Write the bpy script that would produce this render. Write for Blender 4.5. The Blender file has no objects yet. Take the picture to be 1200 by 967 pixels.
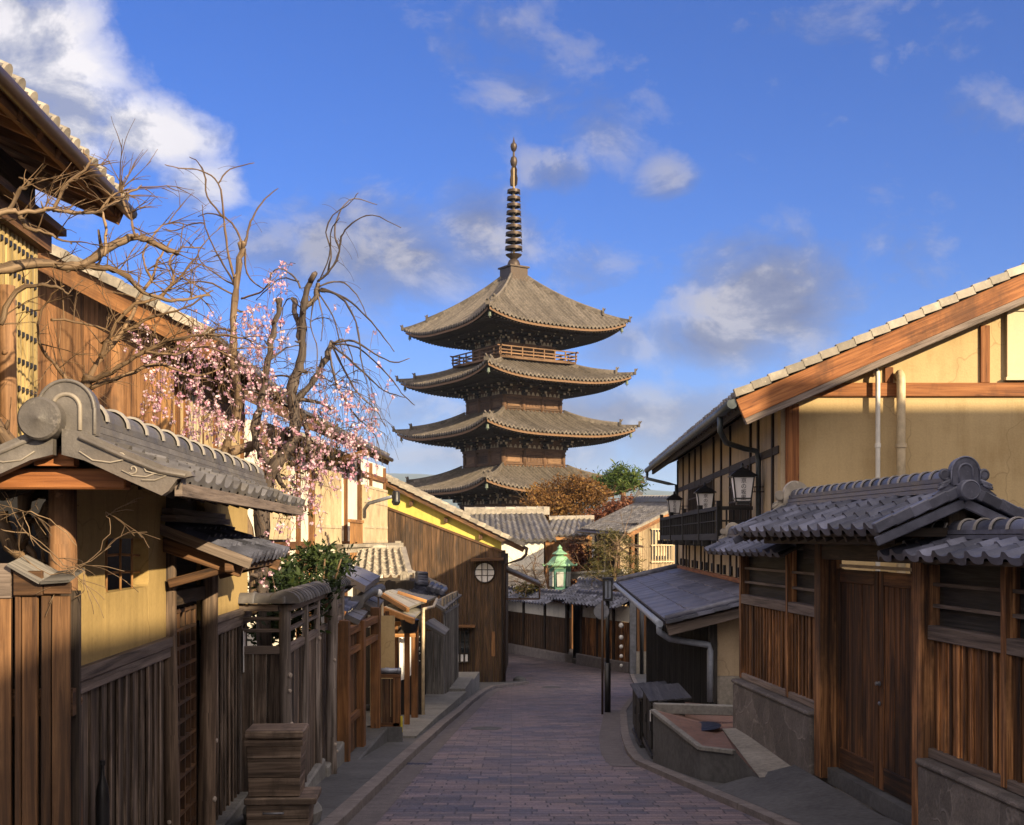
import bpy, math, random
from mathutils import Vector, Matrix
from mathutils import noise as mnoise
SC = bpy.context.scene
COL = SC.collection
rng = random.Random(7)
F, HX, HY = 1400.0, 600.0, 632.0
def V(*a): return Vector(a)
def P(px, py, Y): return Vector(((px-HX)*Y/F, Y, (HY-py)*Y/F))

# ------------------------------------------------------------ camera, sky, sun
cam = bpy.data.cameras.new('camera'); camo = bpy.data.objects.new('camera', cam); COL.objects.link(camo)
cam.sensor_fit = 'HORIZONTAL'; cam.sensor_width = 36.0
cam.lens = 36.0*F/1200.0
cam.shift_y = (HY-483.5)/1200.0
cam.clip_start = 0.1; cam.clip_end = 12000
camo.location = (0, 0, 0); camo.rotation_euler = (math.radians(90), 0, 0)
SC.camera = camo
SUN_AZ, SUN_EL = math.radians(139), math.radians(19.5)
SKY_STRENGTH, SUN_STRENGTH, EXPOSURE = 0.135, 5.0, 0.98
SC.view_settings.view_transform = 'Standard'; SC.view_settings.look = 'None'
SC.view_settings.exposure = EXPOSURE; SC.view_settings.gamma = 1; SC.view_settings.use_curve_mapping = False
sd = Vector((math.sin(SUN_AZ)*math.cos(SUN_EL), math.cos(SUN_AZ)*math.cos(SUN_EL), math.sin(SUN_EL)))
sl = bpy.data.lights.new('sun', 'SUN'); sl.energy = SUN_STRENGTH; sl.angle = math.radians(0.5); sl.color = (1.0, 0.79, 0.50)
so = bpy.data.objects.new('sun', sl); COL.objects.link(so); so.rotation_euler = sd.to_track_quat('Z', 'Y').to_euler(); so.location = (30, -30, 30)

class NT:
    """small helper to write node trees"""
    def __init__(s, tree): s.t = tree; s.n = tree.nodes; s.l = tree.links
    def add(s, typ, **kw):
        n = s.n.new(typ)
        for k, v in kw.items():
            setattr(n, k, v)
        return n
    def link(s, a, b): s.l.new(a, b)
    def val(s, sock, v):
        if hasattr(v, 'is_linked') or isinstance(v, bpy.types.NodeSocket): s.l.new(v, sock)
        else: sock.default_value = v
    def math(s, op, a, b=0.0, c=None):
        n = s.add('ShaderNodeMath', operation=op); s.val(n.inputs[0], a); s.val(n.inputs[1], b)
        if c is not None: s.val(n.inputs[2], c)
        return n.outputs[0]
    def mix(s, fac, a, b, mode='MIX'):
        n = s.add('ShaderNodeMixRGB', blend_type=mode); s.val(n.inputs[0], fac)
        for i, x in ((1, a), (2, b)):
            if isinstance(x, (tuple, list)): n.inputs[i].default_value = (*x[:3], 1)
            else: s.l.new(x, n.inputs[i])
        return n.outputs[0]
    def noise(s, vec, scale, detail=4, rough=.55, dist=0.0):
        n = s.add('ShaderNodeTexNoise'); s.l.new(vec, n.inputs['Vector'])
        n.inputs['Scale'].default_value = scale; n.inputs['Detail'].default_value = detail
        n.inputs['Roughness'].default_value = rough; n.inputs['Distortion'].default_value = dist
        return n.outputs['Fac']
    def ramp(s, fac, stops):
        n = s.add('ShaderNodeValToRGB'); e = n.color_ramp.elements
        while len(e) < len(stops): e.new(0.5)
        for i, (p, c) in enumerate(stops):
            e[i].position = p; e[i].color = (*c[:3], 1) if isinstance(c, (tuple, list)) else (c, c, c, 1)
        s.l.new(fac, n.inputs[0]); return n.outputs[0]
    def mapping(s, vec, scale=(1, 1, 1), rot=(0, 0, 0), loc=(0, 0, 0)):
        n = s.add('ShaderNodeMapping'); s.l.new(vec, n.inputs[0])
        n.inputs['Scale'].default_value = scale; n.inputs['Rotation'].default_value = rot; n.inputs['Location'].default_value = loc
        return n.outputs[0]

W = bpy.data.worlds.new('World'); SC.world = W; W.use_nodes = True
def build_world():
    t = NT(W.node_tree); t.n.clear()
    out = t.add('ShaderNodeOutputWorld'); bg = t.add('ShaderNodeBackground')
    sky = t.add('ShaderNodeTexSky', sky_type='NISHITA'); sky.sun_disc = False
    sky.sun_elevation = SUN_EL; sky.sun_rotation = SUN_AZ
    sky.altitude = 300; sky.air_density = 1.0; sky.dust_density = 0.25; sky.ozone_density = 3.0
    hs = t.add('ShaderNodeHueSaturation'); hs.inputs['Saturation'].default_value = 1.22; hs.inputs['Value'].default_value = .68
    t.link(sky.outputs[0], hs.inputs['Color'])
    blue = t.mix(1.0, hs.outputs[0], (.30, .49, .90), 'MULTIPLY')
    tc = t.add('ShaderNodeTexCoord'); d = tc.outputs['Generated']
    nrm = t.add('ShaderNodeVectorMath', operation='NORMALIZE'); t.link(d, nrm.inputs[0]); d = nrm.outputs[0]
    # domain-warped cloud noise on the view direction
    st = t.mapping(d, scale=(1, 1, 1.5))
    n1 = t.noise(st, 12.0, 10, .62, .35); n2 = t.noise(st, 3.2, 6, .55, .2)
    # lit-side offset: sample towards the sun (up and to the right)
    off = t.mapping(st, loc=(.030, 0, .034)); n1b = t.noise(off, 12.0, 10, .62, .35)
    # where the clouds of this evening hang: (px, py, radius x, radius y, weight)
    banks = [(5, 75, 100, 120, 1.3), (75, 130, 60, 60, 1.1), (180, 158, 78, 34, 1.15), (238, 215, 50, 36, .85), (440, 300, 130, 68, 1.0), (560, 275, 75, 60, .85), (330, 290, 90, 45, .7),
             (895, 350, 92, 64, 1.2), (850, 395, 85, 38, 1.05), (645, 200, 48, 28, .66), (785, 210, 34, 26, .60), (680, 320, 60, 42, .50), (600, 70, 150, 90, .40), (690, 140, 90, 60, .42),
             (700, 490, 260, 34, 1.0), (790, 505, 90, 48, .9), (560, 535, 260, 34, .8), (730, 405, 60, 30, .6), (1150, 150, 200, 60, .36), (1000, 40, 200, 50, .40),
             (1080, 300, 90, 50, .4), (400, 385, 110, 40, .45), (-300, 150, 300, 200, .7), (1600, 300, 350, 180, .6)]
    acc = None; brt = None
    for bi, (px, py, rx, ry, w) in enumerate(banks):
        c = Vector(((px-HX)/F, 1, (HY-py)/F)).normalized()
        sub = t.add('ShaderNodeVectorMath', operation='SUBTRACT'); t.link(d, sub.inputs[0]); sub.inputs[1].default_value = c
        mul = t.add('ShaderNodeVectorMath', operation='MULTIPLY'); t.link(sub.outputs[0], mul.inputs[0]); mul.inputs[1].default_value = (F/rx, F/rx, F/ry)
        ln = t.add('ShaderNodeVectorMath', operation='LENGTH'); t.link(mul.outputs[0], ln.inputs[0])
        g = t.math('MULTIPLY', t.math('EXPONENT', t.math('MULTIPLY', t.math('POWER', ln.outputs['Value'], 2.0), -.8)), w)
        acc = g if acc is None else t.math('MAXIMUM', acc, g)
        if bi < 4: brt = g if brt is None else t.math('MAXIMUM', brt, g)
    # bright unseen cloud added overhead, beside and behind the camera as fill light
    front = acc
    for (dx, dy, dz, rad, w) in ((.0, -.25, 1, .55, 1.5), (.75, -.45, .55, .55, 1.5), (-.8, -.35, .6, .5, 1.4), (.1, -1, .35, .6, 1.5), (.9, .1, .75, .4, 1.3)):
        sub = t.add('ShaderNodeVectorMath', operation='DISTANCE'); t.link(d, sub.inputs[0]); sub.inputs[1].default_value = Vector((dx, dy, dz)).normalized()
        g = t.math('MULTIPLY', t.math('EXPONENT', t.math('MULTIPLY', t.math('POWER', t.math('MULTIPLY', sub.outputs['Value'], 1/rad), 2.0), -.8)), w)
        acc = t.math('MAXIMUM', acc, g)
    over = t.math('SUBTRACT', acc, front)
    # combined mask: the listed banks plus the added fill cloud
    mask = acc
    dens = t.math('ADD', t.math('MULTIPLY', mask, .80), t.math('ADD', t.math('MULTIPLY', t.math('SUBTRACT', n1, .5), 1.15), t.math('MULTIPLY', t.math('SUBTRACT', n2, .5), .35)))
    cov = t.ramp(dens, [(.24, 0.0), (.46, .50), (.74, .93)])
    lit = t.math('ADD', t.math('MULTIPLY', t.math('SUBTRACT', n1, n1b), 3.0), .50)
    sep = t.add('ShaderNodeSeparateXYZ'); t.link(d, sep.inputs[0])
    litc = t.ramp(lit, [(.08, (.50, .62, 1.20)), (.46, (.85, .95, 1.45)), (.80, (1.95, 1.90, 2.15))])
    lith = t.ramp(lit, [(.04, (1.2, 1.35, 2.0)), (.40, (2.3, 2.3, 2.6)), (.72, (3.9, 3.7, 3.7))])
    litc = t.mix(t.ramp(brt, [(.10, 0.0), (.5, 1.0)]), litc, lith)
    n3 = t.noise(t.mapping(d, scale=(1, 1, 2.2)), 5.5, 4, .5)
    bankc = t.mix(t.math('MULTIPLY', t.ramp(n3, [(.40, 0.0), (.60, 1.0)]), t.ramp(sep.outputs['Z'], [(.16, 1.0), (.30, .25)])), litc, t.mix(.55, litc, (.52, .68, 1.32)))
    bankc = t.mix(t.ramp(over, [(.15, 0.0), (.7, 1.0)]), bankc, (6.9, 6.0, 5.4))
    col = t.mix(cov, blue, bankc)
    # pale clear band just above the hills
    lowb = t.ramp(sep.outputs['Z'], [(.0, 1.0), (.11, .35), (.20, 0.0)])
    col = t.mix(t.math('MULTIPLY', lowb, .40), col, (1.25, 1.6, 2.4))
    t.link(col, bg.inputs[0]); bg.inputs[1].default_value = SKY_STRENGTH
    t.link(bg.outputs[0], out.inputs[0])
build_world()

# ------------------------------------------------------------ mesh builder
class MB:
    def __init__(s): s.v = []; s.f = []; s.uv = []; s.r = []; s.m = []; s.sm = []
    def face(s, pts, uvs, r=.5, m=0, sm=False):
        b = len(s.v); s.v.extend(pts); s.f.append(tuple(range(b, b+len(pts)))); s.uv.append(uvs); s.r.append(r); s.m.append(m); s.sm.append(sm)
    def hexa(s, p, g=2, r=None, m=0):
        """p: 8 corners, index bits 1=first axis, 2=second, 4=third; g = axis the grain runs along"""
        r = rng.random() if r is None else r
        L = [(p[1]-p[0]).length, (p[2]-p[0]).length, (p[4]-p[0]).length]
        ou, ov = rng.random()*20, rng.random()*20
        b = len(s.v); s.v.extend(p)
        for ids, ax in (((0, 2, 3, 1), 2), ((4, 5, 7, 6), 2), ((0, 1, 5, 4), 1), ((2, 6, 7, 3), 1), ((0, 4, 6, 2), 0), ((1, 3, 7, 5), 0)):
            others = [a for a in (0, 1, 2) if a != ax]
            if g in others: ua = g; va = [a for a in others if a != g][0]
            else: ua, va = others
            uv = []
            for i in ids:
                uv.append((ou+L[ua]*(1 if i >> ua & 1 else 0), ov+L[va]*(1 if i >> va & 1 else 0)+.31*ax))
            s.f.append(tuple(b+i for i in ids)); s.uv.append(uv); s.r.append(r); s.m.append(m); s.sm.append(False)
    def box(s, fr, u0, u1, w0, w1, z0, z1, g=None, r=None, m=0):
        if g is None:
            d = (abs(u1-u0), abs(w1-w0), abs(z1-z0)); g = d.index(max(d))
        if u0 > u1: u0, u1 = u1, u0
        if w0 > w1: w0, w1 = w1, w0
        if z0 > z1: z0, z1 = z1, z0
        p = [fr(u1 if i & 1 else u0, w1 if i & 2 else w0, z1 if i & 4 else z0) for i in range(8)]
        s.hexa(p, g, r, m)
    def bar(s, p, q, wd, ht, up=Vector((0, 0, 1)), r=None, m=0):
        d = (q-p); a = d.cross(up)
        if a.length < 1e-6: a = d.cross(Vector((1, 0, 0)))
        a.normalize(); b = a.cross(d).normalized()
        pts = []
        for i in range(8):
            base = q if i & 4 else p
            pts.append(base + a*(wd/2 if i & 1 else -wd/2) + b*(ht/2 if i & 2 else -ht/2))
        s.hexa(pts, 2, r, m)
    def tube(s, pts, r, n=8, m=0, caps=True, sm=True, rv=None):
        k = len(pts)
        if not isinstance(r, (list, tuple)): r = [r]*k
        rv = rng.random() if rv is None else rv
        b = len(s.v); ou = rng.random()*10; L = 0
        prev = None
        for i in range(k):
            t = (pts[min(i+1, k-1)]-pts[max(i-1, 0)])
            if t.length < 1e-9: t = Vector((0, 0, 1))
            t.normalize()
            if prev is None:
                a = t.cross(Vector((0, 0, 1)))
                if a.length < .05: a = t.cross(Vector((1, 0, 0)))
            else:
                a = prev - t*prev.dot(t)
                if a.length < 1e-6: a = t.cross(Vector((0.3, .8, .5)))
            a.normalize(); prev = a.copy(); c = t.cross(a)
            for j in range(n):
                th = 2*math.pi*j/n
                s.v.append(pts[i] + (a*math.cos(th)+c*math.sin(th))*r[i])
        for i in range(k-1):
            l2 = (pts[i+1]-pts[i]).length; rr = 2*math.pi*max(r[i], .001)
            for j in range(n):
                j2 = (j+1) % n
                s.f.append((b+i*n+j, b+i*n+j2, b+(i+1)*n+j2, b+(i+1)*n+j))
                s.uv.append([(ou+L, rr*j/n), (ou+L, rr*(j+1)/n), (ou+L+l2, rr*(j+1)/n), (ou+L+l2, rr*j/n)])
                s.r.append(rv); s.m.append(m); s.sm.append(sm)
            L += l2
        if caps:
            for base, rev in ((b, True), (b+(k-1)*n, False)):
                ids = [base+j for j in range(n)]
                if rev: ids.reverse()
                s.f.append(tuple(ids)); s.uv.append([(ou+math.cos(6.283*j/n)*.05, math.sin(6.283*j/n)*.05) for j in range(n)]); s.r.append(rv); s.m.append(m); s.sm.append(False)
    def lathe(s, prof, o, n=16, ax=Vector((0, 0, 1)), m=0, sm=True, rot=0.0, rv=None):
        """prof: list of (radius, height) about axis ax through o; sharp profile turns stay sharp"""
        ax = ax.normalized(); a = ax.cross(Vector((0, 1, 0)))
        if a.length < .1: a = ax.cross(Vector((1, 0, 0)))
        a.normalize(); c = ax.cross(a); rv = rng.random() if rv is None else rv
        def ring(r, h):
            b = len(s.v)
            for j in range(n):
                th = 2*math.pi*j/n + rot
                s.v.append(o + ax*h + (a*math.cos(th)+c*math.sin(th))*max(r, 1e-4))
            return b
        top = None; prev = None
        for i in range(len(prof)-1):
            d = Vector((prof[i+1][0]-prof[i][0], prof[i+1][1]-prof[i][1]))
            if prev is None or d.length < 1e-9 or prev.length < 1e-9 or d.angle(prev) > .6: b0 = ring(*prof[i])
            else: b0 = top
            if i == 0: first = b0
            b1 = ring(*prof[i+1])
            for j in range(n):
                j2 = (j+1) % n
                s.f.append((b0+j, b0+j2, b1+j2, b1+j))
                s.uv.append([(prof[i][1], j/n), (prof[i][1], (j+1)/n), (prof[i+1][1], (j+1)/n), (prof[i+1][1], j/n)])
                s.r.append(rv); s.m.append(m); s.sm.append(sm)
            top = b1; prev = d
        for base, rev in ((ring(*prof[0]), True), (ring(*prof[-1]), False)):
            ids = [base+j for j in range(n)]
            if rev: ids.reverse()
            s.f.append(tuple(ids)); s.uv.append([(0, 0)]*n); s.r.append(rv); s.m.append(m); s.sm.append(False)
    def prism(s, poly, vec, r=None, m=0):
        """poly: list of 3-D points (planar), extruded by vec"""
        r = rng.random() if r is None else r
        n = len(poly); b = len(s.v); ou, ov = rng.random()*10, rng.random()*10
        e = (poly[1]-poly[0]).normalized()
        nn = Vector((0, 0, 0))
        for i in range(n): nn += poly[i].cross(poly[(i+1) % n])
        nn.normalize(); f2 = nn.cross(e)
        s.v.extend(poly); s.v.extend([p+vec for p in poly])
        flip = nn.dot(vec) > 0
        uv = [(ou+(p-poly[0]).dot(e), ov+(p-poly[0]).dot(f2)) for p in poly]
        A = list(range(b, b+n)); B = list(range(b+n, b+2*n))
        s.f.append(tuple(A[::-1] if flip else A)); s.uv.append(uv[::-1] if flip else uv)
        s.f.append(tuple(B if flip else B[::-1])); s.uv.append(uv if flip else uv[::-1])
        s.r += [r, r]; s.m += [m, m]; s.sm += [False, False]
        L = 0; D = vec.length
        for i in range(n):
            j = (i+1) % n; l2 = (poly[j]-poly[i]).length
            q = (b+i, b+j, b+n+j, b+n+i); u = [(ou+L, ov), (ou+L+l2, ov), (ou+L+l2, ov+D), (ou+L, ov+D)]
            if not flip: q = q[::-1]; u = u[::-1]
            s.f.append(q); s.uv.append(u); s.r.append(r); s.m.append(m); s.sm.append(False); L += l2
    def grid(s, rows, m=0, sm=True, rf=None, uvs=1.0, flip=False):
        b = len(s.v); n = len(rows[0])
        for rw in rows: s.v.extend(rw)
        for i in range(len(rows)-1):
            for j in range(n-1):
                q = (b+i*n+j, b+i*n+j+1, b+(i+1)*n+j+1, b+(i+1)*n+j)
                u = [(j*uvs, i*uvs), ((j+1)*uvs, i*uvs), ((j+1)*uvs, (i+1)*uvs), (j*uvs, (i+1)*uvs)]
                if flip: q = q[::-1]; u = u[::-1]
                s.f.append(q); s.uv.append(u)
                s.r.append(rf(i, j) if rf else .5); s.m.append(m); s.sm.append(sm)
    def build(s, name, mats, parent=None, off=Vector((0, 0, 0)), bevel=0.0):
        me = bpy.data.meshes.new(name)
        me.from_pydata([tuple(p-off) for p in s.v], [], s.f)
        uvl = me.uv_layers.new(name='UVMap')
        flat = [c for f in s.uv for p in f for c in p]
        uvl.data.foreach_set('uv', flat)
        at = me.attributes.new('rnd', 'FLOAT', 'FACE'); at.data.foreach_set('value', s.r)
        me.polygons.foreach_set('use_smooth', s.sm)
        if not isinstance(mats, (list, tuple)): mats = [mats]
        for mt in mats: me.materials.append(mt)
        if len(mats) > 1: me.polygons.foreach_set('material_index', s.m)
        me.update()
        o = bpy.data.objects.new(name, me); COL.objects.link(o)
        if parent is not None: o.parent = parent
        if bevel > 0:
            md = o.modifiers.new('bevel', 'BEVEL'); md.width = bevel; md.segments = 1; md.limit_method = 'ANGLE'; md.angle_limit = .7
        return o

class Fr:
    """local wall frame: u along the wall, w out of it, z up"""
    def __init__(s, o, d, w=None):
        s.o = Vector(o); s.d = Vector((d[0], d[1], 0)).normalized()
        s.w = Vector((w[0], w[1], 0)).normalized() if w else Vector((s.d.y, -s.d.x, 0))
    def __call__(s, u, w=0.0, z=0.0): return s.o + s.d*u + s.w*w + Vector((0, 0, z))
WORLD = Fr((0, 0, 0), (1, 0), (0, 1))

class Thing:
    def __init__(s, name, label, cat, loc=(0, 0, 0), group=None, kind=None):
        o = bpy.data.objects.new(name, None); COL.objects.link(o); o.empty_display_size = .2
        s.loc = Vector(loc); o.location = s.loc; s.o = o
        o['label'] = label; o['category'] = cat
        if group: o['group'] = group
        if kind: o['kind'] = kind
    def part(s, mb, name, mats, parent=None, label=None, bevel=0.0):
        if not mb.f: return None
        p = mb.build(name, mats, parent if parent is not None else s.o, s.loc, bevel)
        if label: p['label'] = label
        return p
def single(mb, name, mats, label, cat, loc=(0, 0, 0), group=None, bevel=0.0, kind=None):
    o = mb.build(name, mats, None, Vector(loc), bevel); o.location = loc
    o['label'] = label; o['category'] = cat
    if group: o['group'] = group
    if kind: o['kind'] = kind
    return o
def structure(mb, name, mats):
    o = mb.build(name, mats); o['kind'] = 'structure'; return o
def copy_tree(o, parent=None):
    c = o.copy(); COL.objects.link(c)
    if parent is not None: c.parent = parent
    for ch in list(o.children): copy_tree(ch, c)
    return c
# ------------------------------------------------------------ materials
def newmat(name):
    m = bpy.data.materials.new(name); m.use_nodes = True
    t = NT(m.node_tree); t.n.clear()
    out = t.add('ShaderNodeOutputMaterial'); b = t.add('ShaderNodeBsdfPrincipled'); t.link(b.outputs[0], out.inputs[0])
    return m, t, b
def rnd(t):
    a = t.add('ShaderNodeAttribute', attribute_name='rnd'); return a.outputs['Fac']
def objc(t): return t.add('ShaderNodeTexCoord').outputs['Object']
def bump(t, b, h, s, d=.01):
    n = t.add('ShaderNodeBump'); n.inputs['Strength'].default_value = s; n.inputs['Distance'].default_value = d
    t.link(h, n.inputs['Height']); t.link(n.outputs[0], b.inputs['Normal'])
def hsv(t, col, v, sat=1.0, hue=.5):
    n = t.add('ShaderNodeHueSaturation'); t.link(col, n.inputs['Color']); t.val(n.inputs['Value'], v); t.val(n.inputs['Saturation'], sat); t.val(n.inputs['Hue'], hue); return n.outputs[0]
def mul(c, k): return tuple(x*k for x in c)

def wood(name, c0, c1, c2, rough=.72, gs=1.0, var=.55, stain=None, sc=1.1, bs=.5, sharp=0.0, streak=.5):
    """grained timber; c0 dark grain, c1 body, c2 light grain; stain=(colour, low, high) weather patches"""
    m, t, b = newmat(name)
    uv = t.add('ShaderNodeTexCoord').outputs['UV']
    g = t.noise(t.mapping(uv, scale=(1.6*gs, 46*gs, 1)), 1.0, 9, .70, .9)
    g2 = t.noise(t.mapping(uv, scale=(.55*gs, 8*gs, 1), loc=(3, 7, 0)), 1.0, 3, .5, 2.6)
    g3 = t.noise(t.mapping(uv, scale=(1.3*gs, 85*gs, 1), loc=(9, 2, 0)), 1.0, 5, .65, .6)
    kv = t.add('ShaderNodeTexVoronoi'); t.link(t.mapping(uv, scale=(1.5, 5.5, 1), loc=(1, 4, 0)), kv.inputs['Vector']); kv.inputs['Scale'].default_value = 1.0
    knot = t.ramp(kv.outputs['Distance'], [(.03, 1.0), (.12, 0.0)])
    k = t.math('ADD', t.math('MULTIPLY', g, .55), t.math('MULTIPLY', g2, .45))
    col = t.ramp(k, [(.37+sharp, c0), (.485, c1), (.62-sharp, c2)])
    crack = t.ramp(g3, [(.30, 1.0), (.37, 0.0)])
    col = t.mix(t.math('MULTIPLY', crack, .85), col, mul(c0, .35))
    col = t.mix(t.math('MULTIPLY', knot, .75), col, mul(c0, .6))
    k = t.math('SUBTRACT', k, t.math('MULTIPLY', crack, .25))
    oc = objc(t)
    st = t.noise(oc, sc, 5, .62)
    r = rnd(t)
    if stain:
        stv = t.noise(t.mapping(oc, scale=(1, 1, .45)), sc*1.6, 6, .65)
        fac = t.ramp(t.math('ADD', stv, t.math('MULTIPLY', t.math('SUBTRACT', r, .5), .22)), [(stain[1], 0.0), (stain[2], 1.0)])
        col = t.mix(fac, col, t.mix(.35, stain[0], col))
    v = t.math('ADD', t.math('MULTIPLY', r, var*1.7), 1.0-var*.85)
    v = t.math('MULTIPLY', v, t.math('ADD', t.math('MULTIPLY', st, streak), 1.0-streak*.5))
    col = hsv(t, col, v)
    t.link(col, b.inputs['Base Color']); b.inputs['Roughness'].default_value = rough
    b.inputs['Specular IOR Level'].default_value = .35
    bump(t, b, k, bs, .012)
    return m
def tile(name, c, rough=.5, var=.55, moss=None, spec=.5):
    m, t, b = newmat(name); oc = objc(t)
    n = t.noise(oc, 6, 6, .65); n2 = t.noise(oc, 1.3, 5, .6); r = rnd(t)
    col = t.ramp(n, [(.3, mul(c, .6)), (.55, c), (.75, mul(c, 1.5))])
    col = hsv(t, col, t.math('ADD', t.math('MULTIPLY', r, var*1.4), 1-var*.7))
    lz = t.noise(oc, 22, 5, .7); col = t.mix(t.ramp(lz, [(.60, 0.0), (.72, .55)]), col, mul(c, 2.1))
    if moss: col = t.mix(t.ramp(n2, [(.48, 0.0), (.68, .75)]), col, moss)
    t.link(col, b.inputs['Base Color'])
    t.link(t.ramp(n, [(.3, rough-.12), (.7, rough+.2)]), b.inputs['Roughness'])
    b.inputs['Specular IOR Level'].default_value = spec
    bump(t, b, t.noise(oc, 45, 5, .65), .45, .006)
    return m
def plaster(name, c, c2=None, rough=.9, blot=.22, bs=.25):
    m, t, b = newmat(name); oc = objc(t)
    n = t.noise(oc, 1.2, 6, .62); n2 = t.noise(t.mapping(oc, scale=(7, 7, .6)), 1.0, 4, .6); n3 = t.noise(oc, 34, 4, .6)
    c2 = c2 or mul(c, .72)
    f = t.math('ADD', t.math('MULTIPLY', n, .65), t.math('MULTIPLY', n2, .35))
    col = t.ramp(f, [(.36, mul(c2, 1-blot*.3)), (.50, c), (.66, mul(c, 1+blot*.5))])
    n5 = t.noise(t.mapping(oc, scale=(5, 5, .22)), 1.0, 6, .65)
    col = t.mix(t.ramp(n5, [(.54, 0.0), (.74, .5)]), col, mul(c2, .72))
    cv = t.add('ShaderNodeTexVoronoi', feature='DISTANCE_TO_EDGE'); wv_ = t.add('ShaderNodeVectorMath', operation='ADD'); t.link(oc, wv_.inputs[0]); nv_ = t.add('ShaderNodeTexNoise'); t.link(oc, nv_.inputs['Vector']); nv_.inputs['Scale'].default_value = 1.6; t.link(nv_.outputs['Color'], wv_.inputs[1]); t.link(wv_.outputs[0], cv.inputs['Vector']); cv.inputs['Scale'].default_value = .55
    col = t.mix(t.ramp(cv.outputs['Distance'], [(.0, .55), (.006, 0.0)]), col, mul(c2, .45))
    col = t.mix(.20, col, t.ramp(n3, [(.3, mul(c, .6)), (.7, mul(c, 1.25))]))
    t.link(col, b.inputs['Base Color']); b.inputs['Roughness'].default_value = rough; b.inputs['Specular IOR Level'].default_value = .2
    bump(t, b, t.math('ADD', n3, n), bs, .01)
    return m
def stone(name, c, sc=3, rough=.85, crack=True, cs=2.2):
    m, t, b = newmat(name); oc = objc(t)
    n = t.noise(oc, sc, 8, .68); n2 = t.noise(oc, sc*14, 4, .6)
    col = t.ramp(n, [(.3, mul(c, .55)), (.52, c), (.72, mul(c, 1.55))])
    col = t.mix(.3, col, t.ramp(n2, [(.35, mul(c, .4)), (.65, mul(c, 1.6))]))
    h = t.math('ADD', n, t.math('MULTIPLY', n2, .3))
    if crack:
        wn = t.add('ShaderNodeTexNoise'); t.link(oc, wn.inputs['Vector']); wn.inputs['Scale'].default_value = 2.6; wn.inputs['Detail'].default_value = 4
        ws = t.add('ShaderNodeVectorMath', operation='SCALE'); t.link(wn.outputs['Color'], ws.inputs[0]); ws.inputs['Scale'].default_value = .42
        wa = t.add('ShaderNodeVectorMath', operation='ADD'); t.link(oc, wa.inputs[0]); t.link(ws.outputs[0], wa.inputs[1])
        vo = t.add('ShaderNodeTexVoronoi', feature='DISTANCE_TO_EDGE'); t.link(wa.outputs[0], vo.inputs['Vector']); vo.inputs['Scale'].default_value = cs
        ed = t.ramp(vo.outputs['Distance'], [(.0, 1.0), (.028, 0.0)])
        gap_ = t.ramp(n, [(.40, 0.0), (.55, .8)])
        col = t.mix(t.math('MULTIPLY', ed, gap_), col, mul(c, 1.9)); h = t.math('ADD', h, t.math('MULTIPLY', t.math('MULTIPLY', ed, gap_), .5))
        vc = t.add('ShaderNodeTexVoronoi'); t.link(wa.outputs[0], vc.inputs['Vector']); vc.inputs['Scale'].default_value = cs
        sepc = t.add('ShaderNodeSeparateColor'); t.link(vc.outputs['Color'], sepc.inputs[0])
        col = hsv(t, col, t.math('ADD', t.math('MULTIPLY', sepc.outputs[0], .45), .78))
    t.link(col, b.inputs['Base Color']); b.inputs['Roughness'].default_value = rough
    bump(t, b, h, .6, .025)
    return m
def plain(name, c, rough=.5, metal=0.0, nz=.25, sc=8, spec=.5):
    m, t, b = newmat(name); oc = objc(t); n = t.noise(oc, sc, 6, .6)
    col = t.ramp(n, [(.3, mul(c, 1-nz)), (.7, mul(c, 1+nz))])
    t.link(col, b.inputs['Base Color']); t.link(t.ramp(n, [(.3, max(rough-.1, .02)), (.7, min(rough+.12, 1))]), b.inputs['Roughness'])
    b.inputs['Metallic'].default_value = metal; b.inputs['Specular IOR Level'].default_value = spec
    return m
def leafmat(name, c0, c1, tr=.25, c2=None):
    m, t, b = newmat(name); r = rnd(t)
    col = t.ramp(r, [(.05, c0), (.6, c1), (.97, c2 or mul(c1, 1.35))])
    t.link(col, b.inputs['Base Color']); b.inputs['Roughness'].default_value = .65; b.inputs['Specular IOR Level'].default_value = .2
    tl = t.add('ShaderNodeBsdfTranslucent'); t.link(col, tl.inputs[0])
    mx = t.add('ShaderNodeMixShader'); mx.inputs[0].default_value = tr
    t.link(b.outputs[0], mx.inputs[1]); t.link(tl.outputs[0], mx.inputs[2])
    out = [n for n in t.n if n.type == 'OUTPUT_MATERIAL'][0]; t.link(mx.outputs[0], out.inputs[0])
    return m

M = {}
M['plank_brown'] = wood('plank_brown', (.022, .011, .006), (.075, .036, .016), (.165, .085, .040), stain=((.03, .024, .02), .52, .66))
M['plank_gate'] = wood('plank_gate', (.020, .009, .004), (.165, .070, .025), (.50, .245, .095), gs=.7, var=.95, stain=((.012, .009, .007), .50, .62), sc=.8, bs=.8)
M['door_dark'] = wood('door_dark', (.012, .006, .004), (.105, .042, .014), (.33, .14, .045), gs=.7, var=.8, stain=((.007, .006, .005), .43, .54), sc=.7, bs=.7)
M['plank_warm'] = wood('plank_warm', (.07, .032, .013), (.20, .094, .038), (.32, .165, .07), var=.5, stain=((.06, .035, .02), .55, .72), gs=.7)
M['plank_left'] = wood('plank_left', (.020, .014, .010), (.095, .066, .047), (.31, .235, .18), var=.9, stain=((.020, .017, .015), .48, .64), bs=.8)
M['plank_honey'] = wood('plank_honey', (.17, .075, .025), (.33, .165, .06), (.44, .24, .095), var=.4, stain=((.07, .035, .02), .5, .7), gs=.6)
M['plank_screen'] = wood('plank_screen', (.025, .012, .006), (.105, .050, .021), (.25, .13, .056), var=.9, stain=((.028, .018, .012), .45, .62), gs=.6, sc=1.2)
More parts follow.
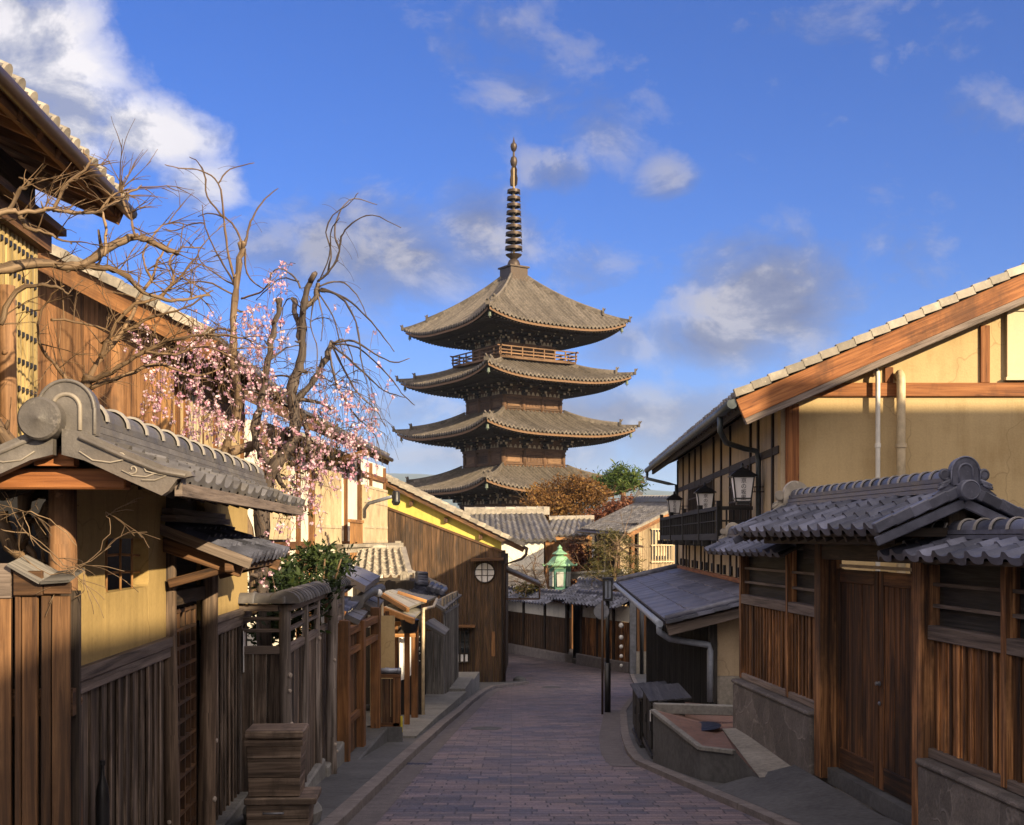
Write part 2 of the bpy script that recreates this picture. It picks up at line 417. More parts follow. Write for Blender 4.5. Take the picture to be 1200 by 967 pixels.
M['pagoda_wood'] = wood('pagoda_wood', (.03, .016, .009), (.095, .050, .026), (.16, .09, .048), var=.4)
M['pagoda_light'] = wood('pagoda_light', (.06, .032, .016), (.15, .082, .042), (.23, .14, .075), var=.4)
M['plank_house'] = wood('plank_house', (.020, .012, .007), (.066, .036, .018), (.145, .082, .042), var=.5, stain=((.022, .017, .014), .5, .64))
M['plank_box'] = wood('plank_box', (.040, .027, .019), (.135, .095, .068), (.30, .225, .17), var=.4, gs=.8, stain=((.035, .026, .02), .5, .66), sc=3)
M['knot_pale'] = plain('knot_pale', (.36, .30, .25), .7)
M['bamboo'] = wood('bamboo', (.25, .17, .06), (.42, .31, .13), (.52, .41, .20), var=.4)
M['paper_dim'] = plain('paper_dim', (.34, .36, .34), .7, nz=.1)
M['plank_pale'] = wood('plank_pale', (.13, .088, .048), (.25, .185, .11), (.36, .285, .185), var=.4)
M['cream_paint'] = plain('cream_paint', (.50, .42, .27), .6, nz=.1)
M['bell_bronze'] = plain('bell_bronze', (.10, .125, .09), .6)
M['plank_char'] = wood('plank_char', (.010, .008, .007), (.026, .019, .015), (.055, .040, .029), var=.6)
M['plank_grey'] = wood('plank_grey', (.045, .042, .040), (.12, .112, .105), (.22, .205, .19), var=.5)
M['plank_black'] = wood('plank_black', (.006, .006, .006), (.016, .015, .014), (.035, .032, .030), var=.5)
M['cab_black'] = wood('cab_black', (.003, .003, .003), (.008, .0075, .007), (.018, .017, .016), var=.4)
M['lid_dark'] = wood('lid_dark', (.010, .010, .011), (.026, .025, .028), (.055, .053, .058), var=.4)
M['beam_red'] = wood('beam_red', (.09, .030, .010), (.215, .078, .024), (.33, .135, .045), var=.3, gs=.7, stain=((.06, .025, .012), .56, .7))
M['beam_dark'] = wood('beam_dark', (.010, .007, .005), (.030, .020, .013), (.062, .042, .028), var=.4)
M['beam_grey'] = wood('beam_grey', (.05, .038, .032), (.135, .105, .088), (.22, .175, .15), var=.35)
M['post_log'] = wood('post_log', (.06, .028, .012), (.20, .105, .050), (.33, .19, .10), var=.3, gs=.5, stain=((.05, .03, .02), .52, .66), sc=2)
M['post_dark'] = wood('post_dark', (.028, .018, .012), (.100, .066, .044), (.27, .19, .13), var=.3, gs=.6, sc=2.5)
M['post_grey'] = wood('post_grey', (.040, .031, .026), (.135, .110, .094), (.29, .245, .215), var=.3, gs=.6, sc=2.5)
M['post_orange'] = wood('post_orange', (.05, .021, .008), (.155, .066, .022), (.27, .125, .045), var=.5, gs=.6, stain=((.04, .022, .012), .5, .68))
M['tile_blue'] = tile('tile_blue', (.088, .093, .128), .42, .8)
M['tile_old'] = tile('tile_old', (.098, .094, .098), .5, .6, moss=(.105, .09, .066))
M['tile_pale'] = tile('tile_pale', (.30, .265, .215), .6, .5)
M['tile_pagoda'] = tile('tile_pagoda', (.124, .106, .088), .75, .5, spec=.2)
M['ridge_band'] = plain('ridge_band', (.27, .25, .23), .6)
M['oni_grey'] = tile('oni_grey', (.105, .094, .086), .48, .25, moss=(.125, .10, .082))
M['oni_line'] = plain('oni_line', (.23, .20, .165), .55)
M['slate_blue'] = tile('slate_blue', (.125, .125, .155), .45, .35)
M['plaster_tan'] = plaster('plaster_tan', (.36, .255, .105))
M['plaster_cream'] = plaster('plaster_cream', (.47, .35, .185), (.40, .285, .14), blot=.2)
M['plaster_yellow'] = plaster('plaster_yellow', (.56, .47, .115), blot=.15)
M['plaster_white'] = plaster('plaster_white', (.74, .70, .60), blot=.1)
M['plaster_beige'] = plaster('plaster_beige', (.42, .33, .22))
M['concrete'] = stone('concrete', (.17, .165, .155), 1.5, .9, crack=False)
M['concrete_dark'] = stone('concrete_dark', (.075, .075, .078), 1.2, .85, crack=False)
M['concrete_pale'] = stone('concrete_pale', (.24, .22, .19), 1.5, .9, crack=False)
M['stone_base'] = stone('stone_base', (.115, .100, .090), 3, .85, True, 2.0)
M['stone_kerb'] = stone('stone_kerb', (.155, .135, .130), 6, .85, False)
M['gutter_stone'] = stone('gutter_stone', (.105, .092, .094), 6, .85, False)
M['iron_black'] = plain('iron_black', (.012, .012, .013), .4, .0, .3)
M['metal_grey'] = plain('metal_grey', (.22, .23, .26), .4, .6)
M['gutter_brown'] = plain('gutter_brown', (.055, .036, .026), .4, .3)
M['gutter_teal'] = plain('gutter_teal', (.055, .068, .075), .45, .3)
M['pipe_cream'] = plain('pipe_cream', (.52, .42, .27), .5)
M['pipe_blue'] = plain('pipe_blue', (.22, .25, .31), .5)
M['copper_green'] = plain('copper_green', (.19, .36, .21), .6, .0, .35, 3)
M['copper_deep'] = plain('copper_deep', (.055, .15, .11), .6, .0, .4, 6)
M['bronze'] = plain('bronze', (.060, .042, .030), .5, .5)
M['bronze_pale'] = plain('bronze_pale', (.30, .22, .12), .5, .2)
M['white_paint'] = plain('white_paint', (.72, .69, .62), .6, nz=.08)
M['paper_white'] = plain('paper_white', (.80, .79, .79), .75, nz=.06)
M['globe_white'] = plain('globe_white', (.78, .76, .70), .35, nz=.05)
M['ink'] = plain('ink', (.03, .03, .04), .8)
M['ink_grey'] = plain('ink_grey', (.09, .09, .11), .8)
M['rafter_pale'] = plain('rafter_pale', (.46, .37, .24), .8, nz=.3, sc=2)
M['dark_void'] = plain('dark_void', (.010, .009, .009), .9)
M['yellow_tag'] = plain('yellow_tag', (.55, .45, .03), .6)
M['tin_roof'] = plain('tin_roof', (.26, .24, .20), .5, .2, .4, 2)
M['bark_pale'] = wood('bark_pale', (.040, .026, .016), (.125, .082, .048), (.25, .175, .11), gs=.6, var=.3, sc=5)
M['bark_dark'] = wood('bark_dark', (.022, .016, .014), (.062, .046, .038), (.13, .10, .08), gs=.6, var=.3, sc=5)
M['bark_mid'] = wood('bark_mid', (.035, .022, .013), (.105, .064, .034), (.20, .13, .072), gs=.6, var=.3, sc=5)
M['blossom'] = leafmat('blossom', (.66, .32, .46), (.80, .55, .65), .40, (.90, .78, .81))
M['leaf_green'] = leafmat('leaf_green', (.007, .015, .006), (.021, .037, .010), .12, (.060, .082, .022))
M['leaf_pine'] = leafmat('leaf_pine', (.020, .040, .010), (.060, .100, .022), .15, (.13, .15, .035))
M['leaf_olive'] = leafmat('leaf_olive', (.035, .035, .012), (.095, .085, .028), .2, (.18, .14, .05))
M['leaf_rust'] = leafmat('leaf_rust', (.06, .026, .010), (.16, .078, .022), .2, (.26, .155, .045))
M['leaf_red'] = leafmat('leaf_red', (.07, .022, .014), (.16, .060, .032), .2, (.26, .12, .06))
def hills_mat():
    m, t, b = newmat('hill_forest'); n = t.noise(objc(t), .02, 6, .6)
    t.link(t.ramp(n, [(.3, (.030, .055, .035)), (.7, (.055, .085, .045))]), b.inputs['Base Color']); b.inputs['Roughness'].default_value = 1; return m
M['hill_forest'] = hills_mat()
def glass_mat():
    m, t, b = newmat('window_glass'); b.inputs['Base Color'].default_value = (.02, .025, .03, 1); b.inputs['Roughness'].default_value = .06
    b.inputs['Specular IOR Level'].default_value = 1.0; b.inputs['Coat Weight'].default_value = .6; b.inputs['Coat Roughness'].default_value = .03
    return m
M['glass'] = glass_mat()
def paving_mat():
    m, t, b = newmat('street_paving'); uv = t.add('ShaderNodeTexCoord').outputs['UV']; oc = objc(t)
    br = t.add('ShaderNodeTexBrick'); br.offset = .43; br.offset_frequency = 2; br.squash = .7; br.squash_frequency = 3
    wv = t.add('ShaderNodeVectorMath', operation='ADD'); t.link(uv, wv.inputs[0])
    nn = t.add('ShaderNodeTexNoise'); t.link(oc, nn.inputs['Vector']); nn.inputs['Scale'].default_value = 1.5
    sc = t.add('ShaderNodeVectorMath', operation='SCALE'); t.link(nn.outputs['Color'], sc.inputs[0]); sc.inputs['Scale'].default_value = .03; t.link(sc.outputs[0], wv.inputs[1])
    t.link(wv.outputs[0], br.inputs['Vector'])
    br.inputs['Scale'].default_value = 1; br.inputs['Brick Width'].default_value = .36; br.inputs['Row Height'].default_value = .15; br.inputs['Mortar Size'].default_value = .009; br.inputs['Mortar Smooth'].default_value = .25; br.inputs['Bias'].default_value = 0
    br.inputs['Color1'].default_value = (.058, .058, .074, 1); br.inputs['Color2'].default_value = (.190, .142, .145, 1); br.inputs['Mortar'].default_value = (.030, .028, .030, 1)
    n = t.noise(oc, 1.1, 6, .65); n2 = t.noise(oc, 45, 4, .7); n4 = t.noise(t.mapping(oc, scale=(.5, 3.0, 1)), 1.6, 3, .6)
    col = t.mix(.65, br.outputs['Color'], t.ramp(n, [(.30, (.070, .070, .085)), (.52, (.135, .112, .122)), (.70, (.215, .170, .160))]), 'MIX')
    col = t.mix(.6, col, br.outputs['Color'])
    col = t.mix(.5, col, t.ramp(n2, [(.32, (.2, .2, .2)), (.5, (.5, .5, .5)), (.68, (.95, .93, .9))]), 'OVERLAY')
    col = hsv(t, col, t.math('ADD', t.math('MULTIPLY', n4, 1.0), .62))
    t.link(col, b.inputs['Base Color']); t.link(t.ramp(n, [(.3, .45), (.7, .75)]), b.inputs['Roughness'])
    inv = t.math('SUBTRACT', 1.0, br.outputs['Fac'])
    b.inputs['Specular IOR Level'].default_value = .35
    bump(t, b, t.math('ADD', t.math('MULTIPLY', inv, 1.0), t.math('MULTIPLY', n2, .6)), .7, .012)
    return m
M['paving'] = paving_mat()
def brick_mat():
    m, t, b = newmat('terrace_brick'); uv = t.add('ShaderNodeTexCoord').outputs['UV']; oc = objc(t)
    br = t.add('ShaderNodeTexBrick'); t.link(uv, br.inputs['Vector'])
    br.inputs['Scale'].default_value = 1; br.inputs['Brick Width'].default_value = .23; br.inputs['Row Height'].default_value = .115; br.inputs['Mortar Size'].default_value = .008
    br.inputs['Color1'].default_value = (.145, .070, .055, 1); br.inputs['Color2'].default_value = (.20, .105, .080, 1); br.inputs['Mortar'].default_value = (.09, .075, .065, 1)
    n = t.noise(oc, 3, 6, .65)
    col = t.mix(.5, br.outputs['Color'], t.ramp(n, [(.3, (.07, .045, .04)), (.7, (.22, .13, .10))]))
    t.link(col, b.inputs['Base Color']); b.inputs['Roughness'].default_value = .85
    bump(t, b, t.math('SUBTRACT', n, br.outputs['Fac']), .4, .01); return m
M['brick'] = brick_mat()
def ground_mat():
    m, t, b = newmat('earth'); n = t.noise(objc(t), 2, 7, .65)
    t.link(t.ramp(n, [(.3, (.05, .043, .034)), (.7, (.13, .11, .085))]), b.inputs['Base Color']); b.inputs['Roughness'].default_value = .95; bump(t, b, n, .5, .05); return m
M['earth'] = ground_mat()

# ------------------------------------------------------------ roof and joinery helpers
def prof_pan(s):       # wavy pan tile
    x = (s % 1.0)
    return .5+.5*math.cos(2*math.pi*(x-.80)) if False else (max(0.0, math.cos((x-.78)*math.pi/.44)) if abs(x-.78) < .22 else 0.0)*1.0 + .18*math.cos(2*math.pi*(x-.78))
def prof_round(s):     # flat pan with round cover tile
    x = abs((s % 1.0)-.5)
    return math.sqrt(max(0.0, 1-(x/.24)**2)) if x < .24 else 0.0
def tile_roof(mb, e0, e1, t1, t0, tw=.27, cl=.24, amp=.045, prof=prof_pan, k=7, step=.022, lip=.06, curve=0.0, m=0, jit=.008):
    """tiled slope: eave e0->e1, top t0->t1; each course overlaps the one below"""
    n = max(1, round((e1-e0).length/tw)); rows = max(1, round(((t0-e0).length+(t1-e1).length)/2/cl))
    nr = (e1-e0).cross(t0-e0).normalized()
    if nr.z < 0: nr = -nr
    xs = []
    for i in range(n):
        for q in range(k): xs.append((i+q/k)/n)
    xs.append(1.0)
    rr = [[rng.random() for _ in range(n)] for _ in range(rows)]
    jj = [[(rng.random()-.5)*2*jit for _ in range(n+1)] for _ in range(rows)]
    def pt(x, y, h):
        a = e0.lerp(e1, x); b = t0.lerp(t1, x)
        return a.lerp(b, y) + nr*h - Vector((0, 0, 1))*curve*4*y*(1-y)*0.25
    ok = nr.dot((e1-e0).cross(t0-e0)) > 0
    for j in range(rows):
        y0, y1 = j/rows, (j+1)/rows + .12/rows*(0 if j == rows-1 else 1)
        lo, hi, dn = [], [], []
        for ix, x in enumerate(xs):
            h = amp*prof(x*n); ti = min(n-1, int(x*n)); dj = jj[j][ti]
            lo.append(pt(x, y0, h+step+dj)); hi.append(pt(x, y1, h+dj*.3)); dn.append(pt(x, y0, (h+step+dj-(lip if j == 0 else step+.012))))
        rf = lambda a, b, j=j: rr[j][min(n-1, b//k)]
        mb.grid([lo, hi], m, True, rf, flip=not ok)
        mb.grid([dn, lo], m, False, rf, flip=not ok)
def slab(mb, a, b, c, d, th, r=None, m=0, g=0):
    """plate with top face a,b,c,d (a->b is the first axis) and thickness th below it"""
    n = (b-a).cross(d-a).normalized()
    if n.z < 0: n = -n
    mb.hexa([a-n*th, b-n*th, d-n*th, c-n*th, a, b, d, c], g, r, m)
def ridge(mb, p, q, w=.20, h=.15, rr=.075, tl=.24, layers=3, band=1, drop=.0):
    """stacked ridge courses with a row of round cover tiles and their pale joints (material band)"""
    d = (q-p); L = d.length; d.normalize(); a = d.cross(Vector((0, 0, 1))).normalized(); up = a.cross(d)
    for i in range(layers):
        ww = w*(1.0+.16*(layers-1-i)); z0 = h*i/layers; z1 = h*(i+1)/layers - .006
        mb.bar(p+up*((z0+z1)/2), q+up*((z0+z1)/2), ww, z1-z0, r=.3+.4*rng.random())
    n = max(1, round(L/tl))
    for i in range(n):
        s0, s1 = L*i/n, L*(i+1)/n
        rv = rng.random()
        rows = []
        for s, f in ((s0, 1.0), (s1, .90)):
            rows.append([p+d*s+up*h*.92 + (a*math.cos(th)+up*math.sin(th)*1.05)*rr*f for th in [math.pi*j/10 for j in range(11)]])
        mb.grid(rows, 0, True, lambda i_, j_: rv, flip=False)
        rows = []
        for s, f in ((s0-.006, 1.0), (s0-.006, 1.13), (s0+.026, 1.13), (s0+.026, 1.0)):
            rows.append([p+d*s+up*h*.92 + (a*math.cos(th)+up*math.sin(th)*1.05)*rr*f for th in [math.pi*j/10 for j in range(11)]])
        mb.grid(rows, band, False, lambda i_, j_: .6)
    for s in (0, L):
        c = p+d*s+up*h*.92
        poly = [c+(a*math.cos(th)+up*math.sin(th)*1.05)*rr*.98 for th in [math.pi*j/10 for j in range(11)]]
        mb.prism(poly, d*(.01 if s == 0 else -.01), .4)
def arc(c, a, b, r, t0, t1, n): return [c+a*math.cos(t0+(t1-t0)*i/n)*r+b*math.sin(t0+(t1-t0)*i/n)*r for i in range(n+1)]
def spiral(c, a, b, r0, r1, t0, t1, n=18): return [c+(a*math.cos(t0+(t1-t0)*i/n)+b*math.sin(t0+(t1-t0)*i/n))*(r0+(r1-r0)*i/n) for i in range(n+1)]
def planks(mb, fr, u0, u1, z0, z1, w0=0.0, pw=.15, th=.022, gap=.006, jw=.006, batten=False, m=0):
    """vertical boards; z0/z1 may be functions of u"""
    f0 = z0 if callable(z0) else (lambda u: z0); f1 = z1 if callable(z1) else (lambda u: z1)
    n = max(1, round(abs(u1-u0)/pw)); e = [u0+(u1-u0)*(i+(0 if i in (0, n) else (rng.random()-.5)*.25))/n for i in range(n+1)]
    for i in range(n):
        a, b = e[i]+gap/2, e[i+1]-gap/2; dw = (rng.random()-.5)*2*jw
        p = []
        for k in range(8):
            u = b if k & 1 else a; w = w0+dw+(th if k & 2 else 0); z = f1(u) if k & 4 else f0(u)
            p.append(fr(u, w, z))
        mb.hexa(p, 2, None, m)
        if batten and i > 0:
            u = e[i]; mb.box(fr, u-.018, u+.018, w0+th+.002, w0+th+.02, f0(u)+.002, f1(u)-.002, 2, None, m)
def knots(mb, p0, p1, r, n, rn):
    for i in range(n):
        t = rn.random(); c = p0.lerp(p1, t); th = rn.random()*6.28
        d = Vector((math.cos(th), math.sin(th), 0))
        k_ = rn.uniform(.7, 1.2); mb.lathe([(.022*k_, -.02), (.019*k_, .008), (.010*k_, .013)], c+d*(r*.94), 8, d, m=1)
def log_post(mb, fr, u, w, z0, z1, r, rn, wob=.012, kn=5):
    n = 9; pts = []; rs = []
    for i in range(n):
        t = i/(n-1); pts.append(fr(u+wob*math.sin(t*5+u)*.7, w+wob*math.cos(t*4+u*3), z0+(z1-z0)*t)); rs.append(r*(1.06-.12*t)*(1+.05*(rn.random()-.5)))
    mb.tube(pts, rs, 14)
    knots(mb, fr(u, w, z0+.2), fr(u, w, z1-.1), r, kn, rn)
# ------------------------------------------------------------ ground, street, kerbs
def interp(pts, y):
    if y <= pts[0][0]: return pts[0][1]
    for (a, b), (c, d) in zip(pts, pts[1:]):
        if y <= c: return b+(d-b)*(y-a)/(c-a)
    return pts[-1][1]
GZ = [(-60, 2.2), (-20, .0), (0, -1.70), (10.4, -2.49), (15.6, -2.93), (26, -3.77), (36, -4.50), (40, -4.73), (44, -4.85), (53, -4.96), (70, -6.0), (90, -7.4), (120, -8.3), (9000, -8.3)]
def gz(y): return (interp(GZ, y-.8)+interp(GZ, y)*2+interp(GZ, y+.8))/4
XL = [(-20, -2.2), (5, -1.62), (10.4, -1.45), (15.9, -1.36), (22, -1.20), (29, -.95), (34, -.70), (36.5, -.45), (37.5, .35), (38.3, .55), (39.4, .30), (42, -3), (46, -9), (60, -16)]
XR = [(-20, 4.6), (4, 3.1), (10.4, 2.27), (13.4, 1.86), (15.5, 1.60), (17, 1.62), (20, 1.82), (26, 2.36), (30, 2.92), (34, 3.6), (43, 4.22), (44.5, 3.6), (53, -.40), (60, -3.6)]
def xl(y): return interp(XL, y)
def xr(y): return interp(XR, y)
g = MB()
xs = [-3000, -300, -60, -30, -15, -8, -4, 0, 4, 8, 15, 30, 60, 300, 3000]
ys = [-60, -40, -25] + [-15+1.5*i for i in range(72)] + [100, 120, 160, 300, 1000, 6000]
g.grid([[V(x, y, gz(y)-.10) for x in xs] for y in ys], uvs=1, flip=False)
structure(g, 'ground', M['earth'])
def strip(name, mat, ys, fa, fb, za, n=6, zb=None, uvw=True):
    mb = MB(); rows = []
    for y in ys:
        a, b = fa(y), fb(y); rows.append([V(a+(b-a)*i/n, y, za(y) if zb is None else za(y)+(zb(y)-za(y))*i/n) for i in range(n+1)])
    b0 = len(mb.v); mb.grid(rows)
    if uvw:
        for k, f in enumerate(mb.f): mb.uv[k] = [(mb.v[i].x, mb.v[i].y) for i in f]
    return structure(mb, name, mat)
YR = [-20+.75*i for i in range(107)]
strip('road', M['paving'], YR, xl, xr, lambda y: gz(y), 8)
YK = [y for y in YR if y < 38.5] + [38.5]
strip('left_pavement', M['concrete_dark'], YK, lambda y: -9.0, lambda y: xl(y)-.15, lambda y: gz(y)+.085, 8, lambda y: gz(y)+.075)
# kerbs: rows of long stones
def kerb(name, fx, sgn, y0, y1, h=.085, w=.15):
    mb = MB(); y = y0
    while y < y1:
        L = .95+.2*rng.random(); ye = min(y+L, y1)
        a, b = fx(y+.008), fx(ye-.008); p = []
        for k in range(8):
            yy = ye-.008 if k & 1 else y+.008; xx = (b if k & 1 else a) + (sgn*w if k & 2 else 0)
            p.append(V(xx, yy, gz(yy)+(h+.004*rng.random() if k & 4 else -.08)))
        mb.hexa(p, 0); y = ye
    return structure(mb, name, M['stone_kerb'])
kerb('left_kerb', xl, -1, -3, 38.3)
kerb('right_kerb', xr, 1, -3, 15.5, .06)
kerb('right_kerb_far', lambda y: xr(y), 1, 15.5, 42, .05, .13)
strip('right_pavement', M['concrete_dark'], [y for y in YR if y < 43], lambda y: xr(y)+.13, lambda y: 16.0, lambda y: gz(y)+.04, 6)
# stone gutter strip beside the cabinets
strip('drain_strip', M['gutter_stone'], [15.2+.5*i for i in range(24)], lambda y: xr(y)-.36, lambda y: xr(y)-.01, lambda y: gz(y)+.004, 2)
strip('left_gutter_strip', M['gutter_stone'], [y for y in YR if 3 < y < 37], lambda y: xl(y)+.004, lambda y: xl(y)+.26, lambda y: gz(y)+.004, 1)
# hills
hm = MB(); rows = []
for j, (dist, hh) in enumerate(((3300, -20), (3600, .45), (3900, .8), (4300, 1.0), (4700, .6))):
    row = []
    for i in range(90):
        x = -4200+8400*i/89; n = mnoise.fractal(Vector((x*.0011, dist*.0004, 1.7)), 1, 2, 5)
        row.append(V(x, dist, hh if hh < 0 else (185+60*n+45*math.exp(-((x+330)/380)**2))*hh))
    rows.append(row)
hm.grid(rows, uvs=1); structure(hm, 'hills', M['hill_forest'])

def flat_cover(name, label, cat, px, py, rx, ry, Y, mat):
    mb = MB(); c = P(px, py, Y); n = 20
    def ring(r): return [V(c.x+rx*r*math.cos(6.283*i/n), c.y+ry*r*math.sin(6.283*i/n), gz(c.y+ry*r*math.sin(6.283*i/n))+.006) for i in range(n)]
    R = [ring(.9), ring(1.0)]
    mb.face(R[0], [(0, 0)]*n); b = len(mb.v)
    for i in range(n):
        j = (i+1) % n; q = [R[0][i], R[1][i], R[1][j], R[0][j]]
        mb.face(q, [(0, 0)]*4)
    single(mb, name, mat, label, cat, (c.x, c.y, gz(c.y)))
flat_cover('manhole_cover', 'dark round iron cover in the paving near the bend', 'manhole', 646, 800, .30, .45, 36.6, M['concrete_dark'])
flat_cover('manhole_cover', 'worn round cover in the middle left of the street', 'manhole', 570, 857, .28, .40, 21.5, M['concrete_dark'])
def flat_plate(name, label, cat, px, py, w, d, mat):
    y = [yy for yy in [5+.02*i for i in range(1700)] if HY-gz(yy)*F/yy <= py][0]
    x = (px-HX)*y/F; mb = MB(); mb.box(Fr((x, y, gz(y)), (1, -.12)), -w/2, w/2, -d/2, d/2, -.02, .008)
    for i in range(9): mb.box(Fr((x, y, gz(y)), (1, -.12)), -w/2+.02+i*w/9, -w/2+.03+i*w/9, -d/2+.02, d/2-.02, .009, .012)
    single(mb, name, mat, label, cat, (x, y, gz(y)))
flat_plate('drain_grate', 'long black drain grate by the left kerb', 'drain', 487, 896, .42, .13, M['iron_black'])

sm_ = MB(); c = P(609, 797, 38.9); sm_.lathe([(.20, -.05), (.24, .02), (.20, .14), (.10, .20), (.0, .21)], V(c.x, c.y, gz(c.y)), 9); single(sm_, 'kerb_boulder', M['concrete_dark'], 'small dark boulder at the end of the left kerb by the dark house', 'stone', (c.x, c.y, gz(c.y)))
# ------------------------------------------------------------ right: gate and board fence
rk = random.Random(11)
G = Fr((4.18, 0, 0), (-.0857, 1), (-1, -.0857))
def gable_cap(fr, u0, u1, wr, zr, we, ze, wb, zb, tname, **kw):
    """pair of tiled slopes over a wall: ridge at wr/zr, street eave we/ze, back eave wb/zb"""
    mb = MB()
    tile_roof(mb, fr(u0, we, ze), fr(u1, we, ze), fr(u1, wr, zr), fr(u0, wr, zr), **kw)
    tile_roof(mb, fr(u1, wb, zb), fr(u0, wb, zb), fr(u0, wr, zr), fr(u1, wr, zr), **kw)
    return mb
gate = Thing('roofed_gate', 'dark double door gate with its own gabled tile roof on the right', 'gate', G(10.8, 0, -2.3))
mb = MB()
for k, (a, b) in enumerate(((9.78, 10.84), (10.86, 11.93))):
    d = MB(); planks(d, G, a+.09, b-.09, -2.10, -.42, -.10, .11, .02, .004, .003)
    d.box(G, a, a+.10, -.115, -.065, -2.26, -.29); d.box(G, b-.10, b, -.115, -.065, -2.26, -.29)
    d.box(G, a+.10, b-.10, -.115, -.066, -.42, -.295); d.box(G, a+.10, b-.10, -.113, -.064, -2.255, -2.05)
    leaf = gate.part(d, 'door', M['door_dark'], bevel=.006)
    h = MB(); c = G(10.80 if k == 0 else 10.90, -.06, -1.30+.0*k)
    if k == 0:
        h.lathe([(.022, 0), (.022, .012), (.012, .014), (.02, .03), (.016, .045)], c, 12, G.w)
        gate.part(h, 'door_knob', M['metal_grey'], leaf)
        h = MB(); h.lathe([(.020, 0), (.020, .01), (.008, .02)], G(10.80, -.06, -1.48), 12, G.w); gate.part(h, 'keyhole', M['metal_grey'], leaf)
mb = MB()
for (u, rw) in ((9.68, .085), (12.03, .095)): mb.box(G, u-rw, u+rw, -.12, .10, -2.40, .02)
for (u) in (9.68, 12.03):
    p = MB(); p.box(G, u-.09, u+.09, -.13, .095, -2.38, .02); gate.part(p, 'gate_post', M['plank_gate'], bevel=.008)
    p = MB(); p.box(G, u-.07, u+.07, -1.05, -.90, -2.38, .02); gate.part(p, 'rear_post', M['beam_dark'])
mb = MB(); mb.box(G, 9.3, 12.5, -.10, .08, -.20, -.02); mb.box(G, 9.3, 12.5, .42, .50, -.045, .03); mb.box(G, 9.3, 12.5, -.60, -.50, -.045, .03)
gate.part(mb, 'lintel', M['beam_dark'], bevel=.008)
mb = MB(); mb.box(G, 9.85, 11.9, -.112, -.09, -.275, -.245); gate.part(mb, 'batten', M['rafter_pale'], label='thin pale strip standing in for the gap of light above the door leaves')  # pale colour stands in for the light gap over the doors
mb = MB(); mb.box(G, 9.77, 11.94, -.20, .02, -2.42, -2.27); gate.part(mb, 'threshold', M['concrete_dark'])
GR = dict(tw=.255, cl=.235, amp=.045)
mb = gable_cap(G, 9.12, 13.05, -.03, .355, .64, .065, -.68, .065, '', **GR)
roof = gate.part(mb, 'roof', M['tile_blue'])
mb = MB()
for (w0, w1) in ((-.03, .60), (-.03, -.64)):
    slab(mb, G(9.16, w1, .045), G(13.0, w1, .045), G(13.0, w0, .325), G(9.16, w0, .325), .025)
    for i in range(16):
        u = 9.2+i*.25; mb.bar(G(u, w0, .275), G(u, w1*.97, .0), .05, .05)
gate.part(mb, 'roof_boards', M['beam_dark'], roof)
for u in (9.10, 13.07):
    for (w1) in (.66, -.70):
        mb = MB()
        a, b = G(u, -.03, .335), G(u, w1, .04)
        mb.bar(a-Vector((0, 0, .06)), b-Vector((0, 0, .06)), .03, .075)
        s = (b-a)
        for i in range(5):   # verge tiles step down the rake
            p0, p1 = a+s*(i/5), a+s*((i+1.08)/5); mb.bar(p0+Vector((0, 0, .055)), p1+Vector((0, 0, .045)), .07, .085, r=rk.random())
        gate.part(mb, 'verge_tiles', M['tile_blue'], roof, bevel=.008)
mb = MB(); ridge(mb, G(9.12, -.03, .36), G(13.05, -.03, .36), .17, .12, .07, .21)
gate.part(mb, 'ridge', [M['tile_blue'], M['ridge_band']], roof)
mb = MB(); mb.box(G, 9.2, 9.3, -.52, .46, .02, .09); mb.box(G, 9.2, 9.30, -.10, .04, .09, .31); gate.part(mb, 'gable_strut', M['beam_dark'], roof)

def onigawara(o, ac, up, out, s, ornate):
    """ridge-end tile: arched slab, raised rim, round end disc, scrolls; s = overall width"""
    mb = MB()
    body = [(-.46, 0), (.46, 0), (.46, .42)] + [(.46*math.cos(t), .42+.42*math.sin(t)) for t in [math.pi*i/14 for i in range(1, 14)]] + [(-.46, .42)]
    mb.prism([o+ac*(x*s)+up*(y*s)-out*(.10*s) for x, y in body], out*(.20*s), .5)
    ctr = o+up*(.42*s)+out*(.10*s)
    inner = [ctr+ac*(.21*s)-up*(.34*s)] + arc(ctr, ac, up, .21*s, 0, math.pi, 14) + [ctr-ac*(.21*s)-up*(.34*s)]
    mb.tube(inner, .035*s, 8, 1)
    mb.tube([o+ac*(.43*s)+up*(.02*s)+out*(.10*s), ctr+ac*(.43*s)] + arc(ctr, ac, up, .42*s, 0, math.pi, 16) + [ctr-ac*(.43*s), o-ac*(.43*s)+up*(.02*s)+out*(.10*s)], .03*s, 8, 0)
    if ornate:
        for sg in (-1, 1):
            c2 = o+ac*(sg*.60*s)+up*(.33*s)+out*(.02*s)
            mb.tube(spiral(c2, ac*sg, up, .17*s, .03*s, -2.2, 5.2, 26), [.055*s-.0012*s*i for i in range(27)], 8, 0)
            mb.lathe([(.17*s, -.05*s), (.17*s, .03*s), (.10*s, .06*s)], c2-out*(.03*s), 18, out)
            for q in range(3):
                a0 = o+ac*(sg*(.42+.06*q)*s)+up*((.16-.07*q)*s)+out*(.08*s)
                mb.tube([a0, a0+ac*(sg*.22*s)-up*(.10*s), a0+ac*(sg*(.42-.05*q)*s)-up*(.16*s)], [.045*s, .06*s, .02*s], 8, 0)
            wing = [(.30, .10), (.55, .02), (.98, -.30), (.90, -.40), (.62, -.30), (.34, -.12)]
            mb.prism([o+ac*(sg*x*s)+up*(y*s)-out*(.06*s) for x, y in (wing if sg > 0 else wing[::-1])], out*(.12*s))
    return mb
mb = onigawara(G(9.10, -.03, .41), G.w, Vector((0, 0, 1)), -G.d, .255, True)
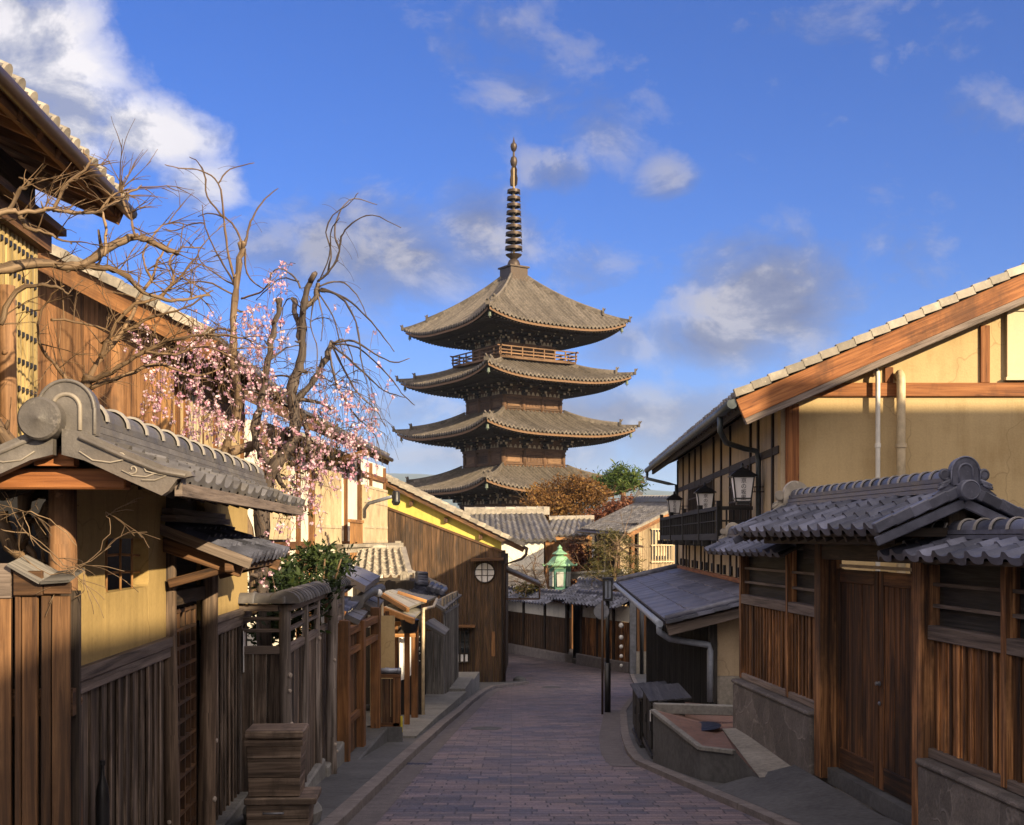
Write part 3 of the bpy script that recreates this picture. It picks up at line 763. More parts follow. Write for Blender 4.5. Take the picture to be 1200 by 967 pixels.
mb.lathe([(.078, -.05), (.078, .045), (.068, .056), (.064, .050), (.0, .050)], G(9.04, -.03, .37), 28, -G.d)
gate.part(mb, 'ridge_end_tile', [M['tile_blue'], M['tile_blue']], roof)
mb = onigawara(G(13.08, -.03, .38), G.w, Vector((0, 0, 1)), G.d, .30, True)
gate.part(mb, 'ridge_end_tile', [M['tile_pale'], M['tile_pale']], roof)

def side_fence(name, label, u0, u1, posts, rails, cap, seed):
    rk2 = random.Random(seed)
    t = Thing(name, label, 'fence', G((u0+u1)/2, 0, -2.3), 'board fences either side of the gate')
    b = MB(); f0 = -2.62 if u0 > 11 else -2.50
    b.box(G, u0, u1, -.16, .13, f0, -1.80); b.box(G, u0-.015, u1+.015, -.175, .15, -1.80, -1.745)
    t.part(b, 'stone_base', M['stone_base'], bevel=.02)
    b = MB(); planks(b, G, u0, u1, -1.68, -.80, -.03, .115, .022, .006, .008, batten=True); t.part(b, 'boards', M['plank_gate'], bevel=.003)
    b = MB(); b.box(G, u0, u1, -.05, .04, -1.74, -1.665, m=0); b.box(G, u0, u1, -.05, .045, -.80, -.685)
    t.part(b, 'rail', M['beam_grey'], bevel=.006)
    b = MB()
    for z in rails: b.box(G, u0, u1, -.04, .0, z-.014, z+.014)
    t.part(b, 'slats', M['beam_grey'])
    b = MB(); b.box(G, u0, u1, -.08, -.06, -.70, -.12)
    t.part(b, 'back_boards', M['plank_black'])
    for u in posts:
        b = MB(); b.box(G, u-.038, u+.038, -.06, .05, -1.73, -.06); t.part(b, 'post', M['plank_gate'], bevel=.005)
    a, c, we, zr, ze = cap
    b = gable_cap(G, a, c, -.02, zr, we, ze, -we, ze, '', tw=.25, cl=.22, amp=.035, step=.016, lip=.05)
    r = t.part(b, 'roof', M['tile_blue'])
    b = MB()
    for w1 in (we-.02, -we+.02): slab(b, G(a+.02, w1, ze-.012), G(c-.02, w1, ze-.012), G(c-.02, -.02, zr-.012), G(a+.02, -.02, zr-.012), .03)
    t.part(b, 'roof_boards', M['beam_dark'], r)
    b = MB(); ridge(b, G(a, -.02, zr), G(c, -.02, zr), .15, .075, .075, .24, 2); t.part(b, 'ridge', [M['tile_blue'], M['ridge_band']], r)
    return t, r
side_fence('board_fence', 'brown board fence on a stone base at the right edge, nearer than the gate', 4.0, 9.58, [4.4, 5.6, 6.9, 8.35], (-.36, -.53), (3.9, 9.72, .40, .0, -.135), 3)
t, r = side_fence('board_fence', 'short brown board fence on a stone base beyond the gate', 12.15, 15.05, [13.15, 15.0], (-.36, -.53), (12.45, 15.55, .36, .03, -.155), 4)
mb = onigawara(G(15.57, -.02, .03), G.w, Vector((0, 0, 1)), G.d, .22, True); t.part(mb, 'ridge_end_tile', [M['tile_pale'], M['tile_pale']], r)
# iron pergola bar beside the gate roof: dark gutter end
# apron and terrace
def poly_sheet(name, pts, mat, kind='structure', thick=.0):
    mb = MB(); mb.face(pts, [(p.x, p.y) for p in pts]); return structure(mb, name, mat)
ap = MB(); rows = []
for i in range(14):
    y = 2.8+.75*i; a = xr(y)+.13; b = 4.18-.0857*y-.13
    rows.append([V(a+(b-a)*j/8, y, (gz(y)+.065)*(1-(j/8)**.9)+max(gz(y)+.10, -2.37)*((j/8)**.9)) for j in range(9)])
ap.grid(rows); structure(ap, 'gate_apron', M['concrete_dark'])
ter = Thing('brick_terrace', 'low brick topped terrace with rough grey concrete sides in front of the right house', 'terrace', (2.6, 14, -2.9))
TA, TB, TC, TD = V(1.81, 15.35, -2.19), V(2.115, 13.4, -2.326), V(2.42, 13.0, -2.30), V(2.56, 12.35, -2.468)
TE, TF, TG, TK, TJ = V(2.60, 14.8, -2.35), V(3.02, 15.0, -2.352), V(3.22, 12.4, -2.372), V(3.3, 18.7, -2.60), V(2.28, 18.7, -2.52)
mb = MB(); ring_ = [TF, TK, TJ, TA, TB, TC, TD]
for a, b in zip(ring_, ring_[1:]): mb.face([TE, a, b], [(p.x, p.y) for p in (TE, a, b)])
ter.part(mb, 'brick_paving', M['brick'])
mb = MB()
for a, b in ((TA, TB), (TB, TC), (TC, TD)):
    n = 6; dn = [a.lerp(b, i/n) for i in range(n+1)]
    mb.grid([[V(p.x, p.y, gz(p.y)-.08) for p in dn], [V(p.x, p.y, p.z-.004) for p in dn]], sm=False)
d_ = (TB-TA).normalized()
ter.part(mb, 'retaining_wall', M['concrete_dark'])
mb = MB()
for a, b in ((TA, TB), (TB, TC)): mb.bar(a.lerp(b, .0)+V(0, 0, -.015), b+V(0, 0, -.015), .07, .05)
ter.part(mb, 'coping', M['concrete'], bevel=.008)
mb = MB(); mb.bar(V(1.84, 15.50, -2.19), V(3.0, 15.62, -2.24), .13, .13); ter.part(mb, 'kerb_stone', M['concrete'], bevel=.01)
mb = MB(); mb.face([TE+V(0, 0, .004), TD+V(0, 0, .004), TG+V(.3, 0, .004), TF+V(.35, 0, .004)], [(0, 0)]*4)
ter.part(mb, 'ramp', M['concrete_pale'])
mb = MB(); n = 18; cc = V(2.52, 16.0, 0)
mb.face([V(2.36+.22*math.cos(6.283*i/n), 14.75+.34*math.sin(6.283*i/n), -2.305+.02*math.cos(6.283*i/n)) for i in range(n)], [(0, 0)]*n)
ter.part(mb, 'iron_cover', M['iron_black'])
# cabinets
for k, (y0, y1) in enumerate(((15.75, 17.25), (17.35, 18.95))):
    fr = Fr((1.86+.012*(y0-15.7)/1., y0, 0), (.03, 1), (-1, .03)); gb = gz(y0); L = y1-y0
    t = Thing('street_cabinet', ('black wooden cabinet with a slanted lid standing at the kerb, the nearer of the two' if k == 0 else 'black wooden cabinet behind the nearer one, closer to the downhill street'), 'cabinet', fr(0, -.2, gb), 'black cabinets at the kerb')
    zt = gb+.80-.04*k
    mb = MB(); p = []
    for q in range(8):
        p.append(fr(L if q & 1 else 0, -.42 if q & 2 else 0, (zt+.03 if q & 2 else zt) if q & 4 else gb+.08))
    mb.hexa(p, 0); body = t.part(mb, 'body', M['cab_black'], bevel=.008)
    mb = MB(); mb.box(fr, -.01, L+.01, -.43, .02, gb+.02, gb+.09); t.part(mb, 'plinth', M['iron_black'])
    mb = MB()
    for j in range(5):
        a, b = j/5, (j+1)/5
        slab(mb, fr(-.05, .05-.55*a, zt+.012+.045*a), fr(L+.05, .05-.55*a, zt+.012+.045*a), fr(L+.05, .05-.55*b, zt+.020+.045*b), fr(-.05, .05-.55*b, zt+.020+.045*b), .02)
    t.part(mb, 'lid', M['lid_dark'])
    for j in range(2):
        mb = MB(); a = .06+j*(L/2); mb.box(fr, a, a+L/2-.12, .002, .02, gb+.16, zt-.06); d = t.part(mb, 'door', M['cab_black'], bevel=.005)
        h = MB(); h.box(fr, a+.05, a+.10, .021, .035, gb+.40, gb+.52); t.part(h, 'handle', M['iron_black'], d)
    if k == 0:
        mb = MB(); mb.box(fr, -.016, -.004, -.24, -.20, gb+.42, gb+.47); t.part(mb, 'keyhole_plate', M['metal_grey'])
        mb = MB(); mb.box(fr, .12, .20, .021, .027, gb+.50, gb+.66); t.part(mb, 'paper_label', M['paper_white'])
# ------------------------------------------------------------ right: big plastered house
H = Fr((3.34, 0, 0), (.0393, 1), (-1, .0393))
GY = 18.0
hs = Thing('plaster_house', 'two storey cream plaster house with orange barge board and balcony on the right', 'house', (8, 26, gz(24)))
def rz(x, y): return 2.10 + .437*(x-3.27-.0393*(y-17.3))
XRIDGE = 10.6
gf = Fr((0, GY, 0), (1, 0), (0, -1))
x0 = 3.34+.0393*GY
mb = MB()
poly = [V(x0, GY, -3.6), V(17.2, GY, -3.6), V(17.2, GY, rz(x0, GY)-.5), V(XRIDGE, GY, rz(XRIDGE, GY)-.5), V(x0, GY, rz(x0, GY)-.42)]
mb.prism(poly, V(0, .2, 0)); wall = hs.part(mb, 'gable_wall', M['plaster_cream'])
mb = MB()
zt, zb = (HY-449)*GY/F, (HY-465)*GY/F
mb.box(gf, (935-HX)*GY/F, 14, .0, .05, zb, zt); hs.part(mb, 'gable_beam', M['beam_red'], wall, bevel=.008)
for (pa, pb, ya) in ((1036, 1046, 405), (1148, 1159, 360)):
    mb = MB(); xa = (pa-HX)*GY/F; mb.box(gf, xa, (pb-HX)*GY/F, .002, .042, zt+.002, rz(xa, GY)-.52); hs.part(mb, 'stud', M['beam_red'], wall, bevel=.006)
mb = MB(); mb.box(gf, (920-HX)*GY/F, (935.5-HX)*GY/F, .002, .06, -3.4, rz(4.2, GY)-.45); hs.part(mb, 'corner_post', M['beam_red'], wall, bevel=.008)
mb = MB()
xa, xb, za, zc = (1178-HX)*GY/F, (1178-HX)*GY/F+1.5, (HY-443)*GY/F, (HY-363)*GY/F
mb.box(gf, xa, xb, .0, .05, za, zc); wn = hs.part(mb, 'window', M['cream_paint'], wall)
# hs.part(third level)
mb = MB(); mb.box(gf, xa, xb, .05, .075, za, za+.03); mb.box(gf, xa, xa+.04, .05, .08, za+.03, zc); mb.box(gf, xa, xb, .051, .076, zc-.03, zc); mb.box(gf, xa-.03, xb, .0, .11, za-.045, za-.003)
mb.box(gf, xa+.74, xa+.78, .051, .078, za+.03, zc-.03)
hs.part(mb, 'window_frame', M['cream_paint'], wall)
mb = MB()
for (px, w, ytop) in ((1025, .036, 436), (1052, .066, 440)):
    X = (px-HX)*GY/F; ztp = (HY-ytop)*GY/F
    m2 = MB(); m2.tube([V(X, GY-.02, ztp-.03), V(X, GY-.10, ztp+.01), V(X, GY-.15, ztp-.04), V(X, GY-.155, ztp-.14), V(X, GY-.155, -2.5)], w, 12)
    for zz in (1.4, .3, -.8): m2.lathe([(w*1.25, -.03), (w*1.25, .03)], V(X, GY-.155, zz), 12)
    hs.part(m2, 'vent_pipe', M['pipe_cream'] if w > .06 else M['white_paint'], label='thick cream vent pipe' if w > .06 else 'thin white vent pipe')
# roof
ye0, ye1 = 17.3, 34.2
def RP(y, x): return V(x+.0393*(y-17.3), y, 2.10+.437*(x-3.27))
mb = MB()
tile_roof(mb, RP(ye0, 3.27), RP(ye1, 3.27), RP(ye1, XRIDGE), RP(ye0, XRIDGE), tw=.29, cl=.28, amp=.05, k=5)
tile_roof(mb, RP(ye1, XRIDGE)*1, RP(ye0, XRIDGE)*1, RP(ye0, XRIDGE)+V(.01, 0, .001), RP(ye1, XRIDGE)+V(.01, 0, .001), tw=2, cl=2) if False else None
slab(mb, RP(ye0, XRIDGE), RP(ye1, XRIDGE), RP(ye1, XRIDGE)+V(7.4, 0, -3.2), RP(ye0, XRIDGE)+V(7.4, 0, -3.2), .08)
roof = hs.part(mb, 'roof', M['tile_old'])
mb = MB()      # pale verge tiles along the rake
n = 30
for i in range(n):
    a, b = 3.22+(XRIDGE-3.22)*i/n, 3.22+(XRIDGE-3.22)*(i+1.06)/n
    p0 = RP(ye0-.02, a)+V(0, 0, .015+.02); p1 = RP(ye0-.02, b)+V(0, 0, -.012+.02); mb.bar(p0, p1, .09, .115, r=rk.random())
hs.part(mb, 'verge_tiles', M['tile_pale'], roof)
mb = MB(); dz = V(0, 0, -.23)
mb.bar(RP(ye0+.02, 3.30)+dz, RP(ye0+.02, XRIDGE)+dz, .06, .30, r=.6); hs.part(mb, 'barge_board', M['beam_red'], roof, label='orange brown barge board', bevel=.008)
mb = MB(); dz = V(0, .05, -.44); mb.bar(RP(ye0, 3.38)+dz, RP(ye0, XRIDGE)+dz, .10, .11); hs.part(mb, 'rake_purlin', M['beam_grey'], roof, bevel=.008)
mb = MB(); slab(mb, RP(ye0+.05, 3.30)-V(0, 0, .06), RP(ye1-.05, 3.30)-V(0, 0, .06), RP(ye1-.05, 5.4)-V(0, 0, .06), RP(ye0+.05, 5.4)-V(0, 0, .06), .05, g=0)
slab(mb, RP(ye0+.05, 5.4)-V(0, 0, .06), RP(GY+.1, 5.4)-V(0, 0, .06), RP(GY+.1, XRIDGE)-V(0, 0, .06), RP(ye0+.05, XRIDGE)-V(0, 0, .06), .05, g=0)
i = 0; y = ye0+.25
while y < ye1-.1:
    mb.bar(RP(y, 3.30)-V(0, 0, .155), RP(y, 4.9)-V(0, 0, .155), .06, .08); y += .36
hs.part(mb, 'eave_rafters', M['beam_dark'], roof)
mb = MB(); mb.bar(RP(ye0+.06, 3.36)-V(0, 0, .22), RP(ye1-.06, 3.36)-V(0, 0, .22), .05, .13); hs.part(mb, 'fascia', M['plank_char'], roof)
mb = MB()
gp = [RP(ye0+.02+(ye1-ye0-.04)*i/10, 3.19)-V(0, 0, .10) for i in range(11)]
mb.tube(gp, .075, 10); 
hs.part(mb, 'gutter', M['gutter_teal'], roof)
mb = MB()
a = RP(18.6, 3.19)-V(0, 0, .16)
u1 = 19.6
mb.tube([a, a-V(0, 0, .22), a+V(.15, .3, -.38), H(u1, .30, a.z-.42), H(u1, .10, a.z-.46), H(u1, .07, a.z-.6), H(u1, .07, -.85)], .045, 10)
hs.part(mb, 'downpipe', M['gutter_teal']); mb = MB()
a = RP(ye1-.2, 3.19)-V(0, 0, .14); mb.tube([a, a-V(0, 0, .2), H(33.2, .3, a.z-.38), H(33.2, .08, a.z-.42), H(33.2, .08, -.8), H(33.2, .4, -1.0)], .045, 10)
hs.part(mb, 'downpipe', M['gutter_teal'])
# street facade
mb = MB(); mb.box(H, GY, 33.6, -.2, .0, -3.8, 2.26); sw = hs.part(mb, 'street_wall', M['plaster_beige'])
mb = MB()
for u in (18.6, 19.95, 20.75, 23.2, 24.5, 25.7, 28.0, 29.2, 30.5, 32.0, 33.5): mb.box(H, u-.05, u+.05, .0, .035, -.80, 2.2)
for u in (21.6, 22.4, 26.6, 27.3, 31.2): mb.box(H, u-.03, u+.03, .0, .03, -.80, -.02)
mb.box(H, GY+.1, 33.5, .0, .028, 1.30, 1.42); mb.box(H, GY+.1, 33.5, .0, .04, -.06, .03)
hs.part(mb, 'timber_frame', M['beam_dark'], sw)
for u in [20.2+.95*i for i in range(14)]:
    mb = MB(); mb.box(H, u-.09, u+.09, .002, .04, -.70, -.52); hs.part(mb, 'vent', M['dark_void'], sw)
mb = MB(); mb.box(H, GY+.3, 33.5, .0, .06, -.80, -.72); hs.part(mb, 'sill_board', M['beam_red'], sw)
for (a, b) in ((20.82, 23.12), (25.78, 27.95), (28.08, 30.42)):
    f = MB(); f.box(H, a, b, .002, .02, .10, 1.28); w = hs.part(f, 'window', M['glass'], sw)
    f = MB(); n = max(3, round((b-a)/.16))
    for i in range(n+1):
        u = a+.02+(b-a-.04)*i/n; f.box(H, u-.014, u+.014, .022, .055, .12, 1.26)
    for z in (.12, .70, 1.0, 1.26): f.box(H, a, b, .022, .06, z-.018, z+.018)
    for o_ in (f,):
        hs.part(o_, 'lattice', M['beam_dark'], sw)
bal = MB()
bal.box(H, 20.4, 32.0, .0, .62, -.02, .10); bal.box(H, 20.4, 32.0, .56, .63, .50, .57); bal.box(H, 20.4, 32.0, .575, .615, .31, .33)
u = 20.45
while u <= 32.0:
    bal.box(H, u-.018, u+.018, .575, .615, .10, .50); u += .36
for u in (20.45, 23.2, 26.2, 29.1, 31.95): bal.box(H, u-.05, u+.05, .55, .64, -.1, .66)
for u in (20.42, 31.97):
    bal.box(H, u-.03, u+.03, .03, .56, .50, .565); bal.box(H, u-.02, u+.02, .03, .56, .30, .33)
    for k in range(4): bal.box(H, u-.018, u+.018, .1+.12*k, .13+.12*k, .10, .50)
for i in range(9): bal.box(H, 20.6+1.4*i, 20.72+1.4*i, .0, .7, -.13, -.025)
hs.part(bal, 'balcony', M['plank_black'], bevel=.004)
# lean-to
lt = Thing('lean_to', 'long low lean-to with bluish slab roof over black board walls beside the cream house', 'building', H(25, .8, gz(25)))
E0, E1, TT1, TT0 = H(18.35, 1.70, -1.25), H(33.2, 1.70, -1.20), H(33.2, 0.02, -.80), H(18.35, .02, -.82)
mb = MB(); tile_roof(mb, E0, E1, TT1, TT0, tw=.92, cl=.42, amp=.022, prof=lambda s: 1.0 if (s % 1.0) < .04 else 0.0, k=12, step=.020, lip=.05, jit=.006)
roof = lt.part(mb, 'roof', M['slate_blue'])
mb = MB(); slab(mb, E0-V(0, -.03, .05), E1-V(0, 0, .05), TT1-V(0, 0, .05), TT0-V(0, -.03, .05), .04)
for i in range(20):
    u = 18.5+i*.75; mb.bar(H(u, 1.66, -1.35), H(u, .1, -.95), .06, .07)
lt.part(mb, 'roof_boards', M['beam_dark'], roof)
mb = MB(); mb.tube([H(18.36, 1.70, -1.22), H(18.36, .02, -.79)], .055, 10)
for i in range(7):
    a = E0.lerp(TT0, i/7)+V(0, -.07, -.02); b = E0.lerp(TT0, (i+1.03)/7)+V(0, -.07, -.03); mb.bar(a, b, .13, .05, r=rk.random())
lt.part(mb, 'verge', M['tile_blue'], roof)
mb = MB(); mb.bar(E0.lerp(TT0, .02)-V(0, -.02, .17), TT0-V(0, -.02, .17), .09, .16); lt.part(mb, 'rake_beam', M['beam_grey'], roof, bevel=.008)
mb = MB(); mb.tube([H(33.22, 1.72, -1.15), H(33.22, .0, -.74)], .09, 10); mb.bar(H(33.22, 1.72, -1.24), H(33.22, .0, -.83), .22, .08); lt.part(mb, 'far_ridge', M['tile_blue'], roof)
mb = MB(); mb.tube([H(18.4+14.8*i/8, 1.78, -1.31+.006*i) for i in range(9)], .055, 10)
a = H(18.5, 1.78, -1.34); mb.tube([a, a-V(0, 0, .10), a+V(.18, .15, -.22), H(18.8, 1.30, -1.62), H(18.72, .98, -1.66), H(18.70, .97, -1.75), H(18.70, .97, -2.55)], .05, 10)
lt.part(mb, 'gutter', M['pipe_blue'], roof)
mb = MB(); planks(mb, H, 18.86, 33.0, lambda u: gz(u)-.1, lambda u: -1.36, .90, .16, .02, .006, .006, batten=True); lt.part(mb, 'board_wall', M['plank_black'])
e = Fr(H(18.8, 0, 0), (1, -.0393), (0, -1)); wd = .92
mb = MB(); mb.prism([V(H(18.8, .86).x, 18.8, -2.15), V(H(18.8, 0).x+.1, 18.8, -2.15), V(H(18.8, 0).x+.1, 18.8, -.95), V(H(18.8, .86).x, 18.8, -1.16)], V(0, .1, 0)); lt.part(mb, 'end_wall', M['plaster_beige'])
mb = MB(); mb.prism([V(H(18.8, .86).x, 18.76, -2.9), V(H(18.8, 0).x+.1, 18.76, -2.9), V(H(18.8, 0).x+.1, 18.76, -2.152), V(H(18.8, .86).x, 18.76, -2.152)], V(0, .12, 0)); lt.part(mb, 'plinth', M['concrete_pale'])
mb = MB(); mb.box(Fr((H(18.8, .92).x, 18.76, 0), (1, 0), (0, -1)), -.06, .06, -.1, .03, -3.0, -1.2); lt.part(mb, 'corner_post', M['plank_black'])
# lanterns
def lantern():
    t = Thing('hanging_lantern', '', 'lantern'); 
    mb = MB()
    def frustum(r0, r1, z0, z1, m=0, th=None):
        p = [];
        for k in range(8): r = r1 if k & 4 else r0; p.append(V((r if k & 1 else -r), (r if k & 2 else -r), z1 if k & 4 else z0))
        mb.hexa(p, 2, .5, m)
    frustum(.115, .165, 0, .40); body = t.part(mb, 'paper_panes', M['paper_white'])
    mb = MB()
    for sx in (-1, 1):
        for sy in (-1, 1): mb.bar(V(sx*.118, sy*.118, -.01), V(sx*.168, sy*.168, .41), .022, .022, V(1, 0, 0))
    for z, r in ((0, .12), (.05, .1265), (.40, .168)):
        for (a, b) in (((-1, -1), (1, -1)), ((1, -1), (1, 1)), ((1, 1), (-1, 1)), ((-1, 1), (-1, -1))): mb.bar(V(a[0]*r, a[1]*r, z), V(b[0]*r, b[1]*r, z), .02, .022)
    mb.box(WORLD, -.10, .10, -.10, .10, -.05, -.005)
    t.part(mb, 'frame', M['iron_black'])
    mb = MB(); mb.lathe([(.30*1.0, .405), (.305, .42), (.16, .50), (.05, .545), (.03, .56), (.028, .60), (.012, .63)], V(0, 0, 0), 4, rot=math.pi/4, sm=False)
    t.part(mb, 'roof', M['iron_black'])
    mb = MB()
    for z in (.16, .24): mb.tube([V(.14, 0, z), V(.42, 0, z)], .010, 6)
    for x in (.20, .25): mb.tube([V(x, 0, .16), V(x, 0, .24)], .007, 6)
    mb.box(WORLD, .40, .43, -.03, .03, .10, .30); t.part(mb, 'bracket', M['iron_black'])
    cu = bpy.data.curves.new('lettering', 'FONT'); cu.body = '京\nの\n坂\n里'; cu.size = .092; cu.align_x = 'CENTER'; cu.space_line = 1.0; cu.extrude = .0008
    co = bpy.data.objects.new('lettering', cu); COL.objects.link(co)
    bpy.context.view_layer.update()
    dg = bpy.context.evaluated_depsgraph_get(); me = bpy.data.meshes.new_from_object(co.evaluated_get(dg)); bpy.data.objects.remove(co)
    me.materials.clear(); me.materials.append(M['ink_grey'])
    o = bpy.data.objects.new('lettering', me); COL.objects.link(o); o.parent = body
    o.rotation_euler = (math.radians(90+7), 0, 0); o.location = (0, -.1595, .305)
    return t.o
ln0 = lantern()
for i, (px, py, Y, lab) in enumerate(((870, 588, 19.5, 'nearest and largest looking of the paper lanterns on the balcony front'), (826, 601, 24.6, 'middle one of the paper lanterns on the balcony front'), (790, 604, 31.0, 'farthest paper lantern, at the far end of the balcony'))):
    o = ln0 if i == 0 else copy_tree(ln0)
    o.location = P(px, py, Y); o.rotation_euler = (0, 0, math.radians(-3)); o['label'] = lab; o['group'] = 'paper lanterns along the balcony'
# street lamp, sign pole
lp = P(712, 0, 26); lx = lp.x; zb = gz(26)
t = Thing('street_lamp', 'slim black street lamp with a square lantern head at the right kerb', 'street lamp', (lx, 26, zb))
mb = MB(); mb.tube([V(lx, 26, zb), V(lx, 26, zb+1.08)], .07, 14); mb.tube([V(lx, 26, zb+1.08), V(lx, 26, zb+2.45)], .045, 12); t.part(mb, 'post', M['iron_black'])
mb = MB(); mb.box(WORLD, lx-.085, lx+.085, 25.915, 26.085, zb+2.50, zb+2.86); hd = t.part(mb, 'lamp_glass', M['pipe_blue'])
mb = MB()
for sx in (-1, 1):
    for sy in (-1, 1): mb.box(WORLD, lx+sx*.085-.018, lx+sx*.085+.018, 26+sy*.085-.018, 26+sy*.085+.018, zb+2.45, zb+2.90)
mb.box(WORLD, lx-.012, lx+.012, 25.90, 25.912, zb+2.5, zb+2.86); mb.box(WORLD, lx-.12, lx+.12, 25.88, 26.12, zb+2.88, zb+2.93); mb.box(WORLD, lx-.105, lx+.105, 25.895, 26.105, zb+2.43, zb+2.48)
t.part(mb, 'lamp_frame', M['iron_black'], hd)
sx = P(706, 0, 25.4).x; zb = gz(25.4)
t = Thing('sign_post', 'thin pole with a round traffic sign seen from behind, left of the lamp', 'sign', (sx, 25.4, zb))
mb = MB(); mb.tube([V(sx, 25.4, zb), V(sx, 25.4, zb+2.42)], .026, 10); t.part(mb, 'pole', M['gutter_brown'])
mb = MB(); mb.lathe([(.0, 0), (.165, 0), (.165, .008), (.0, .008)], V(sx-.02, 25.43, zb+2.18), 24, V(.15, 1, 0)); d = t.part(mb, 'disc', M['metal_grey'])
mb = MB(); mb.box(WORLD, sx-.1, sx+.08, 25.405, 25.42, zb+2.24, zb+2.27); t.part(mb, 'clamp', M['metal_grey'], d); mb = MB(); mb.box(WORLD, sx-.1, sx+.08, 25.405, 25.42, zb+2.08, zb+2.11); t.part(mb, 'clamp', M['metal_grey'], d)
# ------------------------------------------------------------ left: roofed plaster wall with lattice door
rl = random.Random(21)
L = Fr((-1.95, 0, 0), (-.05, 1), (1, .05))
lw = Thing('roofed_wall', 'tan plaster and plank garden wall under a grey tiled roof with scrolled ridge end, in the left foreground', 'wall', L(8, 0, -2.4))
mb = MB()
zt, zb, wz0, wz1 = .36, -.70, -.305, .005
a, b, c, d = 6.12, 8.15, 6.72, 7.68
th0, th1 = -.10, .0
mb.box(L, a, c, th0, th1, zb, zt); mb.box(L, d, b, th0, th1, zb, zt); mb.box(L, c, d, th0, th1, wz1, zt); mb.box(L, c, d, th0, th1, zb, wz0)
for (uu, zz, su, sz) in ((c, wz0, 1, 1), (d, wz0, -1, 1), (c, wz1, 1, -1), (d, wz1, -1, -1)):
    r = .06; pl = [L(uu, th1, zz)]+[L(uu+su*r*(1-math.sin(k*math.pi/8)), th1, zz+sz*r*(1-math.cos(k*math.pi/8))) for k in range(5)]
    mb.prism(pl, L.w*(th0-th1)*.98)
mb.box(L, 9.40, 11.4, th0, th1, -.64, zt)
lw.part(mb, 'plaster_panel', M['plaster_tan'], bevel=.004)
mb = MB(); mb.box(L, 6.3, 11.3, -.84, -.80, wz0-.5, wz1+.34); wv = lw.part(mb, 'window_dark_panel', M['dark_void'])  # near-black panel stands in for the unlit inside of the window
mb = MB()
for u in (6.90, 7.19, 7.45): mb.tube([L(u+.004*k*(k % 2), -.045, wz0-.01+(wz1-wz0+.02)*k/3) for k in range(4)], .0075, 8)
for z in (-.205, -.10): mb.tube([L(c-.01, -.06, z), L((c+d)/2, -.06, z+.008), L(d+.01, -.06, z-.004)], .008, 8)
lw.part(mb, 'window_bars', M['plank_honey'])
mb = MB(); mb.bar(L(7.0, -.45, -.20), L(7.7, -.45, -.14), .03, .05); lw.part(mb, 'inner_batten', M['beam_red'], wv)
mb = MB(); mb.box(L, 6.1, 8.16, -.04, .045, -.735, -.665); mb.box(L, 6.1, 8.16, -.04, .03, -.805, -.735, ); mb.box(L, 9.4, 11.4, -.04, .045, -.69, -.635); mb.box(L, 9.4, 11.4, -.04, .03, -.79, -.69)
lw.part(mb, 'belt_rail', M['beam_grey'], bevel=.006)
mb = MB(); planks(mb, L, 6.12, 8.14, lambda u: gz(u)-.05, -.80, -.03, .165, .022, .005, .006, batten=True); planks(mb, L, 9.42, 11.4, lambda u: gz(u)-.05, -.79, -.03, .165, .022, .005, .006, batten=True)
lw.part(mb, 'wainscot_boards', M['plank_left'], bevel=.003)
mb = MB(); mb.box(L, 6.0, 8.2, -.08, .07, -2.8, -2.12); mb.box(L, 9.3, 11.4, -.08, .09, -2.9, -2.32); lw.part(mb, 'footing', M['concrete'], bevel=.015)
for (u, w, r, z0, z1, mt) in ((6.03, .0, .072, -2.5, .33, 'post_log'), (8.22, .01, .058, -2.7, .02, 'post_dark'), (9.30, .05, .068, -2.7, .02, 'post_dark')):
    p = MB(); log_post(p, L, u, w, z0, z1, r, rl, kn=4); lw.part(p, 'log_post', [M[mt], M['knot_pale' if mt != 'post_log' else 'post_log']])
dr = MB(); dr.box(L, 8.1, 9.62, -.085, -.06, -2.55, -.30); door = lw.part(dr, 'lattice_door', M['plank_char'])
dr = MB()
for i in range(6): u = 8.30+.92*i/5; dr.box(L, u-.014, u+.014, -.058, -.025, -2.5, -.50)
for i in range(15): z = -.52-.135*i; dr.box(L, 8.30, 9.22, -.058, -.022, z-.012, z+.012)
lw.part(dr, 'lattice', M['plank_brown'], door)
mb = MB(); mb.box(L, 8.18, 9.36, -.10, .04, -.46, -.36); mb.box(L, 8.18, 9.36, -.10, -.05, -.36, .36); lw.part(mb, 'lintel', M['beam_dark'])
# canopy above the door
mb = MB(); cp = dict(tw=.20, cl=.18, amp=.032, step=.016, lip=.05)
tile_roof(mb, L(8.0, .58, -.13), L(9.95, .58, -.11), L(9.95, -.02, .10), L(8.0, -.02, .10), **cp)
can = lw.part(mb, 'door_canopy', M['tile_blue'])
mb = MB(); slab(mb, L(8.02, .55, -.145), L(9.93, .55, -.125), L(9.93, 0, .07), L(8.02, 0, .07), .025); mb.box(L, 8.0, 9.95, -.05, .10, .12, .165); mb.box(L, 8.03, 9.92, -.05, .07, .17, .21)
mb.bar(L(7.99, .60, -.165), L(7.99, -.02, .075), .03, .07); lw.part(mb, 'canopy_boards', M['beam_grey'], can)
mb = MB()
for u in (8.1, 9.85): mb.bar(L(u, -.02, -.03), L(u, .52, -.215), .07, .09); mb.bar(L(u, .03, -.30), L(u, .40, -.20), .05, .06)
mb.bar(L(8.0, .45, -.19), L(9.95, .45, -.18), .06, .06); lw.part(mb, 'canopy_bracket', M['plank_brown'], can, bevel=.005)
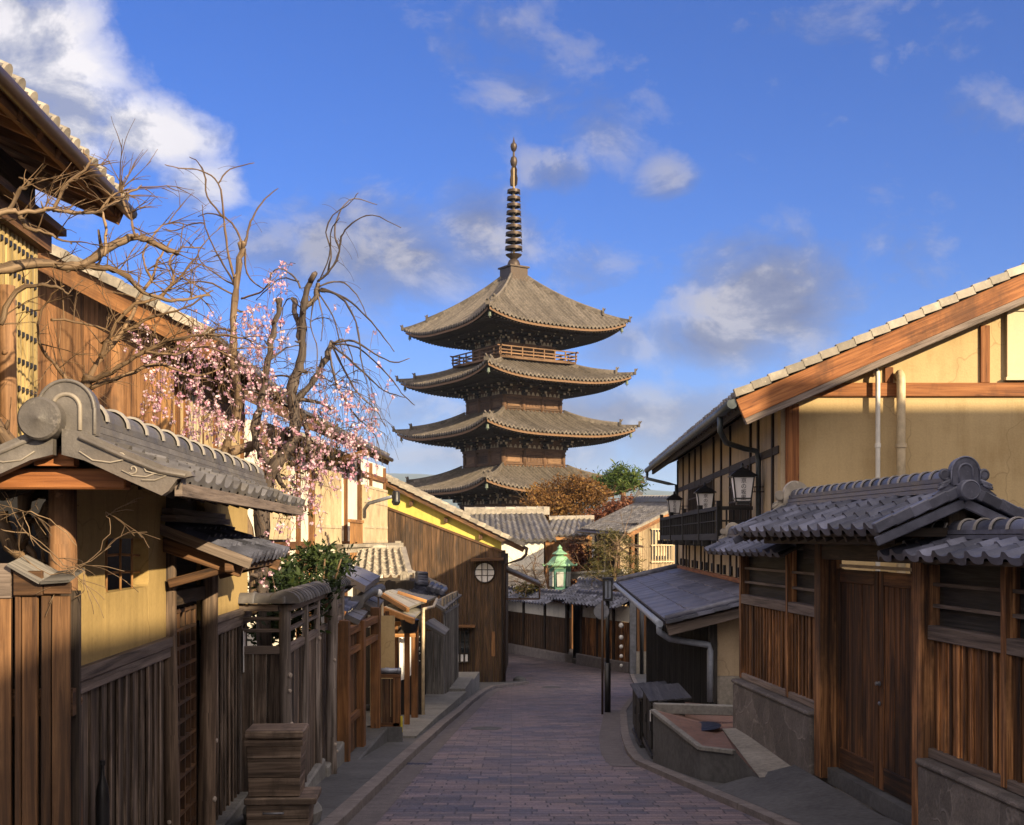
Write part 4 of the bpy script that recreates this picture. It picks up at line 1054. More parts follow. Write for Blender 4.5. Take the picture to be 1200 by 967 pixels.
# main roof
LR = dict(tw=.25, cl=.23, amp=.04, step=.018, lip=.06)
mb = gable_cap(L, 5.48, 10.02, .15, .47, .70, .275, -.40, .275, '', **LR)
roof = lw.part(mb, 'roof', M['tile_old'])
mb = MB()
for w1 in (.67, -.37): slab(mb, L(5.55, w1, .255), L(9.98, w1, .255), L(9.98, .15, .44), L(5.55, .15, .44), .03)
for i in range(13):
    u = 5.7+.35*i; mb.bar(L(u, .15, .39), L(u, .62, .22), .05, .055); mb.bar(L(u, .15, .39), L(u, -.33, .22), .05, .055)
lw.part(mb, 'roof_boards', M['beam_dark'], roof)
mb = MB(); mb.box(L, 5.58, 5.68, -.55, .42, .235, .33); lw.part(mb, 'gable_beam', M['beam_red'], roof, bevel=.008)
mb = MB(); mb.box(L, 5.6, 11.4, -.08, .06, .361, .42); mb.box(L, 5.52, 5.60, .02, .20, .34, .40); lw.part(mb, 'ridge_purlin', M['beam_red'], roof)
mb = MB(); ridge(mb, L(5.52, .15, .475), L(10.9, .15, .475), .17, .115, .088, .38, 3)
lw.part(mb, 'ridge', [M['tile_old'], M['ridge_band']], roof)
mb = onigawara(L(5.50, .18, .475), -L.w*-1, Vector((0, 0, 1)), -L.d, .30, False)
mb.lathe([(.098, -.05), (.098, .045), (.088, .058), (.012, .060), (.006, .064), (.0, .064)], L(5.44, .085, .545), 32, -L.d)
lw.part(mb, 'ridge_end_tile', [M['oni_grey'], M['oni_line']], roof, bevel=.006)
mb = MB()
up = Vector((0, 0, 1))
for sg in (1, -1):
    def Q(x, y, o=0.0): return L(5.44-o, .15+sg*x, .475+y)
    pl = [(.02, .03), (.12, .015), (.30, -.065), (.50, -.145), (.60, -.165), (.61, -.185), (.54, -.20), (.50, -.255), (.47, -.275), (.28, -.19), (.12, -.115), (.02, -.09)]
    pts = [Q(x, y) for x, y in pl]
    if sg < 0: pts = pts[::-1]
    mb.prism(pts, L.d*.07, .5)
    mb.tube([Q(x, y, .004) for x, y in ((.10, -.01), (.30, -.10), (.46, -.165), (.58, -.185))], .012, 6, 0)
    mb.tube([Q(x, y, .003) for x, y in ((.10, -.075), (.16, -.115), (.24, -.125), (.29, -.115))]+spiral(Q(.285, -.095, .003), L.w*sg, up, .022, .006, -1.4, 3.6, 12), .0045, 5, 1)
    mb.tube([Q(x, y, .003) for x, y in ((.29, -.16), (.34, -.185), (.40, -.19), (.45, -.17))], .004, 5, 1)
    mb.tube(spiral(Q(.34, -.155, .003), L.w*sg, up, .024, .005, -2.4, 3.6, 14), .0045, 5, 1)
    mb.tube([Q(x, y, .003) for x, y in ((.38, -.13), (.40, -.165), (.44, -.175), (.49, -.185), (.44, -.205), (.38, -.205))], .0045, 5, 1)
lw.part(mb, 'verge_tile', [M['oni_grey'], M['oni_line']], roof, bevel=.004)
mb = MB(); mb.tube([L(5.5+4.5*i/6, .755, .19) for i in range(7)], .04, 8) if False else None
mb.box(L, 5.5, 10.0, .665, .70, .20, .262); lw.part(mb, 'eave_board', M['beam_grey'], roof)
# paper notice
mb = MB(); mb.box(L, 10.95, 11.06, .035, .039, -1.22, -.84, r=.5); single(mb, 'paper_notice', M['paper_white'], 'narrow white paper strip pinned on the dark boards right of the lattice door', 'notice', L(11, .037, -1.03))
# plank screen at far left
S = Fr((-2.62, 5.72, 0), (1, .02), (.02, -1))
sc = Thing('plank_screen', 'short vertical plank screen with a small sloped cap at the lower left corner', 'fence', S(.3, 0, -2.3))
mb = MB()
pieces = [(-.40, .236, -.28), (.250, .282, -.27), (.282, .360, -.27), (.374, .424, -.27), (.424, .512, -.27)]
for (a, b, z) in pieces: mb.box(S, a, b-.004, 0+.012*rl.random(), .03+.012*rl.random(), -2.6, z)
sc.part(mb, 'planks', M['plank_screen'], bevel=.004)
mb = MB(); mb.box(S, -.7, .52, -.10, -.075, -2.6, -.25); sc.part(mb, 'backing', M['plank_char'])
mb = MB(); mb.box(S, -.7, .236, .0, .045, -.28, -.115); sc.part(mb, 'grey_panel', M['beam_grey'])
mb = MB(); mb.box(S, -.7, .51, -.06, -.01, -.85, -.72); sc.part(mb, 'back_rail', M['plank_brown']); mb = MB(); mb.box(S, -.7, .51, -.06, -.01, -1.6, -1.5); sc.part(mb, 'back_rail', M['plank_brown'])
mb = MB(); mb.box(S, .25, .388, .032, .055, -.268, -.15); sc.part(mb, 'head_board', M['plank_screen'], bevel=.004)
mb = MB(); mb.box(S, .39, .52, .030, .05, -.262, -.205); sc.part(mb, 'head_board', M['plank_brown'], bevel=.004)
mb = MB()
slab(mb, S(.235, .08, -.115), S(.39, .09, -.20), S(.41, -.10, -.155), S(.255, -.10, -.075), .014); slab(mb, S(.39, .09, -.20), S(.525, .09, -.19), S(.535, -.10, -.14), S(.41, -.10, -.155), .014)
sc.part(mb, 'cap', M['plank_grey'])
mb = MB(); bo = L(6.35, .17, gz(6.3)+.05)
mb.lathe([(.034, 0), (.036, .02), (.036, .80), (.030, .86), (.012, .92), (.011, .97), (.015, .975), (.015, 1.0), (.0, 1.0)], L(6.32, .10, -2.17), 16)
single(mb, 'black_bottle_post', M['iron_black'], 'slender black bottle shaped thing against the dark boards at lower left', 'post', L(6.32, .10, -2.17))
# ------------------------------------------------------------ tile capped fence
def XF(y): return -2.08-.033*(y-11)
C = Fr((XF(11), 11.0, 0), (-.033, 1), (1, .033))
cf = Thing('tile_capped_fence', 'weathered grey log post fence with a row of curved cap tiles, left of the street', 'fence', C(2, 0, -2.7))
mb = MB(); CR = Fr((XF(11), 10.98, 0), (-1, .02), (0, -1))
planks(mb, CR, .05, .44, -2.7, -1.02, -.01, .13, .02, .004, .004); planks(mb, C, .08, 4.5, lambda u: gz(11+u)-.05, -1.02, -.02, .15, .02, .008, .006)
cf.part(mb, 'boards', M['plank_left'], bevel=.003)
for (u, w, r, bm) in ((0, .0, .058, 'post_grey'), (1.05, .02, .035, 'post_grey'), (2.1, .02, .035, 'post_grey'), (2.75, .10, .062, 'post_grey'), (3.5, .02, .035, 'post_grey'), (4.5, .0, .06, 'post_grey')):
    p = MB(); log_post(p, C, u, w, gz(11+u)-.05, -.60, r, rl, kn=5 if r > .05 else 2); cf.part(p, 'log_post', [M[bm], M['knot_pale']])
p = MB(); p.box(CR, .40, .46, -.03, .03, -2.7, -.6); cf.part(p, 'end_post', M['post_grey'])
mb = MB()
for z, h in ((-1.02, .075), (-.84, .03), (-.73, .03)):
    mb.box(C, .05, 4.5, -.03, .03, z-h/2, z+h/2); mb.box(CR, .05, .42, -.035, .025, z-h/2, z+h/2)
mb.box(C, -.05, 4.55, -.06, .06, -.66, -.60); mb.box(CR, .06, .5, -.06, .06, -.66, -.60)
cf.part(mb, 'rails', M['beam_grey'], bevel=.005)
mb = MB(); mb.box(C, .02, 4.5, -.10, -.08, -1.0, -.66); mb.box(CR, .05, .42, -.12, -.10, -1.0, -.66)
mb = MB()
def caps(mb, fr, u0, u1, step, r0):
    n = round((u1-u0)/step)
    for i in range(n):
        a = u0+(u1-u0)*i/n; b = u0+(u1-u0)*(i+1)/n+.02; rv = rl.random()
        rows = []
        for u, f in ((a, 1.0), (a+.015, 1.06), (a+.04, .96), (b, .9)):
            rows.append([fr(u, math.cos(t)*r0*f*1.25, -.585+math.sin(t)*r0*f) for t in [math.pi*k/10-.0 for k in range(11)]])
        mb.grid(rows, 0, True, lambda i_, j_: rv, flip=True)
        p = [fr(a, math.cos(math.pi*k/10)*r0*1.25, -.585+math.sin(math.pi*k/10)*r0) for k in range(11)]
        mb.prism(p, (fr(1, 0, 0)-fr(0, 0, 0))*.02, rv)
caps(mb, C, -.12, 4.6, .20, .115); caps(mb, CR, -.02, .56, .29, .10)
cf.part(mb, 'cap_tiles', M['tile_old'])
mb = MB(); mb.box(C, 2.4, 4.6, -.08, .10, -3.3, -2.55); mb.box(C, -.1, 2.4, -.08, .07, -3.1, -2.45); mb.box(CR, .0, .5, -.1, .03, -2.9, -2.45); cf.part(mb, 'footing', M['concrete'], bevel=.02)
# boxes in front
bx = Fr((-2.14, 9.62, 0), (1, .06), (.06, -1))
zb2 = -2.08
t = Thing('wooden_box', 'weathered wooden box with a flat lid, stacked on the lower crate by the left wall', 'box', bx(.2, -.2, zb2))
def taper(mb, fr, u0, u1, w0, w1, z0, z1, tp):
    p = []
    for k in range(8):
        s = 0 if k & 4 else tp
        p.append(fr((u1-s) if k & 1 else (u0+s), (w1-s*.5) if k & 2 else (w0+s*.5), z1 if k & 4 else z0))
    mb.hexa(p, 0)
mb = MB()
for i in range(3):
    p = []
    for k in range(8):
        zz = zb2+.155*(i+1)-.003 if k & 4 else zb2+.155*i; sft = .014*(1-(zz-zb2)/.465)
        p.append(bx((.44-sft) if k & 1 else sft, (-sft) if k & 2 else -.38, zz))
    mb.hexa(p, 0)
t.part(mb, 'body', M['plank_box'], bevel=.006)
mb = MB(); mb.box(bx, -.018, .458, -.40, .018, zb2+.47, zb2+.535); t.part(mb, 'lid', M['plank_box'], bevel=.012)
mb = MB(); mb.box(bx, -.014, .452, .004, .014, zb2+.415, zb2+.46); t.part(mb, 'batten', M['plank_box'])
zf = gz(9.5)+.05
t = Thing('wooden_crate', 'low wooden crate under the lidded box by the left wall', 'crate', bx(.2, -.2, zf))
mb = MB()
for i in range(2): h = (zb2-.06-zf)/2; mb.box(bx, .0, .50, -.40, .005, zf+h*i, zf+h*(i+1)-.003)
t.part(mb, 'body', M['plank_box'], bevel=.006)
mb = MB(); mb.box(bx, -.015, .56, -.42, .03, zb2-.058, zb2-.004); t.part(mb, 'top', M['plank_box'], bevel=.008)
mb = MB(); mb.tube([bx(.14, .03, zb2-.12), bx(.14, .05, zb2-.12), bx(.30, .05, zb2-.12), bx(.30, .03, zb2-.12)], .008, 6); t.part(mb, 'handle', M['metal_grey'])
mb = MB(); mb.lathe([(.32, 0), (.34, .10), (.30, .15), (.20, .17), (.0, .175)], V(-1.95, 10.15, gz(10.1)+.07), 14); single(mb, 'stone_block', M['concrete'], 'rounded grey stone at the foot of the capped fence by the kerb', 'stone', (-1.95, 10.15, gz(10.1)))
# ------------------------------------------------------------ shop fronts down the left side
def plank_roof(t, name, corners, mat, th=.03, parent=None, n=4, label=None):
    """sloping board canopy: corners eave-near, eave-far, top-far, top-near"""
    mb = MB(); a, b, c, d = corners
    for i in range(n):
        s0, s1 = i/n, (i+1.10)/n if i < n-1 else 1.0
        lift = V(0, 0, .012*(n-1-i)*0+.008*(i % 2))
        slab(mb, a.lerp(b, s0)+lift, a.lerp(b, s1)+lift, d.lerp(c, s1)+lift, d.lerp(c, s0)+lift, th, g=1)
    return t.part(mb, name, mat, parent, label)
K = Fr((-2.14, 15, 0), (.034, 1), (1, -.034))
g2 = Thing('garden_gate', 'brown timber garden gate with small stepped tile roofs, beyond the capped fence on the left', 'gate', K(1, 0, gz(16)))
mb = MB()
tile_roof(mb, P(405, 719, 15.6), P(424, 704, 17.6), P(398, 700, 17.8), P(390, 709, 15.8), tw=.22, cl=.16, amp=.03, step=.02, lip=.06)
tile_roof(mb, P(397, 698, 16.6), P(412, 690, 18.4), P(400, 683, 18.4), P(388, 690, 16.6), tw=.22, cl=.16, amp=.03, step=.02, lip=.06)
r0 = g2.part(mb, 'tile_roof', M['tile_blue'])
plank_roof(g2, 'slab_roof', (P(429, 687, 17.0), P(446, 675, 19.4), P(418, 663, 20.5), P(393, 667, 18.0)), M['slate_blue'], .10, n=3)
plank_roof(g2, 'slab_roof', (P(422, 727, 15.9), P(431, 717, 17.4), P(418, 713, 17.4), P(405, 719, 15.9)), M['tile_old'], .07, n=2)
plank_roof(g2, 'slab_roof', (P(441, 714, 18.4), P(450, 704, 20.2), P(436, 698, 20.2), P(424, 706, 18.4)), M['tile_old'], .07, n=2)
mb = MB(); mb.tube([P(418, 706, 17.2), P(432, 694, 18.4), P(446, 690, 19.6)], .085, 10); mb.lathe([(.10, -.05), (.10, .05)], P(418, 706, 17.2), 14, V(.3, -1, 0)); g2.part(mb, 'ridge_tiles', M['tile_old'], r0)
for (u, z1, r) in ((.15, -1.03, .075), (1.3, -1.10, .09), (2.9, -1.02, .07)):
    p = MB(); p.box(K, u-r, u+r, -r, r, gz(15+u)+.02, z1); g2.part(p, 'post', M['post_orange'], bevel=.008)
mb = MB(); planks(mb, K, .4, 1.32, lambda u: gz(15+u)+.1, -1.22, -.03, .12, .02, .01); planks(mb, K, 1.5, 2.84, lambda u: gz(15+u)+.1, -1.02, -.16, .15, .02, .01); g2.part(mb, 'boards', M['plank_brown'])
mb = MB(); mb.box(K, .1, 3.0, -.05, .05, -1.50, -1.42); mb.box(K, .1, 3.0, -.05, .05, -1.24, -1.14); mb.box(K, .4, 1.3, -.03, .04, -2.4, -2.3); g2.part(mb, 'rails', M['post_orange'], bevel=.006)
mb = MB(); mb.box(K, -.5, 3.1, -.16, .17, -3.3, -2.82); g2.part(mb, 'footing', M['concrete_dark'], bevel=.02)
# counter panel with pipe, standing across the shop entry
sh = Thing('shop_entrance', 'timber shop entrance with sunlit plank canopies, just before the grey plank shed', 'shop front', K(5, -.4, gz(20)))
QF = Fr(P(453, 0, 18.0)-V(0, 0, 0), (1, 0), (0, -1)); QF.o.z = 0
mb = MB(); planks(mb, QF, -.22, .20, -2.80, -2.10, 0, .14, .025, .006); sh.part(mb, 'counter_boards', M['plank_brown'], bevel=.003)
mb = MB(); mb.box(QF, .10, .215, -.03, .04, -2.82, -2.06); mb.box(QF, -.22, .215, -.05, .05, -2.085, -2.03); mb.box(QF, -.22, .20, .0, .04, -2.84, -2.76); sh.part(mb, 'counter_frame', M['post_orange'], bevel=.005)
mb = MB(); mb.tube([QF(-.24, .0, -1.985), QF(.22, .0, -1.985)], .045, 14); mb.lathe([(.052, -.03), (.052, .03)], QF(.01, 0, -1.985), 14, V(1, 0, 0)); mb.lathe([(.052, -.02), (.052, .02)], QF(.20, 0, -1.985), 14, V(1, 0, 0)); sh.part(mb, 'pipe', M['metal_grey'])
mb = MB(); mb.box(QF, -.3, .24, -.05, .06, -3.3, -2.82); sh.part(mb, 'counter_base', M['concrete_dark'])
mb = MB(); mb.box(QF, .215, .245, .02, .05, -2.90, -2.66); sh.part(mb, 'yellow_marker', M['yellow_tag'])
can1 = plank_roof(sh, 'canopy', (P(478, 712, 20.4), P(513, 699, 25.5), P(470, 690, 25.5), P(448, 693, 21.4)), M['tin_roof'], .05, n=4)
can2 = plank_roof(sh, 'canopy', (P(485, 724, 20.0), P(496, 714, 23.6), P(465, 705, 23.6), P(450, 711, 20.6)), M['tin_roof'], .05, n=3)
mb = MB(); mb.bar(P(449, 714, 20.5), P(485, 728, 19.95), .06, .10); sh.part(mb, 'canopy_beam', M['plank_honey'], can2, bevel=.005); mb = MB(); mb.bar(P(448, 697, 21.3), P(478, 715, 20.35), .06, .08); sh.part(mb, 'canopy_beam', M['plank_honey'], can2, bevel=.005); mb = MB(); mb.bar(P(466, 694, 22.5), P(500, 705, 22.5), .05, .06); sh.part(mb, 'canopy_beam', M['plank_honey'], can2, bevel=.005)
def vpost(t, px, ytop, Y, w, mat, zbot=None):
    c = P(px, ytop, Y); mb = MB(); mb.box(Fr((c.x, Y, 0), (1, 0), (0, -1)), -w/2, w/2, -w/2, w/2, (gz(Y)+.02) if zbot is None else zbot, c.z); return t.part(mb, 'post', mat, bevel=.006)
vpost(sh, 455, 716, 20.4, .11, M['post_orange']); vpost(sh, 477, 730, 20.6, .09, M['post_orange']); vpost(sh, 486, 728, 22.0, .12, M['post_orange']); vpost(sh, 463, 730, 22.5, .11, M['post_orange'])
mb = MB()
fz = Fr((P(470, 0, 21.5).x, 21.5, 0), (1, 0), (0, -1))
mb.box(fz, -.27, .26, -.04, .04, -1.56, -1.48); mb.box(fz, -.27, .26, -.03, .03, -1.76, -1.70); sh.part(mb, 'lintel', M['plank_honey'])
mb = MB(); mb.box(fz, -.30, .32, -1.2, -1.12, -3.4, -1.45); sh.part(mb, 'back_wall', M['plank_char'])
mb = MB(); pl = [fz(-.02+.16*(k & 1), -.3+.01*k, 0) for k in range(2)]
rows = [[fz(-.06+.22*i/8, -.25+.03*math.sin(i*1.9), -1.72-.85*j/6+(.10*(i/8)**2 if j == 6 else 0)) for i in range(9)] for j in range(7)]
mb.grid(rows); sh.part(mb, 'white_curtain', M['paper_white'])
mb = MB(); mb.box(Fr((P(438, 0, 19.5).x, 19.5, 0), (1, 0), (0, -1)), -.06, .34, -.05, 0, -2.9, -1.25); sh.part(mb, 'side_wall', M['plaster_cream'])
mb = MB(); c = P(437, 728, 19.3); mb.box(WORLD, c.x-.08, c.x+.08, c.y-.02, c.y, c.z-.10, c.z+.10); mb2 = sh.part(mb, 'meter_plate', M['white_paint'])
mb = MB(); a = P(448, 703, 20.2); mb.tube([a, V(a.x, a.y, -2.0)], .02, 8); sh.part(mb, 'drain_pipe', M['pipe_cream']); mb = MB(); a = P(496, 728, 21.8); mb.tube([P(512, 702, 24.6), P(508, 711, 24.0), P(496, 714, 22.6), a, V(a.x, a.y, -3.2)], .03, 8); sh.part(mb, 'drain_pipe', M['pipe_cream'])
mb = MB(); c = P(443.6, 695, 18.9); mb.lathe([(.004, -.062)]+[(.062*math.cos(t), .062*math.sin(t)) for t in [-1.35+2.7*i/10 for i in range(11)]]+[(.004, .062)], c, 18); t = Thing('globe_lamp', 'small round white globe lamp on a thin pole in front of the plank canopies', 'lamp', V(c.x, c.y, -2.2)); t.part(mb, 'globe', M['globe_white'])
mb = MB(); mb.tube([V(c.x, c.y, gz(18.9)), c-V(0, 0, .055)], .016, 8); t.part(mb, 'pole', M['gutter_brown'])
mb = MB(); c = P(480, 736, 20.2); mb.lathe([(.02, .20), (.17, .14), (.15, .11), (.14, -.02), (.10, -.08), (.0, -.08)], c, 6); single(mb, 'hanging_lamp', M['iron_black'], 'dark six sided lamp hanging under the plank canopy', 'lamp', c)
mb = MB(); c = P(490, 758, 22.4); f = Fr((c.x, c.y, 0), (.034, 1), (1, -.034)); mb.box(f, -.10, .10, -.02, .02, -2.36, -1.76); sg = Thing('shop_sign', 'narrow dark upright sign board with white brush writing', 'sign', c); bd = sg.part(mb, 'board', M['plank_black'])
f = Fr((c.x-.07, c.y-.02, 0), (1, 0), (0, -1)); mb = MB()
mb.box(f, -.005, .14, -.02, .005, -2.36, -1.76); sg.part(mb, 'face', M['plank_black'], bd)
mb = MB()
for (pts) in ([(.02, -1.80), (.10, -1.82), (.05, -1.90), (.11, -1.93)], [(.06, -1.96), (.04, -2.04), (.10, -2.02), (.09, -2.08)], [(.03, -2.11), (.11, -2.13), (.06, -2.18), (.05, -2.26), (.11, -2.28)]):
    mb.tube([f(x, .010, z) for x, z in pts], .011, 6)
sg.part(mb, 'brush_writing', M['white_paint'])
# raised walk and steps
mb = MB(); yy = [18.6+i for i in range(12)]
for y0, y1 in zip(yy, yy[1:]):
    p = []
    for k in range(8):
        y = y1 if k & 1 else y0; x = (xl(y)-.20-.0*y if k & 2 else -2.4); p.append(V(x-.25*(k & 2 > 0)*max(0, (y-26)/4)*0, y, (gz(18.6)+.11+(gz(29.6)+.26-gz(18.6)-.11)*(y-18.6)/11) if k & 4 else gz(y)-.1))
    mb.hexa(p, 0, .5)
single(mb, 'raised_walk', M['concrete'], 'sloping grey concrete walk above the left kerb in front of the shops', 'walkway', (-1.8, 24, gz(24)))
mb = MB()
for k, (y0, y1, h) in enumerate(((29.7, 32.2, .42), (32.2, 34.2, .34))):
    p = []
    for q in range(8):
        y = y1 if q & 1 else y0; x = (xl(y)-.25 if q & 2 else -2.0); p.append(V(x, y, gz(31)+h-.0*k if q & 4 else gz(y)-.1))
    mb.hexa(p, 0, .5)
single(mb, 'stone_step', M['concrete'], 'grey concrete step block below the plank shed at the left kerb', 'step', (-1.2, 31.5, gz(31.5)))
# grey plank shed
sdx = Fr((-1.72, 27.0, 0), (.045, 1), (1, -.045))
sd_ = Thing('plank_shed', 'narrow grey plank shed with a sloping board roof in front of the dark gabled house', 'shed', sdx(2.5, -.6, gz(29)))
mb = MB(); planks(mb, sdx, 1.6, 5.4, lambda u: gz(27+u)+.25, -1.75, 0, .21, .025, .01, .008, batten=True); sd_.part(mb, 'board_wall', M['plank_grey'])
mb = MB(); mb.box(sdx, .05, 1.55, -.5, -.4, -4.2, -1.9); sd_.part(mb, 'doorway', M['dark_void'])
mb = MB(); ff = Fr(sdx(1.6, 0, 0), (-1, 0), (0, -1)); planks(mb, ff, 0, .5, -3.8, -2.2, 0, .2, .02, .01); sd_.part(mb, 'front_boards', M['plank_grey'])
mb = MB(); mb.box(sdx, .0, 5.4, -.6, .06, -3.95, -3.82); sd_.part(mb, 'sill', M['concrete'])
mb = MB()
for i in range(6): u = 1.7+.7*i; mb.box(sdx, u-.04, u+.04, .0, .03, -1.74, -1.42)
mb.box(sdx, 1.6, 5.4, -.02, .045, -1.80, -1.74); sd_.part(mb, 'frieze_posts', M['plank_grey'])
mb = MB(); mb.box(sdx, 1.6, 5.4, -.04, -.005, -1.74, -1.40); sd_.part(mb, 'frieze_panel', M['plaster_beige'])
plank_roof(sd_, 'roof', (P(521, 714, 28.2), P(541.5, 697, 33.2), P(530, 693.5, 33.2), P(508, 706, 28.2)), M['plank_grey'], .06, n=5)
plank_roof(sd_, 'lower_roof', (P(521.5, 744, 26.3), P(527, 737, 28.0), P(508, 724, 28.0), P(497, 730, 26.3)), M['plank_grey'], .07, n=3)
# small storehouse with tile roof behind the shops
kb = Thing('tiled_outbuilding', 'small outbuilding with a pale wavy pantile roof behind the shop canopies', 'outbuilding', (-3.2, 26, gz(26)))
mb = MB(); e0, e1, t1, t0 = P(411, 676, 25.0), P(479, 675, 25.6), P(470, 644, 28.6), P(420, 645, 28.2)
tile_roof(mb, e0, e1, t1, t0, tw=.20, cl=.15, amp=.05, step=.03, lip=.05); rf = kb.part(mb, 'roof', M['tile_pale'])
mb = MB(); ridge(mb, t0+V(-.5, 0, .0), t1+V(.05, 0, .0), .22, .06, .06, .4, 2); mb.bar(e1+V(.02, 0, .02), t1+V(.05, 0, .02), .12, .10)
kb.part(mb, 'ridge', [M['tile_pale'], M['ridge_band']], rf)
mb = onigawara(P(474.5, 680, 24.9), V(1, 0, 0), up, V(0, -1, 0), .22, False); kb.part(mb, 'ridge_end_tile', [M['tile_pale'], M['oni_line']], rf)
mb = MB(); mb.bar(e0-V(0, 0, .07), e1-V(0, 0, .07), .12, .06); mb.box(Fr((e0.x, e0.y+.3, 0), (1, 0), (0, -1)), 0, 1.3, -2, 0, -3.5, e0.z-.1); kb.part(mb, 'wall', M['plank_char'])
mb = MB()
tile_roof(mb, P(478, 696, 24.6), P(522, 699, 25.6), P(515, 686, 27.5), P(484, 684, 26.5), tw=.18, cl=.14, amp=.04, step=.025, lip=.05)
for i in range(5): mb.tube([P(488, 684-3*i, 25.4), P(500, 685-3*i, 25.6)], .05, 8)
for i in range(4): mb.tube([P(502+5*i, 690+1.5*i, 25.3), P(507+5*i, 684+2*i, 25.6)], .055, 8)
kb.part(mb, 'lower_tiles', M['tile_blue'])
mb = MB()
for i in range(4): c = P(489+9*i, 671+5*i, 26.5); mb.box(WORLD, c.x-.06, c.x+.07, c.y-.1, c.y+.1, c.z-.16, c.z)
mb.bar(P(480, 668, 26.5), P(523, 688, 26.5), .1, .05); kb.part(mb, 'pale_ridge_blocks', M['ridge_band'])
mb = MB(); mb.bar(P(398, 640, 27.5), P(467, 638, 29.5), .30, .08); mb.bar(P(398, 645, 27.5), P(467, 643, 29.5), .16, .12); mb.box(WORLD, P(465, 0, 29.4).x-.03, P(465, 0, 29.4).x+.10, 29.3, 29.5, P(0, 645, 29.4).z, P(0, 634, 29.4).z)
single(mb, 'capped_wall', M['tile_pale'], 'pale capped garden wall just behind the wavy tile roof', 'wall', P(430, 645, 28))
# ------------------------------------------------------------ left houses
def house_gable(t, Y, pts, mat, n='gable_wall', th=.15):
    mb = MB(); mb.prism([V(x, Y, z) for x, z in pts], V(0, th, 0)); return t.part(mb, n, mat)
# upper left house
h1 = Thing('corner_house', 'tall house at the upper left with deep tiled eaves and a sunlit yellow lattice wall', 'house', (-5, 9, gz(9)))
def E1(y, dx=0.0): return V(-3.22-.057*y-dx, y, 3.36+.43*dx)
mb = MB(); tile_roof(mb, E1(4.0), E1(12.0), E1(12.0, 3.2), E1(4.0, 3.2), tw=.27, cl=.25, amp=.07, prof=prof_round, step=.02, lip=.05, k=8); rf = h1.part(mb, 'roof', M['tile_old'])
mb = MB()
for i in range(30):
    y = 4.1+.27*i; c = E1(y+.005); d = (E1(y, .2)-E1(y)).normalized(); mb.lathe([(.068, -.05), (.068, .03), (.0, .03)], c-d*.02+V(0, 0, .055), 12, -d)
h1.part(mb, 'eave_tiles', M['tile_pale'], rf)
mb = MB(); mb.tube([E1(4+8.05*i/8, -.07)-V(0, 0, .05) for i in range(9)], .06, 10); h1.part(mb, 'gutter', M['gutter_brown'], rf)
mb = MB()
slab(mb, E1(4.05)-V(0, 0, .05), E1(11.95)-V(0, 0, .05), E1(11.95, 3)-V(0, 0, .05), E1(4.05, 3)-V(0, 0, .05), .03)
for i in range(18):
    y = 4.2+.45*i; mb.bar(E1(y, .02)-V(0, 0, .13), E1(y, 1.6)-V(0, 0, .13), .07, .09)
mb.bar(E1(4.05, .06)-V(0, 0, .13), E1(11.95, .06)-V(0, 0, .13), .05, .10)
mb.bar(E1(11.92, .0)-V(0, 0, .14), E1(11.92, 3.0)-V(0, 0, .14), .07, .17)
h1.part(mb, 'eave_rafters', M['plank_warm'], rf)
WL = Fr((-3.9, 0, 0), (-.057, 1), (1, .057))
mb = MB(); mb.box(WL, 4, 11.6, -2.5, -.06, -2.6, 3.5); h1.part(mb, 'wall', M['plank_char'])
mb = MB(); mb.box(WL, 4, 11.62, -.10, .09, 2.78, 2.94); mb.box(WL, 4, 11.66, -.2, .22, 2.95, 3.02); h1.part(mb, 'head_beam', M['plank_brown'])
mb = MB()
for i in range(46):
    u = 6.6+.108*i; mb.box(WL, u-.030, u+.030, -.03, .0, .4, 2.78)
h1.part(mb, 'lattice_slats', M['bamboo'])
mb = MB()
for j in range(9):
    z = .62+.255*j
    for i in range(45): u = 6.654+.108*i; mb.box(WL, u-.022, u+.022, -.02, .012, z-.022, z+.022)
o = h1.part(mb, 'lattice_pegs', M['iron_black']); o['kind'] = 'stuff'
mb = MB(); log_post(mb, WL, 9.9, .28, -2.4, 2.1, .075, rl); h1.part(mb, 'log_post', [M['post_log'], M['post_log']])
# second house: brown plank gable
h2 = Thing('plank_gable_house', 'house with a sunlit brown plank gable and pale verge tiles behind the cherry tree', 'house', (-6, 18, gz(18)))
def R2(y, x): return 2.53-.53*(x-(-3.09-.044*y))
Y2 = 15.4
xw = -3.82-.044*Y2
f2 = Fr((0, Y2, 0), (1, 0), (0, -1))
mb = MB(); planks(mb, f2, -8.2, xw, -2.6, lambda u: R2(15, u)-.14, 0, .17, .025, .004, .004); h2.part(mb, 'gable_boards', M['plank_warm'])
mb = MB(); mb.box(f2, xw-.02, xw+.11, -.1, .045, -2.6, R2(15, xw)-.16); h2.part(mb, 'corner_post', M['plank_honey'])
W2 = Fr((-3.82, 0, 0), (-.044, 1), (1, .044))
mb = MB(); mb.box(W2, Y2+.05, 21.0, -.3, 0, -2.6, 2.75); sw2 = h2.part(mb, 'street_wall', M['plaster_cream'])
mb = MB()
for u in (16.1, 16.6, 17.6, 18.6, 19.7, 20.9): mb.box(W2, u-.06, u+.06, .0, .05, -2.5, 2.7)
mb.box(W2, Y2+.1, 21, .0, .06, .28, .40); mb.box(W2, Y2+.1, 21, .0, .06, 2.05, 2.2); h2.part(mb, 'timber_frame', M['post_orange'], sw2)
for (a, b) in ((16.66, 17.54), (18.66, 19.64)):
    mb = MB(); mb.box(W2, a, b, .002, .02, .42, 2.04); w = h2.part(mb, 'window', M['pipe_blue'], sw2)
    mb = MB()
    for i in range(5): u = a+.03+(b-a-.06)*i/4; mb.box(W2, u-.025, u+.025, .022, .05, .42, 2.04)
    h2.part(mb, 'window_bars', M['rafter_pale'], sw2)
